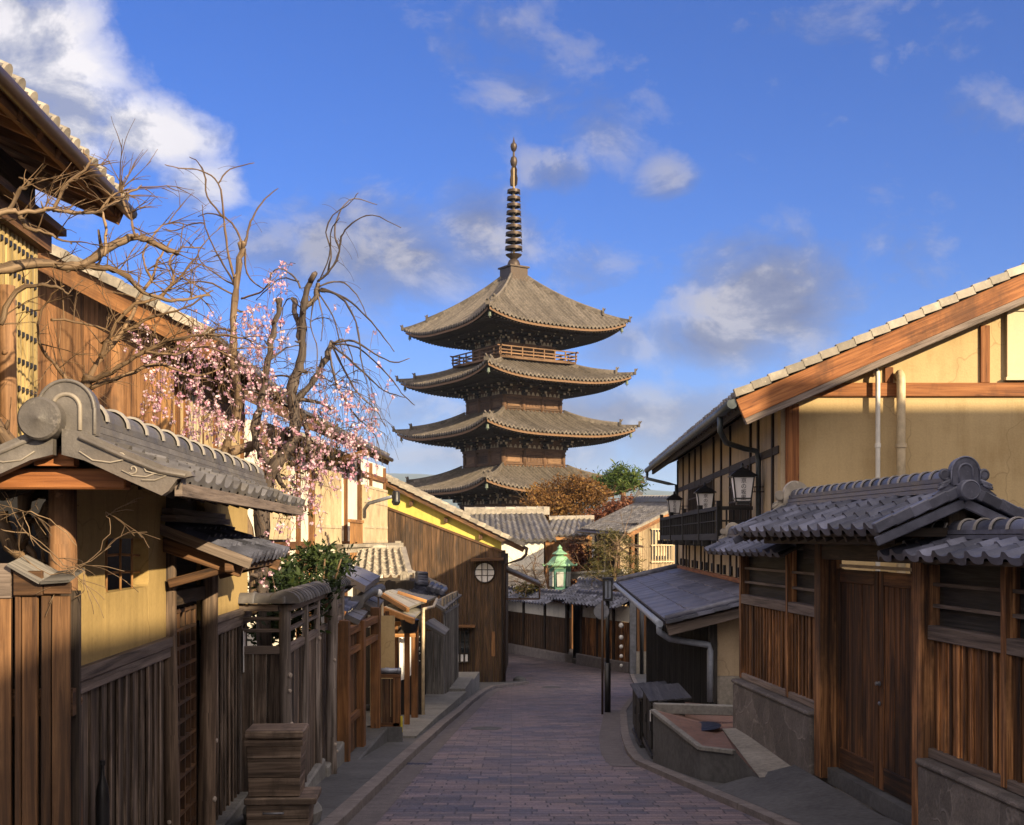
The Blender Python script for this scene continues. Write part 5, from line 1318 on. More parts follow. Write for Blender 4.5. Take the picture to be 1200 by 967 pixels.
def Q2(y, x): return V(x, y, R2(y, x))
mb = MB(); xe = lambda y: -3.09-.044*y
tile_roof(mb, Q2(15, xe(15)), Q2(21.2, xe(21.2)), Q2(21.2, xe(21.2)-4.6), Q2(15, xe(15)-4.6), tw=.27, cl=.25, amp=.05, k=5); rf = h2.part(mb, 'roof', M['tile_old'])
mb = MB()
for i in range(20):
    a, b = xe(15)-4.6*i/20, xe(15)-4.6*(i+1.06)/20; mb.bar(Q2(14.98, a)+V(0, 0, .05), Q2(14.98, b)+V(0, 0, .03), .10, .12, r=rl.random())
h2.part(mb, 'verge_tiles', M['tile_pale'], rf)
mb = MB(); mb.bar(Q2(15.03, xe(15)+.0)-V(0, 0, .17), Q2(15.03, xe(15)-4.6)-V(0, 0, .17), .05, .26); h2.part(mb, 'barge_board', M['post_orange'], rf, bevel=.006)
mb = MB(); slab(mb, Q2(15.03, xe(15))-V(0, 0, .05), Q2(21.1, xe(21))-V(0, 0, .05), Q2(21.1, xe(21)-1.2)-V(0, 0, .05), Q2(15.03, xe(15)-1.2)-V(0, 0, .05), .04)
for i in range(16): y = 15.2+.38*i; mb.bar(Q2(y, xe(y))-V(0, 0, .14), Q2(y, xe(y)-.9)-V(0, 0, .14), .06, .08)
h2.part(mb, 'eave_rafters', M['plank_brown'], rf)
mb = MB(); a = V(xw-.1, 15.25, (HY-415)*15.25/F); mb.tube([a, V(-3.72, 15.25, (HY-403)*15.25/F)], .055, 10); h2.part(mb, 'purlin_end', M['post_orange'], rf)
mb = MB(); mb.tube([Q2(15+6.2*i/6, xe(15+6.2*i/6)+.07)-V(0, 0, .06) for i in range(7)], .055, 8); h2.part(mb, 'gutter', M['gutter_brown'], rf)
# third house: white wall and lattice windows
h3 = Thing('lattice_house', 'white walled house with golden lattice windows between the cherry blossom and the dark gable', 'house', (-4.5, 28, gz(28)))
W3 = Fr((-4.75, 22.5, 0), (.052, 1), (1, -.052))
mb = MB(); mb.box(W3, 0, 15, -3, 0, -4.0, 2.25); sw3 = h3.part(mb, 'street_wall', M['plaster_white'])
mb = MB()
for u in (.1, 2.0, 3.0, 4.2, 5.9, 7.2, 8.3, 10.2, 12.1, 14.6): mb.box(W3, u-.09, u+.09, .0, .07, -3.9, 2.2)
mb.box(W3, 0, 15, .0, .06, -.20, -.05); mb.box(W3, 0, 15, .0, .07, 1.75, 1.9); h3.part(mb, 'timber_frame', M['post_orange'], sw3)
for (a, b, z0, z1) in ((.3, 1.8, -.0, 1.7), (4.35, 7.1, -.15, 1.72), (10.3, 12.0, -.1, 1.5), (12.25, 14.4, -.1, 1.5)):
    mb = MB(); mb.box(W3, a, b, .0, .10, z0, z1); w = h3.part(mb, 'window', M['plank_honey'], sw3)
    mb = MB(); n = round((b-a)/.22)
    for i in range(n+1): u = a+.03+(b-a-.06)*i/n; mb.box(W3, u-.04, u+.04, .10, .16, z0, z1)
    for z in (z0+.03, z0+.45, z1-.45, z1-.03): mb.box(W3, a, b, .10, .17, z-.035, z+.035)
    h3.part(mb, 'lattice', M['rafter_pale'], sw3)
mb = MB(); mb.box(W3, 4.3, 9.0, .0, .35, -.55, -.45); planks(mb, W3, 7.3, 9.0, -.55, .42, .33, .10, .02, .035); mb.box(W3, 7.2, 9.05, .30, .38, .42, .50); h3.part(mb, 'balcony', M['plank_honey'])
def E3(y, dx=0.0): return V(-4.4+.033*y-dx, y, 2.24+.46*dx)
mb = MB(); tile_roof(mb, E3(22.3), E3(32.4), E3(32.4, 4), E3(22.3, 4), tw=.28, cl=.26, amp=.05, k=5); rf = h3.part(mb, 'roof', M['tile_old'])
mb = MB(); slab(mb, E3(22.3)-V(0, 0, .05), E3(32.3)-V(0, 0, .05), E3(32.3, 2)-V(0, 0, .05), E3(22.3, 2)-V(0, 0, .05), .04)
for i in range(22): y = 22.5+.45*i; mb.bar(E3(y)-V(0, 0, .14), E3(y, 1.2)-V(0, 0, .14), .07, .09)
mb.bar(E3(22.28)-V(0, 0, .14), E3(22.28, 4)-V(0, 0, .14), .05, .2); mb.bar(E3(32.42)-V(0, 0, .14), E3(32.42, 4)-V(0, 0, .14), .05, .2); h3.part(mb, 'eave_rafters', M['plank_brown'], rf)
mb = MB(); mb.tube([P(388, 542, 26.2), P(430, 530, 25.8)], .075, 10); h3.part(mb, 'purlin_end', M['post_orange'], rf)
mb = MB(); mb.tube([E3(22.3+10.1*i/6, -.07)-V(0, 0, .06) for i in range(7)], .055, 8); h3.part(mb, 'gutter', M['gutter_brown'], rf)
# street light arm on the third house
t = Thing('wall_light', 'small black street light on a bent grey arm under the dark house roof', 'street light', P(427, 600, 27))
mb = MB(); mb.tube([P(427, 606, 27), P(427, 597, 26.6), P(432, 590, 26.3), P(460, 582, 26)], .04, 8); t.part(mb, 'arm', M['metal_grey'])
mb = MB(); c = P(464, 583, 26); mb.lathe([(.05, .14), (.08, .12), (.085, -.06), (.10, -.10), (.06, -.17), (.0, -.18)], c, 12); t.part(mb, 'lamp_head', M['iron_black'])
# dark gabled house at the bend
dh = Thing('dark_gable_house', 'dark plank house with yellow gable strip and round window at the bend', 'house', (-2.5, 44, gz(40)))
YD = 38.0
fd = Fr((0, YD, 0), (1, 0), (0, -1))
def RD(x): return -.22-.484*(x-.40)
xl_, xr_ = -4.75, (588-HX)*YD/F
mb = MB(); planks(mb, fd, xl_, xr_, -4.9, lambda u: -.35-.381*(u+.43), 0, .14, .03, .006, .005); gb = dh.part(mb, 'gable_boards', M['plank_house'])
mb = MB(); mb.prism([V(xl_, YD+.02, -4.9), V(xr_-.01, YD+.02, -4.9), V(xr_-.01, YD+.02, RD(xr_)-.12), V(xl_, YD+.02, RD(xl_)-.12)], V(0, .2, 0)); dh.part(mb, 'gable_plaster', M['plaster_yellow'])
mb = MB(); mb.bar(V(xl_, YD-.04, -.34-.381*(xl_+.43)), V(xr_, YD-.04, -.34-.381*(xr_+.43)), .06, .07); dh.part(mb, 'gable_rail', M['plank_brown'])
for x in (-3.2, -2.1, -1.0):
    mb = MB(); mb.box(fd, x-.06, x+.06, -.02, .12, RD(x)-.46, RD(x)-.30); dh.part(mb, 'purlin_end', M['plank_brown'])
mb = MB(); mb.box(fd, xr_-.01, xr_+.12, -.1, .05, -4.9, -.35); dh.part(mb, 'corner_post', M['plank_char'])
mb = MB(); mb.box(Fr((xr_, YD+.1, 0), (.02, 1), (1, -.02)), 0, 9, -.2, 0, -4.9, -.55); dh.part(mb, 'street_wall', M['plank_char'])
cx, cz = (568-HX)*YD/F, (HY-671)*YD/F
mb = MB(); mb.lathe([(.0, 0), (.31, 0), (.31, .035), (.0, .035)], V(cx, YD-.04, cz), 40, V(0, -1, 0)); w = dh.part(mb, 'round_window', M['paper_white'])
mb = MB(); mb.tube([V(cx+.32*math.cos(6.2832*i/40), YD-.08, cz+.32*math.sin(6.2832*i/40)) for i in range(41)], .022, 8)
for d in (-.09, .09): mb.box(fd, cx+d-.012, cx+d+.012, .078, .10, cz-.29, cz+.29); mb.box(fd, cx-.29, cx+.29, .078, .098, cz+d-.012, cz+d+.012)
dh.part(mb, 'window_bars', M['plank_char'], w)
mb = MB(); mb.bar(P(552, 656, YD-.35), P(590, 655, YD-.35), .6, .09); dh.part(mb, 'hood', M['plank_brown'])
mb = MB(); mb.box(fd, (534-HX)*YD/F, (550-HX)*YD/F, .04, .07, (HY-776)*YD/F, (HY-738)*YD/F); w = dh.part(mb, 'window', M['glass'])
mb = MB()
xa, xb, za, zc = (534-HX)*YD/F, (550-HX)*YD/F, (HY-776)*YD/F, (HY-738)*YD/F
for i in range(4): u = xa+(xb-xa)*i/3; mb.box(fd, u-.015, u+.015, .07, .10, za, zc)
for z in (za, za+.28, zc): mb.box(fd, xa, xb, .07, .105, z-.02, z+.02)
dh.part(mb, 'window_bars', M['beam_dark'], w)
mb = MB()
for i in range(3): u = xa+.06+.14*i; mb.box(fd, u-.045, u+.045, .071, .078, za+.03, za+.26)
dh.part(mb, 'window_paper', M['paper_white'], w)
mb = MB(); mb.bar(P(535, 734, YD-.3), P(557, 734, YD-.3), .5, .06); dh.part(mb, 'window_hood', M['plank_warm'])
mb = MB(); mb.box(fd, (576-HX)*YD/F, (580-HX)*YD/F, .032, .06, (HY-769)*YD/F, (HY-740)*YD/F); dh.part(mb, 'pale_slat', M['plank_warm'], label='narrow pale upright slat near the corner')
def QD(y, x): return V(x, y, RD(x))
mb = MB(); tile_roof(mb, QD(37.74, .40), QD(46.5, .40), QD(46.5, -5.5), QD(37.74, -5.5), tw=.28, cl=.27, amp=.05, k=4); rf = dh.part(mb, 'roof', M['tile_old'])
mb = MB()
for i in range(24):
    a, b = .40-5.9*i/24, .40-5.9*(i+1.06)/24; mb.bar(QD(37.72, a)+V(0, 0, .05), QD(37.72, b)+V(0, 0, .02), .10, .13, r=rl.random())
dh.part(mb, 'verge_tiles', M['tile_pale'], rf)
mb = MB(); mb.bar(QD(37.78, .38)-V(0, 0, .13), QD(37.78, -5.5)-V(0, 0, .13), .06, .16); dh.part(mb, 'barge_board', M['plank_brown'], rf)
mb = MB(); slab(mb, QD(37.82, .36)-V(0, 0, .06), QD(46, .36)-V(0, 0, .06), QD(46, -.6)-V(0, 0, .06), QD(37.82, -.6)-V(0, 0, .06), .05)
slab(mb, QD(37.82, -.6)-V(0, 0, .06), QD(38.2, -.6)-V(0, 0, .06), QD(38.2, -5.4)-V(0, 0, .06), QD(37.82, -5.4)-V(0, 0, .06), .05)
for i in range(18): y = 38.3+.45*i; mb.bar(QD(y, .36)-V(0, 0, .15), QD(y, -.5)-V(0, 0, .15), .07, .09)
dh.part(mb, 'eave_rafters', M['plank_brown'], rf)
mb = MB(); mb.tube([V(.46, 37.3+9*i/4, -.30) for i in range(5)], .06, 8); mb.tube([V(.46, 37.5, -.33), V(.44, 37.5, -.48), V(.30, 37.6, -.62), V(-.22, 37.9, -.80), V(-.24, 37.95, -4.6)], .045, 8); dh.part(mb, 'gutter', M['gutter_brown'], rf)
# side awning of the dark house beyond the corner
mb = MB(); slab(mb, V(.95, 39, -1.45), V(.95, 44, -1.5), V(-.3, 44, -.95), V(-.3, 39, -.9), .06); rfa = dh.part(mb, 'side_awning', M['tile_old'])
mb = MB(); mb.bar(V(.92, 39.02, -1.52), V(-.3, 39.02, -.99), .05, .08); mb.bar(V(.9, 39.02, -1.95), V(-.3, 39.02, -1.95), .06, .05); mb.tube([V(.9, 39.05, -1.95), V(.9, 39.05, -1.5)], .03, 6); dh.part(mb, 'awning_frame', M['plank_brown'], rfa)
# another roof of the same pitch behind it
bh = Thing('rear_roof_house', 'roof of a house just behind the dark gabled house, same slope', 'house', (-4, 52, gz(50)))
YB = 50.0
def QB(y, x): return V(x, y, .95-.484*(x+1.75))
mb = MB(); tile_roof(mb, QB(YB, -1.75), QB(58, -1.75), QB(58, -9), QB(YB, -9), tw=.3, cl=.3, amp=.05, k=3); rf = bh.part(mb, 'roof', M['tile_old'])
mb = MB()
for i in range(24):
    a, b = -1.75-7.2*i/24, -1.75-7.2*(i+1.06)/24; mb.bar(QB(YB, a)+V(0, 0, .05), QB(YB, b)+V(0, 0, .02), .10, .13)
bh.part(mb, 'verge_tiles', M['tile_pale'], rf)
mb = MB(); mb.prism([V(-2.3, YB+.6, -5), V(-2.3, YB+.6, 1.0), V(-9, YB+.6, 4.2), V(-9, YB+.6, -5)], V(0, 6, 0)); bh.part(mb, 'wall', M['plank_char'])
# ------------------------------------------------------------ pagoda
PC = V(.14, 95.0, 0); PHI = math.radians(33.2)
pg = Thing('pagoda', 'five storey wooden pagoda with curved tiled roofs and a ringed bronze spire', 'pagoda', (PC.x, PC.y, gz(95)))
def TL(k, x, y, z):
    """face-local point: x along the face, y outward from the axis, z up, face k"""
    a = PHI+k*math.pi/2; c, s = math.cos(a), math.sin(a)
    return Vector((PC.x + x*c + y*s, PC.y + x*s - y*c, z))
class FrK:
    def __init__(s, k): s.k = k
    def __call__(s, u, w=0.0, z=0.0): return TL(s.k, u, w, z)
# (eave half width, mid eave z, corner lift, top half width, top z, body half width above, body below half, body z0)
ST = [dict(a=7.25, ze=-.35, lift=.74, at=3.05, zt=1.50, b=3.25, z0=-7.5),
      dict(a=7.10, ze=3.70, lift=.74, at=3.00, zt=5.55, b=3.05, z0=1.4),
      dict(a=6.89, ze=8.00, lift=.74, at=2.82, zt=9.85, b=2.88, z0=5.4),
      dict(a=6.67, ze=12.10, lift=.74, at=2.65, zt=13.85, b=2.70, z0=9.7),
      dict(a=6.37, ze=16.15, lift=.80, at=.62, zt=20.75, b=2.28, z0=13.8)]
rp = random.Random(5)
PW = M['plank_warm']
for si, S_ in enumerate(ST):
    a, at, ze, zt, lift = S_['a'], S_['at'], S_['ze'], S_['zt'], S_['lift']
    pw_ = 1.45 if si < 4 else 1.30
    def surf(x, y):
        """height of the roof skin at face-local x, distance y from axis"""
        t = (a-y)/(a-at); t = max(0.0, min(1.0, t))
        q = abs(x)/max(y, .01)
        return ze + (zt-ze)*(.62*t+.38*t**2.1 if si < 4 else .78*t+.22*t**2.4) + lift*(q**3.2)*(1-t)**1.6
    mb = MB(); tw = .36; n = int(2*a/tw); kk = 6; sub = 9
    xs = [-a+2*a*i/(n*kk) for i in range(n*kk+1)]
    for k in range(4):
        rows = [[] for _ in range(sub+1)]
        for ix, x in enumerate(xs):
            h = .16*prof_round((ix/kk) % 1.0 if kk else 0)
            ym = max(abs(x), at); flare = .10*(abs(x)/a)**4
            for j in range(sub+1):
                y = (a+flare)+(ym-(a+flare))*j/sub
                rows[j].append(TL(k, x, y, surf(x, min(y, a))+h))
        cc_ = [rp.random() for _ in range(n+1)]; rr = [[.6*cc_[q]+.4*rp.random() for q in range(n+1)] for _ in range(sub)]
        mb.grid(rows, 0, True, lambda i, j, rr=rr: rr[i][j//kk])
        lip = [[p-V(0, 0, .14) for p in rows[0]], rows[0]]
        mb.grid(lip, 0, False, lambda i, j, rr=rr: rr[0][j//kk])
    roof = pg.part(mb, 'roof', M['tile_pagoda'])
    # eave edge board, underside, two tiers of rafters
    eb = MB(); un = MB(); rt = MB()
    for k in range(4):
        m_ = 24
        def ep(x, y, dz): return TL(k, x, y, surf(min(max(x, -a), a), a)*1.0+dz) if y >= a-.4 else TL(k, x, y, 0)
        def zE(x, y):  # underside height follows the eave lift, fading inward and rising gently
            q = abs(x)/a
            return ze + lift*q**3.2*max(0, (y-3.2)/(a-3.2)) - .28 + (a-y)*.11
        X = [-a+2*a*i/m_ for i in range(m_+1)]
        e0 = [TL(k, x*.985, a*.985+.10*(abs(x)/a)**4, ze+lift*(abs(x)/a)**3.2-.145) for x in X]; e1 = [p-V(0, 0, .17) for p in e0]
        eb.grid([e1, e0], 0, False)
        yb = S_['b']
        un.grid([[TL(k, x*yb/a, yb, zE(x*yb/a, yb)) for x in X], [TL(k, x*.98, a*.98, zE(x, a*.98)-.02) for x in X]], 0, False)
        nr = 44
        for i in range(nr):
            x = -a*.955+2*a*.955*(i+.5)/nr
            yi = max(abs(x)*1.0, yb)
            for (yo, dz, w, hh) in ((a*.965, -.10, .085, .11), (a*.80, -.30, .095, .13)):
                if yo-yi < .3: continue
                rt.bar(TL(k, x, yi, zE(x, yi)+dz*.75), TL(k, x, yo, zE(x, yo)+dz*.75), w, hh, r=.5)
    pg.part(eb, 'eave_board', M['pagoda_light'], roof); pg.part(un, 'underside', M['plank_black'], roof)  # underside and rafters take darker colours to deepen the shade under the eaves
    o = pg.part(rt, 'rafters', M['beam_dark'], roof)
    # hip ridges with end tiles
    for k in range(4):
        hb = MB(); pts = []
        for j in range(13):
            y = a+.12+(at-a-.12)*j/12; pts.append(TL(k, y, y, surf(min(y, a), min(y, a))+.10))
        for p, q in zip(pts[3:], pts[4:]): hb.bar(p, q, .26, .30)
        for p, q in zip(pts[:4], pts[1:4]): hb.bar(p-V(0, 0, .03), q-V(0, 0, .03), .20, .20)
        hb.tube([p+V(0, 0, .17) for p in pts[3:]], .09, 8)
        for (idx, s_) in ((3, 1.0), (0, .75)):
            d = (pts[idx]-pts[idx+1]).normalized(); ac = d.cross(V(0, 0, 1)).normalized(); o_ = pts[idx]-V(0, 0, .12)
            hb.prism([o_+ac*(x*s_)+V(0, 0, z*s_) for x, z in ((-.22, 0), (.22, 0), (.24, .30), (.12, .50), (0, .62), (-.12, .50), (-.24, .30))], d*.12)
            hb.tube([o_+d*.1+V(0, 0, .42*s_), o_+d*.25+V(0, 0, .62*s_)], [.07, .04], 6)
        pg.part(hb, 'hip_ridge', M['tile_pagoda'], roof)
        c = TL(k, a*.955, a*.955, ze+lift-.35)
        wb = MB(); wb.tube([c+V(0, 0, .1), c-V(0, 0, .12)], .015, 5); wb.lathe([(.05, 0), (.10, -.04), (.115, -.25), (.14, -.32), (.0, -.32)], c-V(0, 0, .10), 10); wb.lathe([(.0, 0), (.05, -.06), (.0, -.16)], c-V(0, 0, .42), 6)
        pg.part(wb, 'wind_bell', M['bell_bronze'], roof)
    # body
    b = S_['b']; z0 = S_['z0']; zb = ze-1.05   # bracket zone starts at zb
    bd = MB()
    for k in range(4):
        f = FrK(k)
        bd.box(f, -b, b, b-.22, b-.04, z0, ze+.6)
    body = pg.part(bd, 'storey_body', M['pagoda_wood'])
    fm = MB()
    for k in range(4):
        f = FrK(k)
        for i in range(4):
            x = -b+.0+2*b*i/3; r_ = .17
            fm.tube([f(x*.97, b-.04, z0), f(x*.97, b-.04, zb+.1)], r_, 10)
        for (zz, h, o_) in ((zb-.02, .20, .10), (zb-.34, .12, .05), (z0+.42 if si else z0+.5, .14, .06)): fm.box(f, -b-.12, b+.12, b-.1, b+o_, zz-h/2, zz+h/2, 0)
    pg.part(fm, 'columns_and_ties', M['pagoda_wood'], body)
    for k in range(4):
        f = FrK(k); zl, zh = (z0+.5, zb-.42)
        if zh-zl < .25: zl = zh-.35
        dm = MB(); dm.box(f, -b*.27, b*.27, b-.04, b+.01, zl, zh)
        for i in range(5): dm.box(f, -b*.22+b*.44*i/4-.02, -b*.22+b*.44*i/4+.02, b+.012, b+.035, zl+.08, zh-.05)
        pg.part(dm, 'door', M['pagoda_wood'], body)
        for sg in (-1, 1):
            wm = MB(); x0_ = sg*b*.66; wm.box(f, x0_-b*.20, x0_+b*.20, b-.04, b+.0, zl+.05, zh-.03)
            wm.box(f, x0_-b*.22, x0_+b*.22, b+.0, b+.03, zl+.02, zl+.07); wm.box(f, x0_-b*.22, x0_+b*.22, b+.0, b+.03, zh-.05, zh)
            pg.part(wm, 'shutter', M['pagoda_light'], body)
    # bracket clusters
    for k in range(4):
        f = FrK(k)
        for i in range(4):
            x = -b+2*b*i/3; br = MB(); corner = i in (0, 3)
            sgx = -1 if i == 0 else 1
            br.box(f, x-.20, x+.20, b-.15, b+.22, zb+.05, zb+.25)
            for tier in range(3):
                zo = zb+.28+.27*tier; out = b+.45+.62*tier
                br.box(f, x-.09, x+.09, b-.1, out, zo, zo+.15, 1, m=0)
                br.box(f, x-.10, x+.10, out+.002, out+.03, zo+.005, zo+.16, m=1)
                wd = .55+.05*tier
                br.box(f, x-wd, x+wd, out-.25, out-.08, zo+.155, zo+.27, 0, m=0)
                for q in (-1, 0, 1):
                    br.box(f, x+q*wd*.85-.10, x+q*wd*.85+.10, out-.28, out-.03, zo+.275, zo+.37, m=0)
                for q in (-1, 1): br.box(f, x+q*(wd+.012)-.012, x+q*(wd+.012)+.012, out-.24, out-.09, zo+.16, zo+.265, m=1)
                if corner:
                    p = f(x, b, zo+.07); q_ = f(x+sgx*(.45+.66*tier), b+.45+.66*tier, zo+.07); br.bar(p, q_, .17, .16); d = (q_-p).normalized(); br.bar(q_, q_+d*.05, .19, .18, m=1)
            # tail rafter (odaruki)
            br.bar(f(x, b, zb+1.15), f(x, b+2.35, zb+.72), .13, .18); br.bar(f(x, b+2.351, zb+.72), f(x, b+2.39, zb+.71), .14, .19, m=1)
            pg.part(br, 'bracket', [M['plank_char'], M['rafter_pale']], roof)
        wf = MB()
        for i in range(13):
            x = -b+.25+2*(b-.25)*i/12
            wf.prism([f(x-.16, b+.03, zb+.08), f(x+.16, b+.03, zb+.08), f(x+.05, b+.03, zb+.34), f(x-.05, b+.03, zb+.34)], f(0, .03, 0)-f(0, 0, 0))
        pg.part(wf, 'pale_struts', M['rafter_pale'], body)
    # balcony with railing
    if si == 4:
        B = 3.55; zf = 13.95
        bl = MB()
        for k in range(4):
            f = FrK(k); bl.box(f, -B, B, 2.2, B, zf-.20, zf-.02)
        fl = pg.part(bl, 'balcony_floor', M['pagoda_light'])
        for k in range(4):
            f = FrK(k); rm = MB()
            for z in (zf+.18, zf+.42, zf+.72): rm.box(f, -B-(.25 if z > zf+.6 else .1), B+(.25 if z > zf+.6 else .1), B-.07, B+.01, z-.045, z+.045, 0)
            for i in range(8): x = -B+2*B*i/7; rm.box(f, x-.05, x+.05, B-.08, B+.0, zf, zf+.70)
            pg.part(rm, 'railing', M['pagoda_light'], fl)
# spire
sp = MB(); zb0 = 20.70
for (r, z0, z1) in ((.98, 20.35, 20.62), (.80, 20.62, 21.5), (.92, 21.5, 21.62)):
    p = [TL(0, (r if i & 1 else -r), (r if i & 2 else -r), z1 if i & 4 else z0) for i in range(8)]; sp.hexa(p, 0)
spire = pg.part(sp, 'spire_base', M['bronze'])
ax = V(PC.x, PC.y, 0)
m = MB(); m.lathe([(.52, 21.62), (.50, 21.9), (.40, 22.15), (.26, 22.25), (.30, 22.3), (.62, 22.55), (.66, 22.62), (.30, 22.62)], ax, 20); pg.part(m, 'lotus_bowl', M['bronze'], spire)
m = MB(); m.tube([V(ax.x, ax.y, 22.3), V(ax.x, ax.y, 29.2), V(ax.x, ax.y, 31.2)], [.11, .09, .06], 10); pg.part(m, 'mast', M['bronze_pale'], spire)
for i in range(9):
    z = 23.15+.565*i; r = .68-.022*i; m = MB()
    m.lathe([(r*.86, -.11), (r, -.13), (r*1.02, .0), (r, .10), (r*.86, .11), (r*.86, -.11)], V(ax.x, ax.y, z), 24)
    for q in range(8): an = q*math.pi/4; m.bar(V(ax.x, ax.y, z), V(ax.x+r*.9*math.cos(an), ax.y+r*.9*math.sin(an), z), .06, .08)
    m.lathe([(.17, -.14), (.17, .14)], V(ax.x, ax.y, z), 10)
    for q in range(4): an = q*math.pi/2+.3; m.lathe([(.03, 0), (.06, -.12), (.0, -.14)], V(ax.x+r*math.cos(an), ax.y+r*math.sin(an), z-.12), 6)
    pg.part(m, 'ring', M['bronze'], spire)
for q in range(4):
    an = PHI+q*math.pi/2+.4; d = V(math.cos(an), math.sin(an), 0); m = MB()
    o_ = V(ax.x, ax.y, 28.05)
    m.prism([o_+d*.08, o_+d*.34+V(0, 0, .1), o_+d*.38+V(0, 0, .6), o_+d*.30+V(0, 0, .95), o_+d*.33+V(0, 0, 1.3), o_+d*.18+V(0, 0, 1.65), o_+d*.08+V(0, 0, 1.5)], d.cross(V(0, 0, 1))*.03); pg.part(m, 'water_flame', M['bronze'], spire)
m = MB(); m.lathe([(.07, 29.5), (.24, 29.75), (.29, 30.05), (.22, 30.35), (.09, 30.45), (.08, 30.8), (.20, 30.95), (.27, 31.2), (.24, 31.4), (.10, 31.55), (.05, 31.8), (.0, 32.05)], ax, 16); pg.part(m, 'jewel', M['bronze'], spire)
# ------------------------------------------------------------ houses in the middle distance
stq = Thing('white_storehouse', 'white plastered storehouse with a grey tiled roof in front of the pagoda', 'storehouse', (0, 60, gz(60)))
Ys = 58.0
e0, e1 = P(545, 633.5, Ys), P(652, 632.5, Ys); t0, t1 = P(549, 602, Ys+3.2), P(637, 601, Ys+3.2)
mb = MB(); tile_roof(mb, e0, e1, t1, t0, tw=.30, cl=.35, amp=.09, prof=prof_round, k=6, step=.01, lip=.12); rf = stq.part(mb, 'roof', M['tile_old'])
mb = MB(); ridge(mb, t0+V(-.2, 0, -.05), t1+V(.2, 0, -.05), .36, .26, .14, .5, 2); mb.box(WORLD, t1.x, t1.x+.3, t1.y-.2, t1.y+.2, t1.z-.1, t1.z+.3); stq.part(mb, 'ridge', [M['tile_pale'], M['ridge_band']], rf)
mb = MB(); mb.box(WORLD, e0.x+.4, (637.5-HX)*Ys/F, Ys+.35, Ys+6, -6, e0.z-.05); stq.part(mb, 'wall', M['plaster_white'])
mb = MB(); a, b = P(560, 692, 55.5), P(642, 692, 55.5); c, d = P(637, 669, Ys+.3), P(560, 669, Ys+.3)
tile_roof(mb, a, b, c, d, tw=.3, cl=.3, amp=.06, k=5); mb.bar(d, c, .2, .14); stq.part(mb, 'pent_roof', M['tile_pale'], label='reddish pale lean-to roof below the white wall')
wg = Thing('wing_roof_house', 'low boarded wing with tiled roof between the white storehouse and grey roofed house', 'house', (2.9, 60, gz(60)))
Yw = 59.0
e0, e1 = P(637, 627, Yw), P(694, 627, Yw); t0, t1 = P(646, 609, Yw+2.4), P(694, 608, Yw+2.4)
mb = MB(); tile_roof(mb, e0, e1, t1, t0, tw=.30, cl=.35, amp=.08, prof=prof_round, k=6, step=.01, lip=.1); rf = wg.part(mb, 'roof', M['tile_old'])
mb = MB(); ridge(mb, t0+V(-.1, 0, -.03), t1+V(.1, 0, -.03), .26, .14, .09, .5, 1); wg.part(mb, 'ridge', [M['tile_pale'], M['ridge_band']], rf)
mb = MB(); planks(mb, Fr((0, Yw+.4, 0), (1, 0), (0, -1)), e0.x+.1, e1.x, -5.5, e0.z-.25, 0, .25, .03, .01); mb.box(WORLD, e0.x+.1, e1.x, Yw+.42, Yw+3, -5.5, .2); wg.part(mb, 'wall', M['plank_warm'])
mb = MB(); mb.box(WORLD, e0.x, e1.x, Yw+.1, Yw+.35, e0.z-.25, e0.z-.08); wg.part(mb, 'eave_beam', M['plank_honey'])
mb = MB(); mb.box(WORLD, P(640, 0, Yw).x, P(648, 0, Yw).x, Yw+.30, Yw+.38, -5.5, -.3); wg.part(mb, 'post', M['post_orange'])
gh = Thing('grey_roof_house', 'grey tile roofed house with a pale plank gable, right of the pagoda', 'house', (5.5, 50, gz(50)))
p1, p2 = P(734, 625, 48), P(806, 589, 51.2); p0 = P(680, 620, 54.5); p3 = p0+(p2-p1)
mb = MB(); tile_roof(mb, p0, p1, p2, p3, tw=.27, cl=.26, amp=.055, k=6, step=.02, lip=.08); rf = gh.part(mb, 'roof', M['tile_old'])
mb = MB(); ridge(mb, p3, p2, .3, .2, .12, .4, 2); mb.bar(p3-V(.1, 0, 0), p3+V(.15, 0, .5), .25, .3); gh.part(mb, 'ridge', [M['tile_old'], M['ridge_band']], rf)
mb = MB(); mb.bar(p1-V(0, .02, .10), p2-V(0, .02, .10), .08, .22); mb.bar(p1-V(0, .0, -.03), p2-V(0, .0, -.03), .12, .10, m=1); gh.part(mb, 'barge_board', [M['plank_warm'], M['tile_pale']], rf)
hd = V(p2.x-p1.x, p2.y-p1.y, 0); wf = Fr((p1.x, p1.y, 0), (hd.x, hd.y)); 
wf = Fr(wf(0, 0, 0)+V(-hd.y, hd.x, 0).normalized()*.5, (hd.x, hd.y), (hd.y, -hd.x)); Ln = hd.length; sl_ = (p2.z-p1.z)/Ln
mb = MB(); planks(mb, wf, .15, Ln+2, -5.5, lambda u: p1.z+sl_*u-.22, 0, .22, .03, .008, .01); wl = gh.part(mb, 'gable_boards', M['plank_pale'])
mb = MB(); mb.box(wf, .02, .16, -.1, .06, -5.5, p1.z-.1); gh.part(mb, 'corner_post', M['plank_brown'], wl)
ua, ub = Ln*.53, Ln*.85
mb = MB(); mb.box(wf, ua, ub, .03, .06, -.85, .42); w = gh.part(mb, 'window', M['glass'], wl)
mb = MB()
for i in range(8): u = ua+(ub-ua)*i/7; mb.box(wf, u-.02, u+.02, .10, .14, -1.0, .45)
for z in (-.95, -.25, .42): mb.box(wf, ua-.1, ub+.1, .10, .15, z-.025, z+.025)
mb.box(wf, ua+.3, ub-.3, .061, .07, -.7, .3)
gh.part(mb, 'window_grille', M['rafter_pale'], wl)
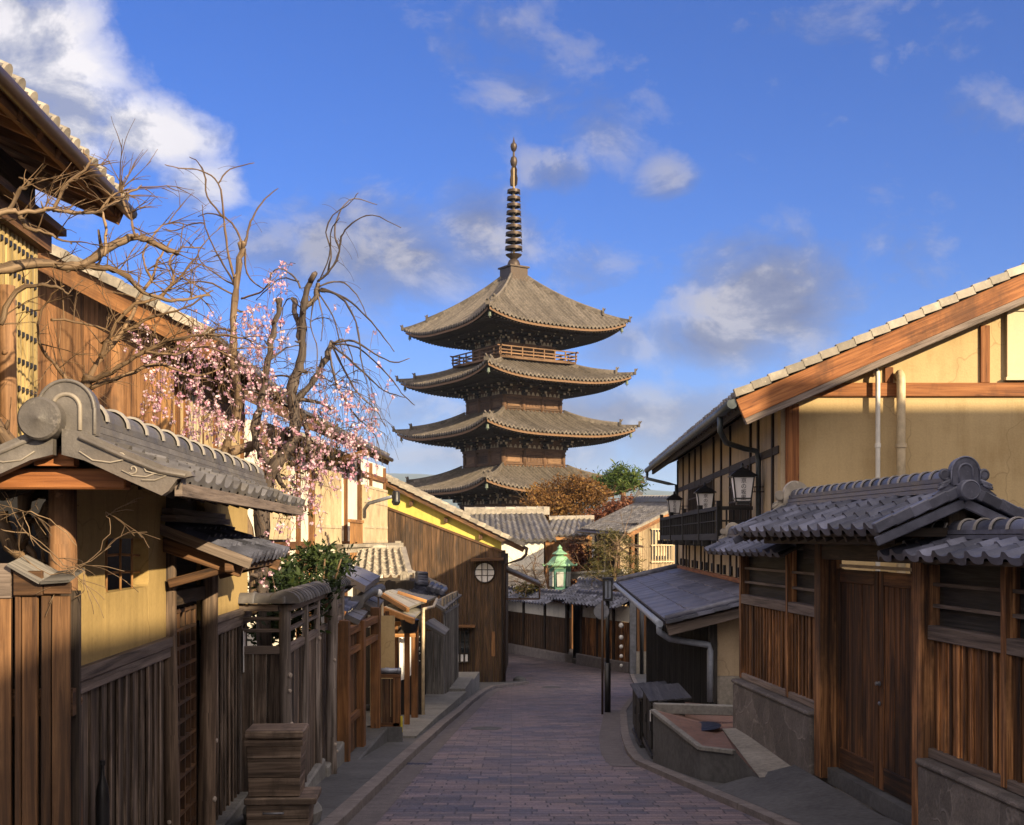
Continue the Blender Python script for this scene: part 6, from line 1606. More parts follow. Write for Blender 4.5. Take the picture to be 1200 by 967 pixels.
ed = V(p1.x-p0.x, p1.y-p0.y, 0); ef = Fr((p0.x, p0.y, 0), (ed.x, ed.y), (hd.x, hd.y)); Le = ed.length
mb = MB(); mb.box(ef, .3, Le-.3, .9, 1.0, -5.5, p0.z+.2); gh.part(mb, 'side_wall', M['plank_char'])
for i, u in enumerate((1.6, 2.6, 4.6, Le-.5)):
    mb = MB(); mb.box(ef, u-.12, u+.12, .55, .75, -5.5, p0.z-.1); gh.part(mb, 'post', M['plank_warm'] if i != 1 else M['plaster_beige'])
mb = MB(); slab(mb, p0-V(0, 0, .07), p1-V(0, 0, .07), p1+(p2-p1)*.3-V(0, 0, .07), p0+(p2-p1)*.3-V(0, 0, .07), .06); mb.tube([p0-V(.1, 0, .1), p1-V(.1, 0, .1)], .07, 8); mb.tube([p1-V(.1, 0, .12), p1+V(0, .1, -.4), p1+V(.7, .3, -.55)], .05, 6); gh.part(mb, 'eave', M['gutter_brown'], rf)
mb = MB(); a, b = P(560, 707, 52.5), P(668, 704, 50.0); mb.bar(P(668, 672, 52), P(735, 668, 48), .5, .10); mb.bar(P(668, 676, 52), P(735, 672, 48), .35, .2); single(mb, 'low_garden_wall', M['tile_pale'], 'pale tiled low wall behind the pruned pine', 'wall', P(700, 676, 50))
# ------------------------------------------------------------ street wall across the bend
A_, B_ = V(-.45, 53.0, 0), V(4.25, 43.1, 0)
BW = Fr((A_.x, A_.y, 0), (B_.x-A_.x, B_.y-A_.y), (-(B_.y-A_.y)*-1*0-(B_.y-A_.y)*-1, 0)) if False else Fr((A_.x, A_.y, 0), (B_.x-A_.x, B_.y-A_.y))
if BW.w.y > 0: BW = Fr(A_, (B_.x-A_.x, B_.y-A_.y), (-BW.w.x, -BW.w.y))
LB = (B_-A_).length
def zf(u): return gz(BW(u).y)
bw = Thing('bend_wall', 'dark board street wall with white plaster band and tile cap across the bend', 'wall', BW(LB/2, 0, -4.95))
mb = MB(); mb.box(BW, -14, LB*.56, -.25, .10, -5.3, -4.55); mb.box(BW, LB*.56+.9, LB, -.25, .10, -5.3, -4.45); bw.part(mb, 'stone_base', M['stone_kerb'], bevel=.03)
mb = MB(); planks(mb, BW, -14, LB*.56, -4.55, -3.15, -.05, .22, .03, .008, batten=True); bw.part(mb, 'boards', M['plank_house'])
mb = MB(); planks(mb, BW, LB*.56+1.0, LB-.1, -4.45, -3.02, -.05, .22, .03, .008, batten=True); bw.part(mb, 'boards', M['plank_gate'])
mb = MB(); mb.box(BW, -14, LB*.56, -.2, -.03, -3.14, -2.55); mb.box(BW, LB*.56+1.0, LB-.1, -.2, -.03, -3.01, -2.45); bw.part(mb, 'plaster_band', M['plaster_white'])
mb = MB()
for u in (-3, 0, 2.2, 4.2, 6.1, 7.3, 8.6, 9.8): mb.box(BW, u-.07, u+.07, -.1, .03, -4.5, -2.5)
bw.part(mb, 'posts', M['beam_dark'])
mb = MB(); u0_, u1_ = -14, 5.6
tile_roof(mb, BW(u0_, .65, -2.62), BW(u1_, .65, -2.62), BW(u1_, -.12, -2.22), BW(u0_, -.12, -2.22), tw=.27, cl=.26, amp=.075, k=6, step=.04); tile_roof(mb, BW(u1_, -.9, -2.62), BW(u0_, -.9, -2.62), BW(u0_, -.12, -2.22), BW(u1_, -.12, -2.22), tw=.27, cl=.26, amp=.075, k=6, step=.04)
r1 = bw.part(mb, 'roof', M['tile_blue'])
mb = MB(); ridge(mb, BW(u0_, -.12, -2.22), BW(u1_, -.12, -2.22), .2, .1, .08, .3, 2); bw.part(mb, 'ridge', [M['tile_blue'], M['ridge_band']], r1)
mb = MB(); u0_, u1_ = 6.9, LB+.1
tile_roof(mb, BW(u0_, .60, -2.50), BW(u1_, .60, -2.50), BW(u1_, -.12, -2.12), BW(u0_, -.12, -2.12), tw=.27, cl=.26, amp=.075, k=6, step=.04); tile_roof(mb, BW(u1_, -.9, -2.5), BW(u0_, -.9, -2.5), BW(u0_, -.12, -2.12), BW(u1_, -.12, -2.12), tw=.27, cl=.26, amp=.075, k=6, step=.04)
r2 = bw.part(mb, 'roof', M['tile_blue'])
mb = MB(); ridge(mb, BW(u0_, -.12, -2.12), BW(u1_, -.12, -2.12), .2, .1, .08, .3, 2); bw.part(mb, 'ridge', [M['tile_blue'], M['ridge_band']], r2)
bg = Thing('bend_gate', 'recessed dark gate with a bluish tiled gable roof in the wall at the bend', 'gate', BW(6.4, -.8, -4.95))
mb = MB(); u0_, u1_ = 5.0, 8.3
tile_roof(mb, BW(u0_, .35, -2.42), BW(u1_, .35, -2.42), BW(u1_, -1.2, -1.80), BW(u0_, -1.2, -1.80), tw=.26, cl=.25, amp=.075, k=6, step=.04); tile_roof(mb, BW(u1_, -2.7, -2.42), BW(u0_, -2.7, -2.42), BW(u0_, -1.2, -1.80), BW(u1_, -1.2, -1.80), tw=.26, cl=.25, amp=.075, k=6, step=.04)
r3 = bg.part(mb, 'roof', M['tile_blue'])
mb = MB(); ridge(mb, BW(u0_, -1.2, -1.80), BW(u1_, -1.2, -1.80), .26, .16, .1, .3, 2); bg.part(mb, 'ridge', [M['tile_blue'], M['ridge_band']], r3)
mb = MB()
for s in (1, -1): slab(mb, BW(u0_+.1, -1.2+1.5*s, -2.48), BW(u1_-.1, -1.2+1.5*s, -2.48), BW(u1_-.1, -1.2, -1.88), BW(u0_+.1, -1.2, -1.88), .06)
mb.bar(BW(u1_, .35, -2.54), BW(u1_, -1.2, -1.92), .05, .14); bg.part(mb, 'roof_boards', M['plank_brown'], r3)
mb = MB(); planks(mb, BW, 5.7, 7.0, -4.95, -2.6, -1.2, .2, .03); bg.part(mb, 'door', M['plank_char'])
mb = MB(); mb.box(BW, 4.6, 5.75, -1.3, -1.1, -4.9, -2.2); mb.box(BW, 6.95, 8.2, -1.3, -1.1, -4.9, -2.2); bg.part(mb, 'side_panel', M['plank_char'])
t = Thing('corner_post_house', 'narrow timber fronted house corner between the bend wall and the lean-to', 'house', V(4.6, 42.5, gz(42)))
fq = Fr((4.2, 42.6, 0), (1, 0), (0, -1))
mb = MB(); planks(mb, fq, .25, 1.6, -4.0, -1.9, 0, .2, .03); t.part(mb, 'boards', M['plank_warm'])
mb = MB(); mb.box(fq, .0, .22, -.1, .08, -4.95, -1.9); t.part(mb, 'post', M['metal_grey'], label='grey blue corner post')
mb = MB(); mb.box(fq, .22, 1.7, -.2, .12, -4.95, -4.0); t.part(mb, 'base', M['concrete_pale'])
mb = MB(); mb.box(fq, .25, 1.6, -3, -.2, -4.9, -1.7); t.part(mb, 'wall', M['plank_char'])
mb = MB(); mb.tube([P(752, 706, 41), P(752, 790, 41)], .07, 8); t.part(mb, 'downpipe', M['iron_black'])
for i, yy in enumerate((733, 747, 758, 769, 780)):
    c = P(728, yy, 43.0); mb = MB(); r_ = .095-.008*i
    mb.lathe([(.003, -r_)]+[(r_*math.cos(q), r_*math.sin(q)) for q in (-1.1, -.6, 0, .6, 1.1)]+[(.003, r_)], c, 12)
    single(mb, 'paper_lantern', M['globe_white'], ['topmost', 'second from the top', 'middle', 'second from the bottom', 'lowest'][i]+' of five small white globes hung in a column at the bend', 'lantern', c, 'white globes in a column')
# green copper lantern
gl = Thing('copper_lantern', 'large green copper garden lantern with a flared roof behind the bend wall', 'lantern', (P(656, 0, 51).x, 51, gz(51)))
lc = P(656, 0, 51); s_ = 51/F; zL = lambda y: (HY-y)*s_
o_ = V(lc.x, 51, 0)
mb = MB(); mb.lathe([(.14, gz(51)), (.14, zL(702)), (.26, zL(700)), (.40, zL(694)), (.46, zL(691)), (.42, zL(690))], o_, 6); gl.part(mb, 'pedestal', M['copper_deep'])
mb = MB(); mb.lathe([(.42, zL(690)), (.47, zL(668)), (.49, zL(665))], o_, 6, sm=False); bx_ = gl.part(mb, 'fire_box', M['copper_deep'])
mb = MB()
for q in range(6):
    an = q*math.pi/3+math.pi/6
    d = V(math.cos(an), math.sin(an), 0); tn = V(-d.y, d.x, 0)
    mb.prism([o_+d*.385+tn*x+V(0, 0, z) for x, z in ((-.13, zL(687)), (.13, zL(687)), (.15, zL(670)), (-.15, zL(670)))], d*.06)
gl.part(mb, 'panes', M['paper_dim'], bx_)
mb = MB(); mb.lathe([(.50, zL(666)), (.50, zL(664)), (.64, zL(663.5)), (.66, zL(662.5)), (.46, zL(658)), (.33, zL(653.5)), (.27, zL(652)), (.17, zL(651.5)), (.16, zL(650)), (.33, zL(649.5)), (.31, zL(648.5)), (.14, zL(645.5)), (.08, zL(643.5)), (.11, zL(642)), (.05, zL(640)), (.0, zL(638))], o_, 6, sm=False); rf = gl.part(mb, 'roof', M['copper_green'])
mb = MB()
for q in range(6):
    an = q*math.pi/3; d = V(math.cos(an), math.sin(an), 0); mb.tube([o_+d*.64+V(0, 0, zL(663)), o_+d*.72+V(0, 0, zL(662)), o_+d*.73+V(0, 0, zL(660.5))], [.05, .05, .03], 6)
gl.part(mb, 'roof_curls', M['copper_green'], rf)
# neighbours behind and beside the viewpoint: they throw the evening shade
# ------------------------------------------------------------ trees and plants
rt_ = random.Random(77)
def rv3(r=1.0):
    while True:
        v = V(rt_.uniform(-1, 1), rt_.uniform(-1, 1), rt_.uniform(-1, 1))
        if .05 < v.length < 1: return v*r
def smooth(pts, n=3):
    out = []
    for i in range(len(pts)-1):
        p0, p1, p2, p3 = pts[max(i-1, 0)], pts[i], pts[i+1], pts[min(i+2, len(pts)-1)]
        for k in range(n):
            t = k/n; out.append(.5*((2*p1)+(p2-p0)*t+(2*p0-5*p1+4*p2-p3)*t*t+(3*p1-p0-3*p2+p3)*t**3))
    out.append(pts[-1]); return out
def limb(mb, px, Y, r0, r1, n=8, wob=.012, dy=None, knob=0.0):
    """branch through picture measurements (px, py) at depth Y (dy: depth change along it); radii in pixels"""
    k = len(px); pts = []
    for i, q in enumerate(px):
        y = Y+(dy*i/(k-1) if dy else 0)+(q[2] if len(q) > 2 else 0); pts.append(P(q[0], q[1], y))
    pts = smooth(pts, 4); m = len(pts); s = Y/F
    pts = [p+rv3(wob) if 0 < i < m-1 else p for i, p in enumerate(pts)]
    rs = [(r0+(r1-r0)*i/(m-1))*s*(1+rt_.uniform(-.20, .20)) for i in range(m)]
    mb.tube(pts, rs, n)
    if r0 > 1.5:
        for i in range(3, m-2, 4):   # spur shoots and pruning nubs
            d = rv3().normalized(); L = rs[i]*rt_.uniform(1.8, 4.0); mb.tube([pts[i], pts[i]+d*L*.6, pts[i]+d*L+V(0, 0, L*.2)], [rs[i]*.55, rs[i]*.35, rs[i]*.22], 5)
    return pts
def twig(mb, p, d, L, r, droop, depth=0, ends=None, spread=.5):
    pts = [p]; n = 6; dd = d.normalized()
    for i in range(n):
        dd = (dd+rv3(.16)+V(0, 0, -droop*(i+1)/n)).normalized(); pts.append(pts[-1]+dd*(L/n))
    mb.tube(pts, [max(r*(1-.8*i/n), .0016) for i in range(n+1)], 4, caps=False)
    if ends is not None: ends.extend(pts[2:])
    if depth > 0:
        for q in range(rt_.randint(2, 3)):
            i = rt_.randint(1, n-1); d2 = ((pts[i+1]-pts[i]).normalized()+rv3(spread*1.6)).normalized(); twig(mb, pts[i], d2, L*rt_.uniform(.4, .7), r*.65, droop, depth-1, ends, spread)
def flowers(mb, c, n, rad, size=.018):
    for _ in range(n):
        p = c+rv3(rad); nrm = rv3().normalized(); a = nrm.cross(V(0, 0, 1))
        if a.length < .1: a = V(1, 0, 0)
        a.normalize(); b = nrm.cross(a); s = size*rt_.uniform(.75, 1.25); r = rt_.random()
        pts = []; off = rt_.random()*6
        for i in range(10):
            an = 6.2832*i/10+off; rr = s*(1.0 if i % 2 == 0 else .55); pts.append(p+a*math.cos(an)*rr+b*math.sin(an)*rr+nrm*(s*.35 if i % 2 == 0 else .1*s))
        mb.face(pts, [(0, 0)]*10, r)
def leaves(mb, blobs, n, size, clump=.25, ar=.45, up=.3, seed=1):
    rn = random.Random(seed); vol = [b[3]*b[4]*b[5] for b in blobs]; tot = sum(vol)
    for b, v in zip(blobs, vol):
        nn = int(n*v/tot); nc = max(3, nn//22); c0 = V(*b[:3])
        for _ in range(nc):
            while True:
                q = V(rn.uniform(-1, 1), rn.uniform(-1, 1), rn.uniform(-1, 1))
                if q.length < 1 and q.length > .25*rn.random(): break
            cc = c0+V(q.x*b[3], q.y*b[4], q.z*b[5]); tone = rn.random(); cr = clump*rn.uniform(.6, 1.4)
            for _ in range(22):
                p = cc+V(rn.gauss(0, .5), rn.gauss(0, .5), rn.gauss(0, .38))*cr
                d = V(rn.uniform(-1, 1), rn.uniform(-1, 1), rn.uniform(-.6, .8)+up).normalized(); a = d.cross(V(rn.uniform(-1, 1), rn.uniform(-1, 1), rn.uniform(-1, 1)))
                if a.length < .05: continue
                a.normalize(); s = size*rn.uniform(.6, 1.3); w = s*ar
                mb.face([p, p+d*s*.5+a*w*.5, p+d*s, p+d*s*.5-a*w*.5], [(0, 0)]*4, min(.99, max(.01, tone*.7+rn.random()*.3)))
# --- bare tree reaching in from the left
t1 = Thing('bare_tree', 'leafless tree stretching a thick sunlit bough in from the left frame edge', 'tree', P(-120, 632, 8.0)+V(0, 0, gz(8.0)), 'trees in the left garden')
mb = MB()
trunk = limb(mb, [(-135, 1020), (-128, 800), (-112, 560), (-85, 400), (-60, 335)], 8.0, 15, 10); t1.part(mb, 'trunk', M['bark_pale'])
mb = MB(); src = []
src += limb(mb, [(-62, 337), (0, 316), (50, 309), (95, 311), (128, 290), (160, 278), (185, 287), (208, 297)], 8.0, 7.5, 3.2, dy=1.2)[8:]
src += limb(mb, [(93, 312), (120, 314), (145, 321), (162, 338), (188, 350), (215, 351), (246, 346)], 8.5, 4.6, 1.3, dy=.9)
a1 = limb(mb, [(-70, 300), (0, 251), (22, 249), (60, 246), (95, 250), (128, 243), (150, 228), (166, 217)], 7.6, 4.2, .8, dy=.6); src += a1[10:]
src += limb(mb, [(22, 249), (28, 262), (42, 270), (62, 276), (84, 286)], 7.9, 3, 1)
src += limb(mb, [(160, 278), (150, 250), (142, 225), (150, 205)], 8.7, 2, .6)
src += limb(mb, [(10, 250), (20, 225), (35, 215), (22, 208)], 7.8, 3, 1)
src += limb(mb, [(122, 300), (125, 270), (120, 245), (140, 225)], 8.5, 2.2, .8)
src += limb(mb, [(62, 248), (80, 215), (105, 195), (98, 175)], 7.9, 2.5, .8)
src += limb(mb, [(0, 380), (20, 340), (60, 335), (80, 345)], 8.2, 3.5, 1.2)
t1.part(mb, 'boughs', M['bark_pale'])
mb = MB()
for _ in range(70):
    p = rt_.choice(src); twig(mb, p, V(rt_.uniform(-.6, 1), rt_.uniform(-.4, .4), rt_.uniform(-.2, 1)), rt_.uniform(.12, .42), .006, .05, 1)
t1.part(mb, 'twigs', M['bark_mid'])
# low gnarled vine by the post
t1b = Thing('gnarled_vine', 'gnarled brown vine with loose tendrils draped over the plank screen and log post', 'vine', P(40, 632, 6.4)+V(0, 0, -.7), 'trees in the left garden')
mb = MB(); vs = []
for pts, r0, r1 in (([(-40, 560), (5, 620), (30, 660), (60, 668), (90, 672)], 9, 5), ([(0, 600), (12, 640), (40, 655), (20, 620)], 8, 3), ([(-20, 480), (10, 520), (30, 600), (25, 640)], 10, 7), ([(60, 590), (45, 620), (62, 645)], 8, 4)):
    vs += limb(mb, pts, 6.25, r0, r1)
t1b.part(mb, 'stem', M['bark_mid'])
mb = MB()
for pts in ([(0, 620), (40, 628), (75, 660), (95, 670), (110, 720)], [(20, 610), (50, 640), (80, 668), (130, 640)], [(30, 600), (60, 610), (90, 640)], [(5, 640), (30, 655), (60, 672), (95, 668), (100, 690), (85, 700)], [(70, 675), (100, 660), (128, 625), (124, 600)], [(0, 610), (25, 600), (40, 640)]):
    vs += limb(mb, pts, 5.75, .9, .4, n=5)
for _ in range(26): twig(mb, rt_.choice(vs), V(rt_.uniform(-.5, 1), -.3, rt_.uniform(-.5, .7)), rt_.uniform(.12, .3), .0022, .1, 1)
t1b.part(mb, 'tendrils', M['bark_pale'])['kind'] = 'stuff'
# --- pruned grey tree with many fan branches behind the ridge tile
t2 = Thing('fan_branched_tree', 'bare tree fanning up behind the scrolled ridge tile, in front of the plank gable', 'tree', P(105, 632, 10.2)+V(0, 0, gz(10.2)), 'trees in the left garden')
mb = MB(); limb(mb, [(108, 960), (104, 700), (100, 560), (98, 470), (104, 440)], 10.2, 9, 7); t2.part(mb, 'trunk', M['bark_mid'])
mb = MB(); s2 = []
for pts, r0, r1 in (([(100, 450), (118, 420), (145, 388), (162, 352), (178, 325), (188, 300), (202, 280)], 5, 1.4), ([(100, 448), (130, 436), (170, 412), (205, 398), (245, 392), (285, 396)], 5, 1.2), ([(104, 456), (145, 440), (190, 428), (232, 440), (262, 428)], 4, 1.0),
    ([(96, 470), (75, 440), (50, 410), (44, 380), (58, 350), (75, 335)], 3.5, 1), ([(118, 420), (128, 395), (150, 362), (190, 345), (215, 318), (232, 300)], 4, 1.2), ([(145, 388), (180, 372), (215, 362), (250, 340)], 3, 1), ([(170, 412), (205, 415), (240, 405), (275, 420)], 2.5, .8), ([(60, 375), (95, 378), (130, 390), (118, 402)], 2.2, .8), ([(188, 350), (202, 330), (200, 305), (215, 290), (240, 292)], 2.6, 1), ([(178, 330), (168, 300), (190, 265), (215, 262)], 2, .8)):
    s2 += limb(mb, pts, 10.2, r0*.75, r1*.7, dy=rt_.uniform(-.3, .8))
t2.part(mb, 'boughs', M['bark_mid'])
mb = MB()
for _ in range(95): twig(mb, rt_.choice(s2), V(rt_.uniform(-.5, 1), rt_.uniform(-.4, .4), rt_.uniform(-.3, 1)), rt_.uniform(.15, .55), .006, .06, 1)
t2.part(mb, 'twigs', M['bark_mid'])
# --- weeping cherry: pale stem and dark stem
YC = 12.6
def cherry(name, label, stems, arcs, sprays, mat, matt, gx, seed, fl=9):
    global rt_
    t = Thing(name, label, 'tree', P(gx, 632, YC)+V(0, 0, gz(YC)), 'trees in the left garden')
    tips = []
    for i, (pts, r0, r1, nm) in enumerate(stems):
        mb = MB(); q = limb(mb, pts, YC, r0, r1, n=10, wob=.018, dy=rt_.uniform(-.2, .5) if i else None)
        if nm == 'cut':
            e = q[-1]; rr_ = r1*YC/F; dd_ = (q[-1]-q[-3]).normalized()
            for _ in range(3):
                sd_v = (dd_+rv3(.9)).normalized(); mb.tube([e-dd_*.05, e+sd_v*rr_*1.6, e+sd_v*rr_*2.1], [rr_*.9, rr_*.75, rr_*.5], 7)
        t.part(mb, 'trunk' if i == 0 else 'bough', mat); tips += q[-10:]
    mb = MB(); ends = []
    for pts, r0 in arcs:
        q = limb(mb, pts, YC, r0, .5, n=5, wob=.006, dy=rt_.uniform(-.6, .6)); ends += q[8:]
        for _ in range(2): twig(mb, rt_.choice(q), V(rt_.uniform(-1, 1), rt_.uniform(-.4, .4), rt_.uniform(-.8, .5)), rt_.uniform(.1, .35), .003, .25, 0)
    for (x, y, n, L, dr) in sprays:
        for _ in range(n):
            twig(mb, P(x+rt_.uniform(-8, 8), y+rt_.uniform(-8, 8), YC+rt_.uniform(-.25, .3)), V(rt_.uniform(-1, 1), rt_.uniform(-.7, .7), rt_.uniform(.0, .7)), rt_.uniform(.5, 1.0)*L, .0045, dr, 1, ends)
    t.part(mb, 'twigs', matt)
    return t, ends
tA, eA = cherry('pale_cherry_tree', 'straight pale brown pruned cherry stem with arching bare shoots', [
    ([(300, 720), (290, 620), (262, 545), (268, 515), (279, 480), (277, 440), (273, 400), (275, 350), (280, 310), (284, 289)], 6, 3.2, 'cut'),
    ([(268, 530), (300, 522), (318, 505)], 6, 4, 'x')],
    [([(284, 290), (280, 275), (268, 258), (248, 250), (232, 254)], 1.7), ([(276, 335), (262, 310), (248, 285), (240, 262), (237, 240)], 1.5), ([(275, 330), (266, 290), (262, 250), (256, 215), (236, 200), (215, 198), (193, 193)], 1.6), ([(256, 215), (270, 198), (298, 191)], 1.1), ([(262, 255), (243, 230), (240, 205), (232, 190), (222, 184)], 1.3), ([(287, 288), (292, 265), (300, 248), (312, 232), (326, 221)], 1.8), ([(287, 292), (288, 315), (296, 330), (310, 338), (318, 330), (326, 322)], 1.2), ([(273, 345), (240, 330), (210, 335), (190, 345)], 1.3), ([(274, 390), (255, 385), (235, 400), (215, 412)], 1.4), ([(240, 262), (225, 262), (205, 270), (190, 268)], 1), ([(275, 335), (255, 322), (235, 306), (232, 290)], 1.2), ([(283, 350), (300, 345), (312, 336), (318, 320)], 1.3)],
    [(272, 420, 5, .7, .3), (275, 460, 6, .7, .3), (262, 400, 4, .6, .25), (240, 400, 6, .6, .3)], M['bark_pale'], M['bark_mid'], 295, 1)
tB, eB = cherry('weeping_cherry_tree', 'dark trunked weeping cherry with pink blossom left of the pagoda', [
    ([(310, 760), (306, 640), (312, 570), (325, 541), (343, 518), (346, 490), (342, 455), (352, 425), (355, 390), (357, 355), (366, 325)], 9, 3.8, 'cut'),
    ([(300, 500), (305, 470), (313, 432), (318, 400), (324, 372), (327, 355)], 4.6, 2.8, 'cut'),
    ([(315, 545), (302, 520), (300, 490)], 6, 5, 'x'),
    ([(346, 470), (362, 452), (380, 425), (388, 405)], 4.2, 3, 'cut'), ([(354, 400), (347, 370), (345, 352)], 4, 3, 'cut'), ([(357, 360), (368, 350), (372, 338)], 3.6, 3.2, 'cut'), ([(340, 545), (362, 520), (352, 480)], 4, 3, 'x'), ([(344, 468), (372, 470), (388, 480)], 3, 1.5, 'x')],
    [([(372, 330), (384, 320), (396, 300), (400, 278), (412, 262), (436, 252), (470, 267)], 1.6), ([(398, 292), (392, 270), (400, 245), (415, 233), (442, 240)], 1.2), ([(384, 322), (388, 295), (382, 272), (390, 252), (408, 240), (420, 226)], 1.2), ([(374, 330), (386, 300), (388, 270), (398, 255)], 1.0),
     ([(374, 340), (395, 345), (412, 365), (420, 392), (424, 425), (430, 450)], 1.9), ([(376, 338), (405, 350), (430, 372), (450, 395), (462, 412)], 1.5), ([(374, 336), (398, 330), (418, 345), (430, 372)], 1.2), ([(374, 345), (390, 370), (398, 400), (404, 425)], 1.2), ([(390, 402), (415, 400), (440, 415), (462, 425), (480, 420)], 1.5), ([(390, 405), (408, 420), (430, 440), (450, 458), (475, 466)], 1.6), ([(390, 408), (404, 435), (420, 462), (440, 480), (452, 500)], 1.5), ([(390, 404), (420, 408), (455, 440), (470, 460), (486, 475)], 1.2), ([(386, 412), (395, 450), (415, 485), (440, 510), (448, 545)], 1.5), ([(388, 405), (402, 398), (412, 418), (415, 440)], 1),
     ([(352, 338), (345, 325), (330, 315), (318, 322), (316, 345)], 1.3), ([(350, 330), (330, 326), (312, 340), (300, 352)], 1.1), ([(356, 365), (340, 350), (332, 360), (328, 385)], 1.0), ([(318, 420), (335, 408), (352, 405)], 1.4), ([(344, 455), (325, 470), (312, 478)], 1.6), ([(345, 445), (330, 440), (312, 445), (296, 455)], 1.5), ([(372, 345), (378, 375), (376, 400)], .9), ([(370, 345), (364, 380), (372, 410), (370, 440)], .9)],
    [(352, 440, 6, .8, .5), (330, 460, 6, .7, .5), (388, 450, 14, .9, .7), (365, 380, 8, .8, .7), (360, 500, 7, .8, .6), (405, 455, 10, .9, .8), (325, 430, 6, .6, .4), (420, 500, 6, .7, .7), (360, 560, 5, .7, .7)], M['bark_dark'], M['bark_dark'], 308, 2)
# blossom sprays: (px, py, rx, ry, clusters)
def blossoms(t, areas, dy, name='blossom', shift=0.0, fl=8, dens=1.0):
    mb = MB(); mt = MB()
    for (x, y, rx, ry, n) in areas:
        for _ in range(max(1, round(n*dens))):
            while True:
                a, b = rt_.uniform(-1, 1), rt_.uniform(-1, 1)
                if a*a+b*b < 1: break
            c = P(x+a*rx, y+b*ry, YC+shift+rt_.uniform(-dy, dy))
            L = rt_.uniform(.10, .34); dx, dy_ = rt_.uniform(-.10, .10), rt_.uniform(-.08, .08)
            st = [c+V(-dx*.6, -dy_*.6, .05), c+V(0, 0, .07), c+V(dx*.5, dy_*.5, -.02), c+V(dx, dy_, -L*.5), c+V(dx*1.25, dy_*1.25, -L)]
            mt.tube(st, [.0035, .003, .0026, .0022, .0016], 4, caps=False)
            nf = max(3, round(fl*L/.22)+rt_.randint(-1, 2)); q = 0
            while q < nf:
                u_ = rt_.random()**.8*4; i_ = min(3, int(u_)); p_ = st[i_].lerp(st[i_+1], u_-i_); k_ = rt_.randint(2, 4)
                flowers(mb, p_+V(0, 0, -.012), k_, .028); q += k_
    t.part(mb, name, M['blossom'])['kind'] = 'stuff'; t.part(mt, 'blossom_stalks', M['bark_mid'])['kind'] = 'stuff'
blossoms(tA, [(165, 392, 20, 8, 8), (190, 415, 30, 18, 22), (225, 405, 22, 18, 16), (205, 450, 38, 22, 34), (180, 470, 14, 22, 10), (252, 425, 26, 22, 26), (250, 470, 22, 26, 26), (225, 500, 34, 18, 26), (262, 500, 26, 18, 18), (300, 385, 34, 16, 34), (302, 372, 18, 10, 12), (285, 420, 20, 26, 18), (240, 378, 18, 10, 8)], .45)
blossoms(tB, [(332, 318, 12, 7, 9), (318, 332, 5, 16, 6), (330, 395, 8, 14, 5), (298, 445, 26, 30, 30), (292, 490, 34, 22, 40), (320, 470, 20, 30, 24), (340, 495, 14, 30, 16), (370, 500, 26, 34, 46), (400, 490, 26, 38, 48), (425, 495, 18, 34, 28), (392, 530, 34, 26, 44), (432, 528, 14, 26, 16), (330, 545, 40, 22, 40), (365, 560, 26, 24, 26), (300, 560, 26, 24, 22), (345, 590, 30, 26, 18), (385, 452, 12, 18, 8), (372, 432, 8, 14, 5), (330, 612, 30, 16, 14), (310, 660, 12, 14, 12), (378, 590, 10, 22, 8), (404, 455, 6, 12, 4)], .5, dens=.72)
blossoms(tB, [(394, 365, 2, 2, 1), (416, 380, 3, 3, 1), (440, 395, 3, 3, 1), (442, 420, 3, 3, 1), (455, 440, 3, 4, 1), (462, 470, 3, 3, 1), (400, 415, 4, 4, 2), (420, 440, 4, 4, 2), (436, 465, 4, 4, 2)], .3, 'scattered_blossom', fl=6)
mb = MB(); leaves(mb, [(*P(372, 520, 12.8), .22, .3, .3), (*P(345, 590, 13), .25, .3, .22), (*P(340, 555, 12.9), .2, .3, .15)], 500, .06, .12, seed=31); tB.part(mb, 'young_leaves', M['leaf_olive'])
# evergreen shrub behind the capped fence
t = Thing('evergreen_shrub', 'dense glossy green shrub growing above the tile capped fence', 'shrub', V(-2.7, 14.0, gz(14)))
mb = MB(); c = lambda x, y, Y, rx, rz: (*P(x, y, Y), rx*Y/F, .5, rz*Y/F)
leaves(mb, [c(345, 666, 14, 24, 20), c(375, 655, 14.4, 26, 20), (*P(395, 662, 14.8), .2, .4, .22), c(318, 690, 13, 26, 30), c(355, 690, 13.6, 44, 20), c(315, 730, 13, 24, 30), c(340, 720, 13.4, 36, 26)], 4600, .10, .16, .34, .25, seed=3)
t.part(mb, 'foliage', M['leaf_green']); mb = MB()
for i in range(7): limb(mb, [(330+9*i, 800), (335+8*i, 720), (332+10*i+rt_.uniform(-8, 8), 655)], 14, 2.5, 1, n=6)
t.part(mb, 'stems', M['bark_mid'])
# --- rust coloured trees before the pagoda
def crown_tree(name, label, Y, trunk, limbs, blobs, n, size, clump, lm, bm, seed, ar=.5, tr=5, group=None, tw=0):
    t = Thing(name, label, 'tree', P(trunk[0][0], 632, Y)+V(0, 0, gz(Y)), group)
    mb = MB(); q = limb(mb, trunk, Y, tr, tr*.6); t.part(mb, 'trunk', bm)
    mb = MB(); s = []
    for pts in limbs: s += limb(mb, pts, Y, tr*.5, .5, n=6)
    for _ in range(tw): twig(mb, rt_.choice(s), V(rt_.uniform(-1, 1), rt_.uniform(-.6, .6), rt_.uniform(-.2, 1)), rt_.uniform(.5, 1.4)*Y/50, .014*Y/50, .04, 1)
    if mb.f: t.part(mb, 'limbs', bm)
    mb = MB(); leaves(mb, [(*P(x, y, Y+dy), rx*Y/F, max(rx, 12)*Y/F*.8, rz*Y/F) for (x, y, rx, rz, dy) in blobs], n, size, clump, ar, .1, seed); t.part(mb, 'crown', lm)
    return t
GT = 'trees in front of the pagoda'
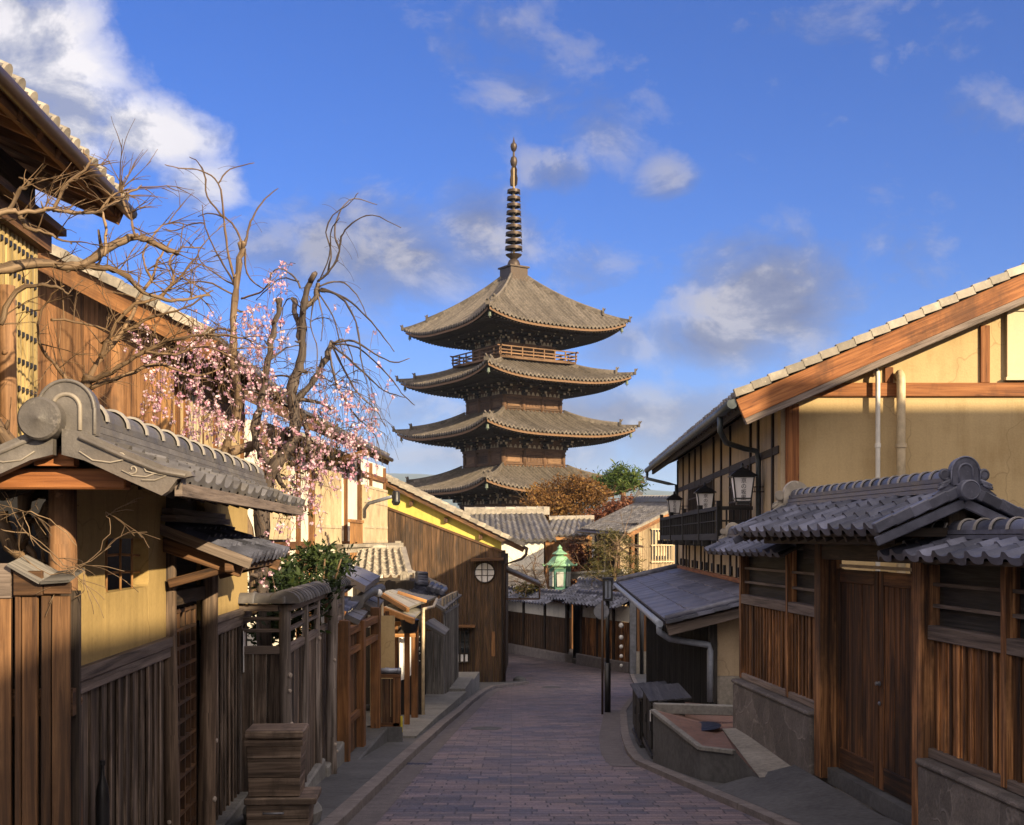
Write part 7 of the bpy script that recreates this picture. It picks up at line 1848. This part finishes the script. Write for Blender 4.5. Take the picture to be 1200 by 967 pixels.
crown_tree('rust_leaved_tree', 'broad tree of orange brown leaves in front of the pagoda roof', 66, [(655, 720), (656, 640), (660, 600)], [[(656, 640), (640, 610), (620, 590)], [(658, 630), (675, 600), (700, 580)], [(658, 620), (655, 590), (650, 570)], [(660, 610), (690, 590), (712, 590)]],
    [(672, 566, 26, 9, 0), (655, 578, 36, 12, 1), (690, 578, 28, 12, 0), (640, 592, 30, 12, -1), (675, 594, 34, 14, 0), (706, 592, 16, 12, 1), (628, 578, 16, 6, 0), (655, 603, 30, 8, 0)], 11000, .17, .45, M['leaf_rust'], M['bark_mid'], 5, group=GT, tw=30)
crown_tree('reddish_tree', 'smaller reddish brown leafed tree to the right of the broad orange one', 63, [(736, 720), (738, 640), (740, 610)], [[(738, 620), (725, 600), (715, 592)], [(739, 615), (752, 600)]],
    [(728, 596, 18, 9, 0), (745, 592, 14, 9, 0), (715, 606, 18, 8, 0), (700, 606, 14, 6, 0)], 4500, .17, .4, M['leaf_red'], M['bark_mid'], 6, group=GT, tw=20)
crown_tree('green_pine', 'bright green spreading pine above the grey roofed house', 70, [(729, 700), (730, 620), (731, 585), (729, 572)], [[(730, 580), (715, 568), (702, 565)], [(730, 578), (745, 566), (756, 566)], [(730, 574), (728, 560), (722, 552)]],
    [(712, 562, 14, 7, 0), (728, 554, 18, 6, 0), (742, 562, 13, 8, 0), (725, 567, 22, 8, 0), (752, 570, 5, 5, 0), (702, 567, 6, 4, 0)], 2400, .34, .42, M['leaf_pine'], M['bark_mid'], 8, ar=.22, group=GT)
crown_tree('pruned_pine', 'thin pruned pine with a pale stem in front of the grey roofed house', 46.5, [(714, 740), (716, 700), (720, 670), (724, 645), (722, 628)], [[(718, 685), (700, 678), (690, 672)], [(719, 680), (738, 672), (746, 676)], [(722, 655), (705, 645), (698, 640)], [(723, 650), (738, 640), (744, 642)], [(724, 640), (712, 628)], [(724, 636), (732, 626)], [(716, 695), (735, 690), (748, 682)]],
    [(703, 640, 13, 5, 0), (716, 628, 13, 5, 0), (736, 634, 12, 5, 0), (700, 660, 12, 5, 0), (740, 655, 13, 5, 0), (716, 650, 14, 5, 0), (695, 674, 12, 6, 0), (738, 672, 14, 6, 0), (716, 672, 14, 6, 0)], 3200, .17, .26, M['leaf_olive'], M['bark_pale'], 9, ar=.16, tr=2.6, group=GT, tw=40)
crown_tree('russet_shrub', 'twiggy dark russet shrub beside the copper lantern', 54, [(684, 740), (684, 690), (685, 665)], [[(684, 680), (672, 655), (668, 640)], [(685, 675), (690, 650), (688, 630)], [(684, 685), (698, 665), (702, 650)], [(684, 690), (668, 678), (660, 668)], [(685, 670), (680, 645), (682, 632)]],
    [(682, 652, 16, 20, 0), (692, 672, 12, 12, 0), (672, 672, 10, 12, 0)], 1500, .17, .35, M['leaf_red'], M['bark_dark'], 10, tr=2, group=GT, tw=60)
crown_tree('sparse_plum_tree', 'sparse twiggy tree with a few pale flowers left of the copper lantern', 50, [(640, 730), (638, 700), (630, 685)], [[(632, 690), (618, 675), (612, 662)], [(632, 688), (625, 668), (628, 655)], [(634, 690), (642, 672), (640, 660)], [(630, 688), (612, 684), (602, 680)]],
    [(622, 690, 22, 4, 0), (640, 696, 12, 4, 0), (612, 692, 14, 3, 0)], 500, .15, .25, M['leaf_olive'], M['bark_mid'], 12, tr=2, group=GT, tw=36)
# ------------------------------------------------------------ houses that throw the evening shade (up the street, behind the viewpoint)
def plain_house(label, x0, x1, y0, y1, ze, zr, axis, zg):
    t = Thing('neighbour_house', label, 'house', ((x0+x1)/2, (y0+y1)/2, zg)); o = .6
    mb = MB(); xm, ym = (x0+x1)/2, (y0+y1)/2
    if axis == 'x': poly = [V(x0, y0, zg), V(x0, y1, zg), V(x0, y1, ze), V(x0, ym, zr-.2), V(x0, y0, ze)]; mb.prism(poly, V(x1-x0, 0, 0))
    else: poly = [V(x0, y0, zg), V(x1, y0, zg), V(x1, y0, ze), V(xm, y0, zr-.2), V(x0, y0, ze)]; mb.prism(poly, V(0, y1-y0, 0))
    t.part(mb, 'wall', M['plaster_beige']); mb = MB()
    if axis == 'x':
        k = (zr-ze)/(ym-y0)*o
        for s, a in ((1, y0-o), (-1, y1+o)): tile_roof(mb, V(x0-.4, a, ze-k), V(x1+.4, a, ze-k), V(x1+.4, ym, zr), V(x0-.4, ym, zr), tw=.3, cl=.3, amp=.05, k=3)
        mb.bar(V(x0-.4, ym, zr+.1), V(x1+.4, ym, zr+.1), .3, .3)
    else:
        k = (zr-ze)/(xm-x0)*o
        for a in (x0-o, x1+o): tile_roof(mb, V(a, y0-.4, ze-k), V(a, y1+.4, ze-k), V(xm, y1+.4, zr), V(xm, y0-.4, zr), tw=.3, cl=.3, amp=.05, k=3)
        mb.bar(V(xm, y0-.4, zr+.1), V(xm, y1+.4, zr+.1), .3, .3)
    t.part(mb, 'roof', M['tile_old'])
    mb = MB(); mb.box(WORLD, x0-.03, x0, y0+1, y0+2, zg+.3, zg+2.3); t.part(mb, 'door', M['plank_brown'])
plain_house('beige two storey house uphill beside the gate, out of the picture', 5.4, 11.8, -18, 7.4, 2.9, 5.0, 'y', -2.2)
plain_house('tall beige house farther uphill behind the right houses, out of the picture', 16.6, 29, -1, 7, 6.4, 8.7, 'x', -2.4)
# ------------------------------------------------------------ evening air
hz = MB(); lo, hi = V(-3200, -70, -9.6), V(3200, 6100, 275)
hz.hexa([V(hi.x if k & 1 else lo.x, hi.y if k & 2 else lo.y, hi.z if k & 4 else lo.z) for k in range(8)])
hm_ = bpy.data.materials.new('haze'); hm_.use_nodes = True; th = NT(hm_.node_tree); th.n.clear()
ho = th.add('ShaderNodeOutputMaterial'); hv = th.add('ShaderNodeVolumePrincipled'); th.link(hv.outputs[0], ho.inputs['Volume'])
hv.inputs['Color'].default_value = (.62, .76, 1.0, 1); hv.inputs['Density'].default_value = 1.3e-4; hv.inputs['Anisotropy'].default_value = .0
o = hz.build('haze', hm_); o['kind'] = 'stuff'; o['label'] = 'thin blue evening haze over the far hills'; o['category'] = 'haze'
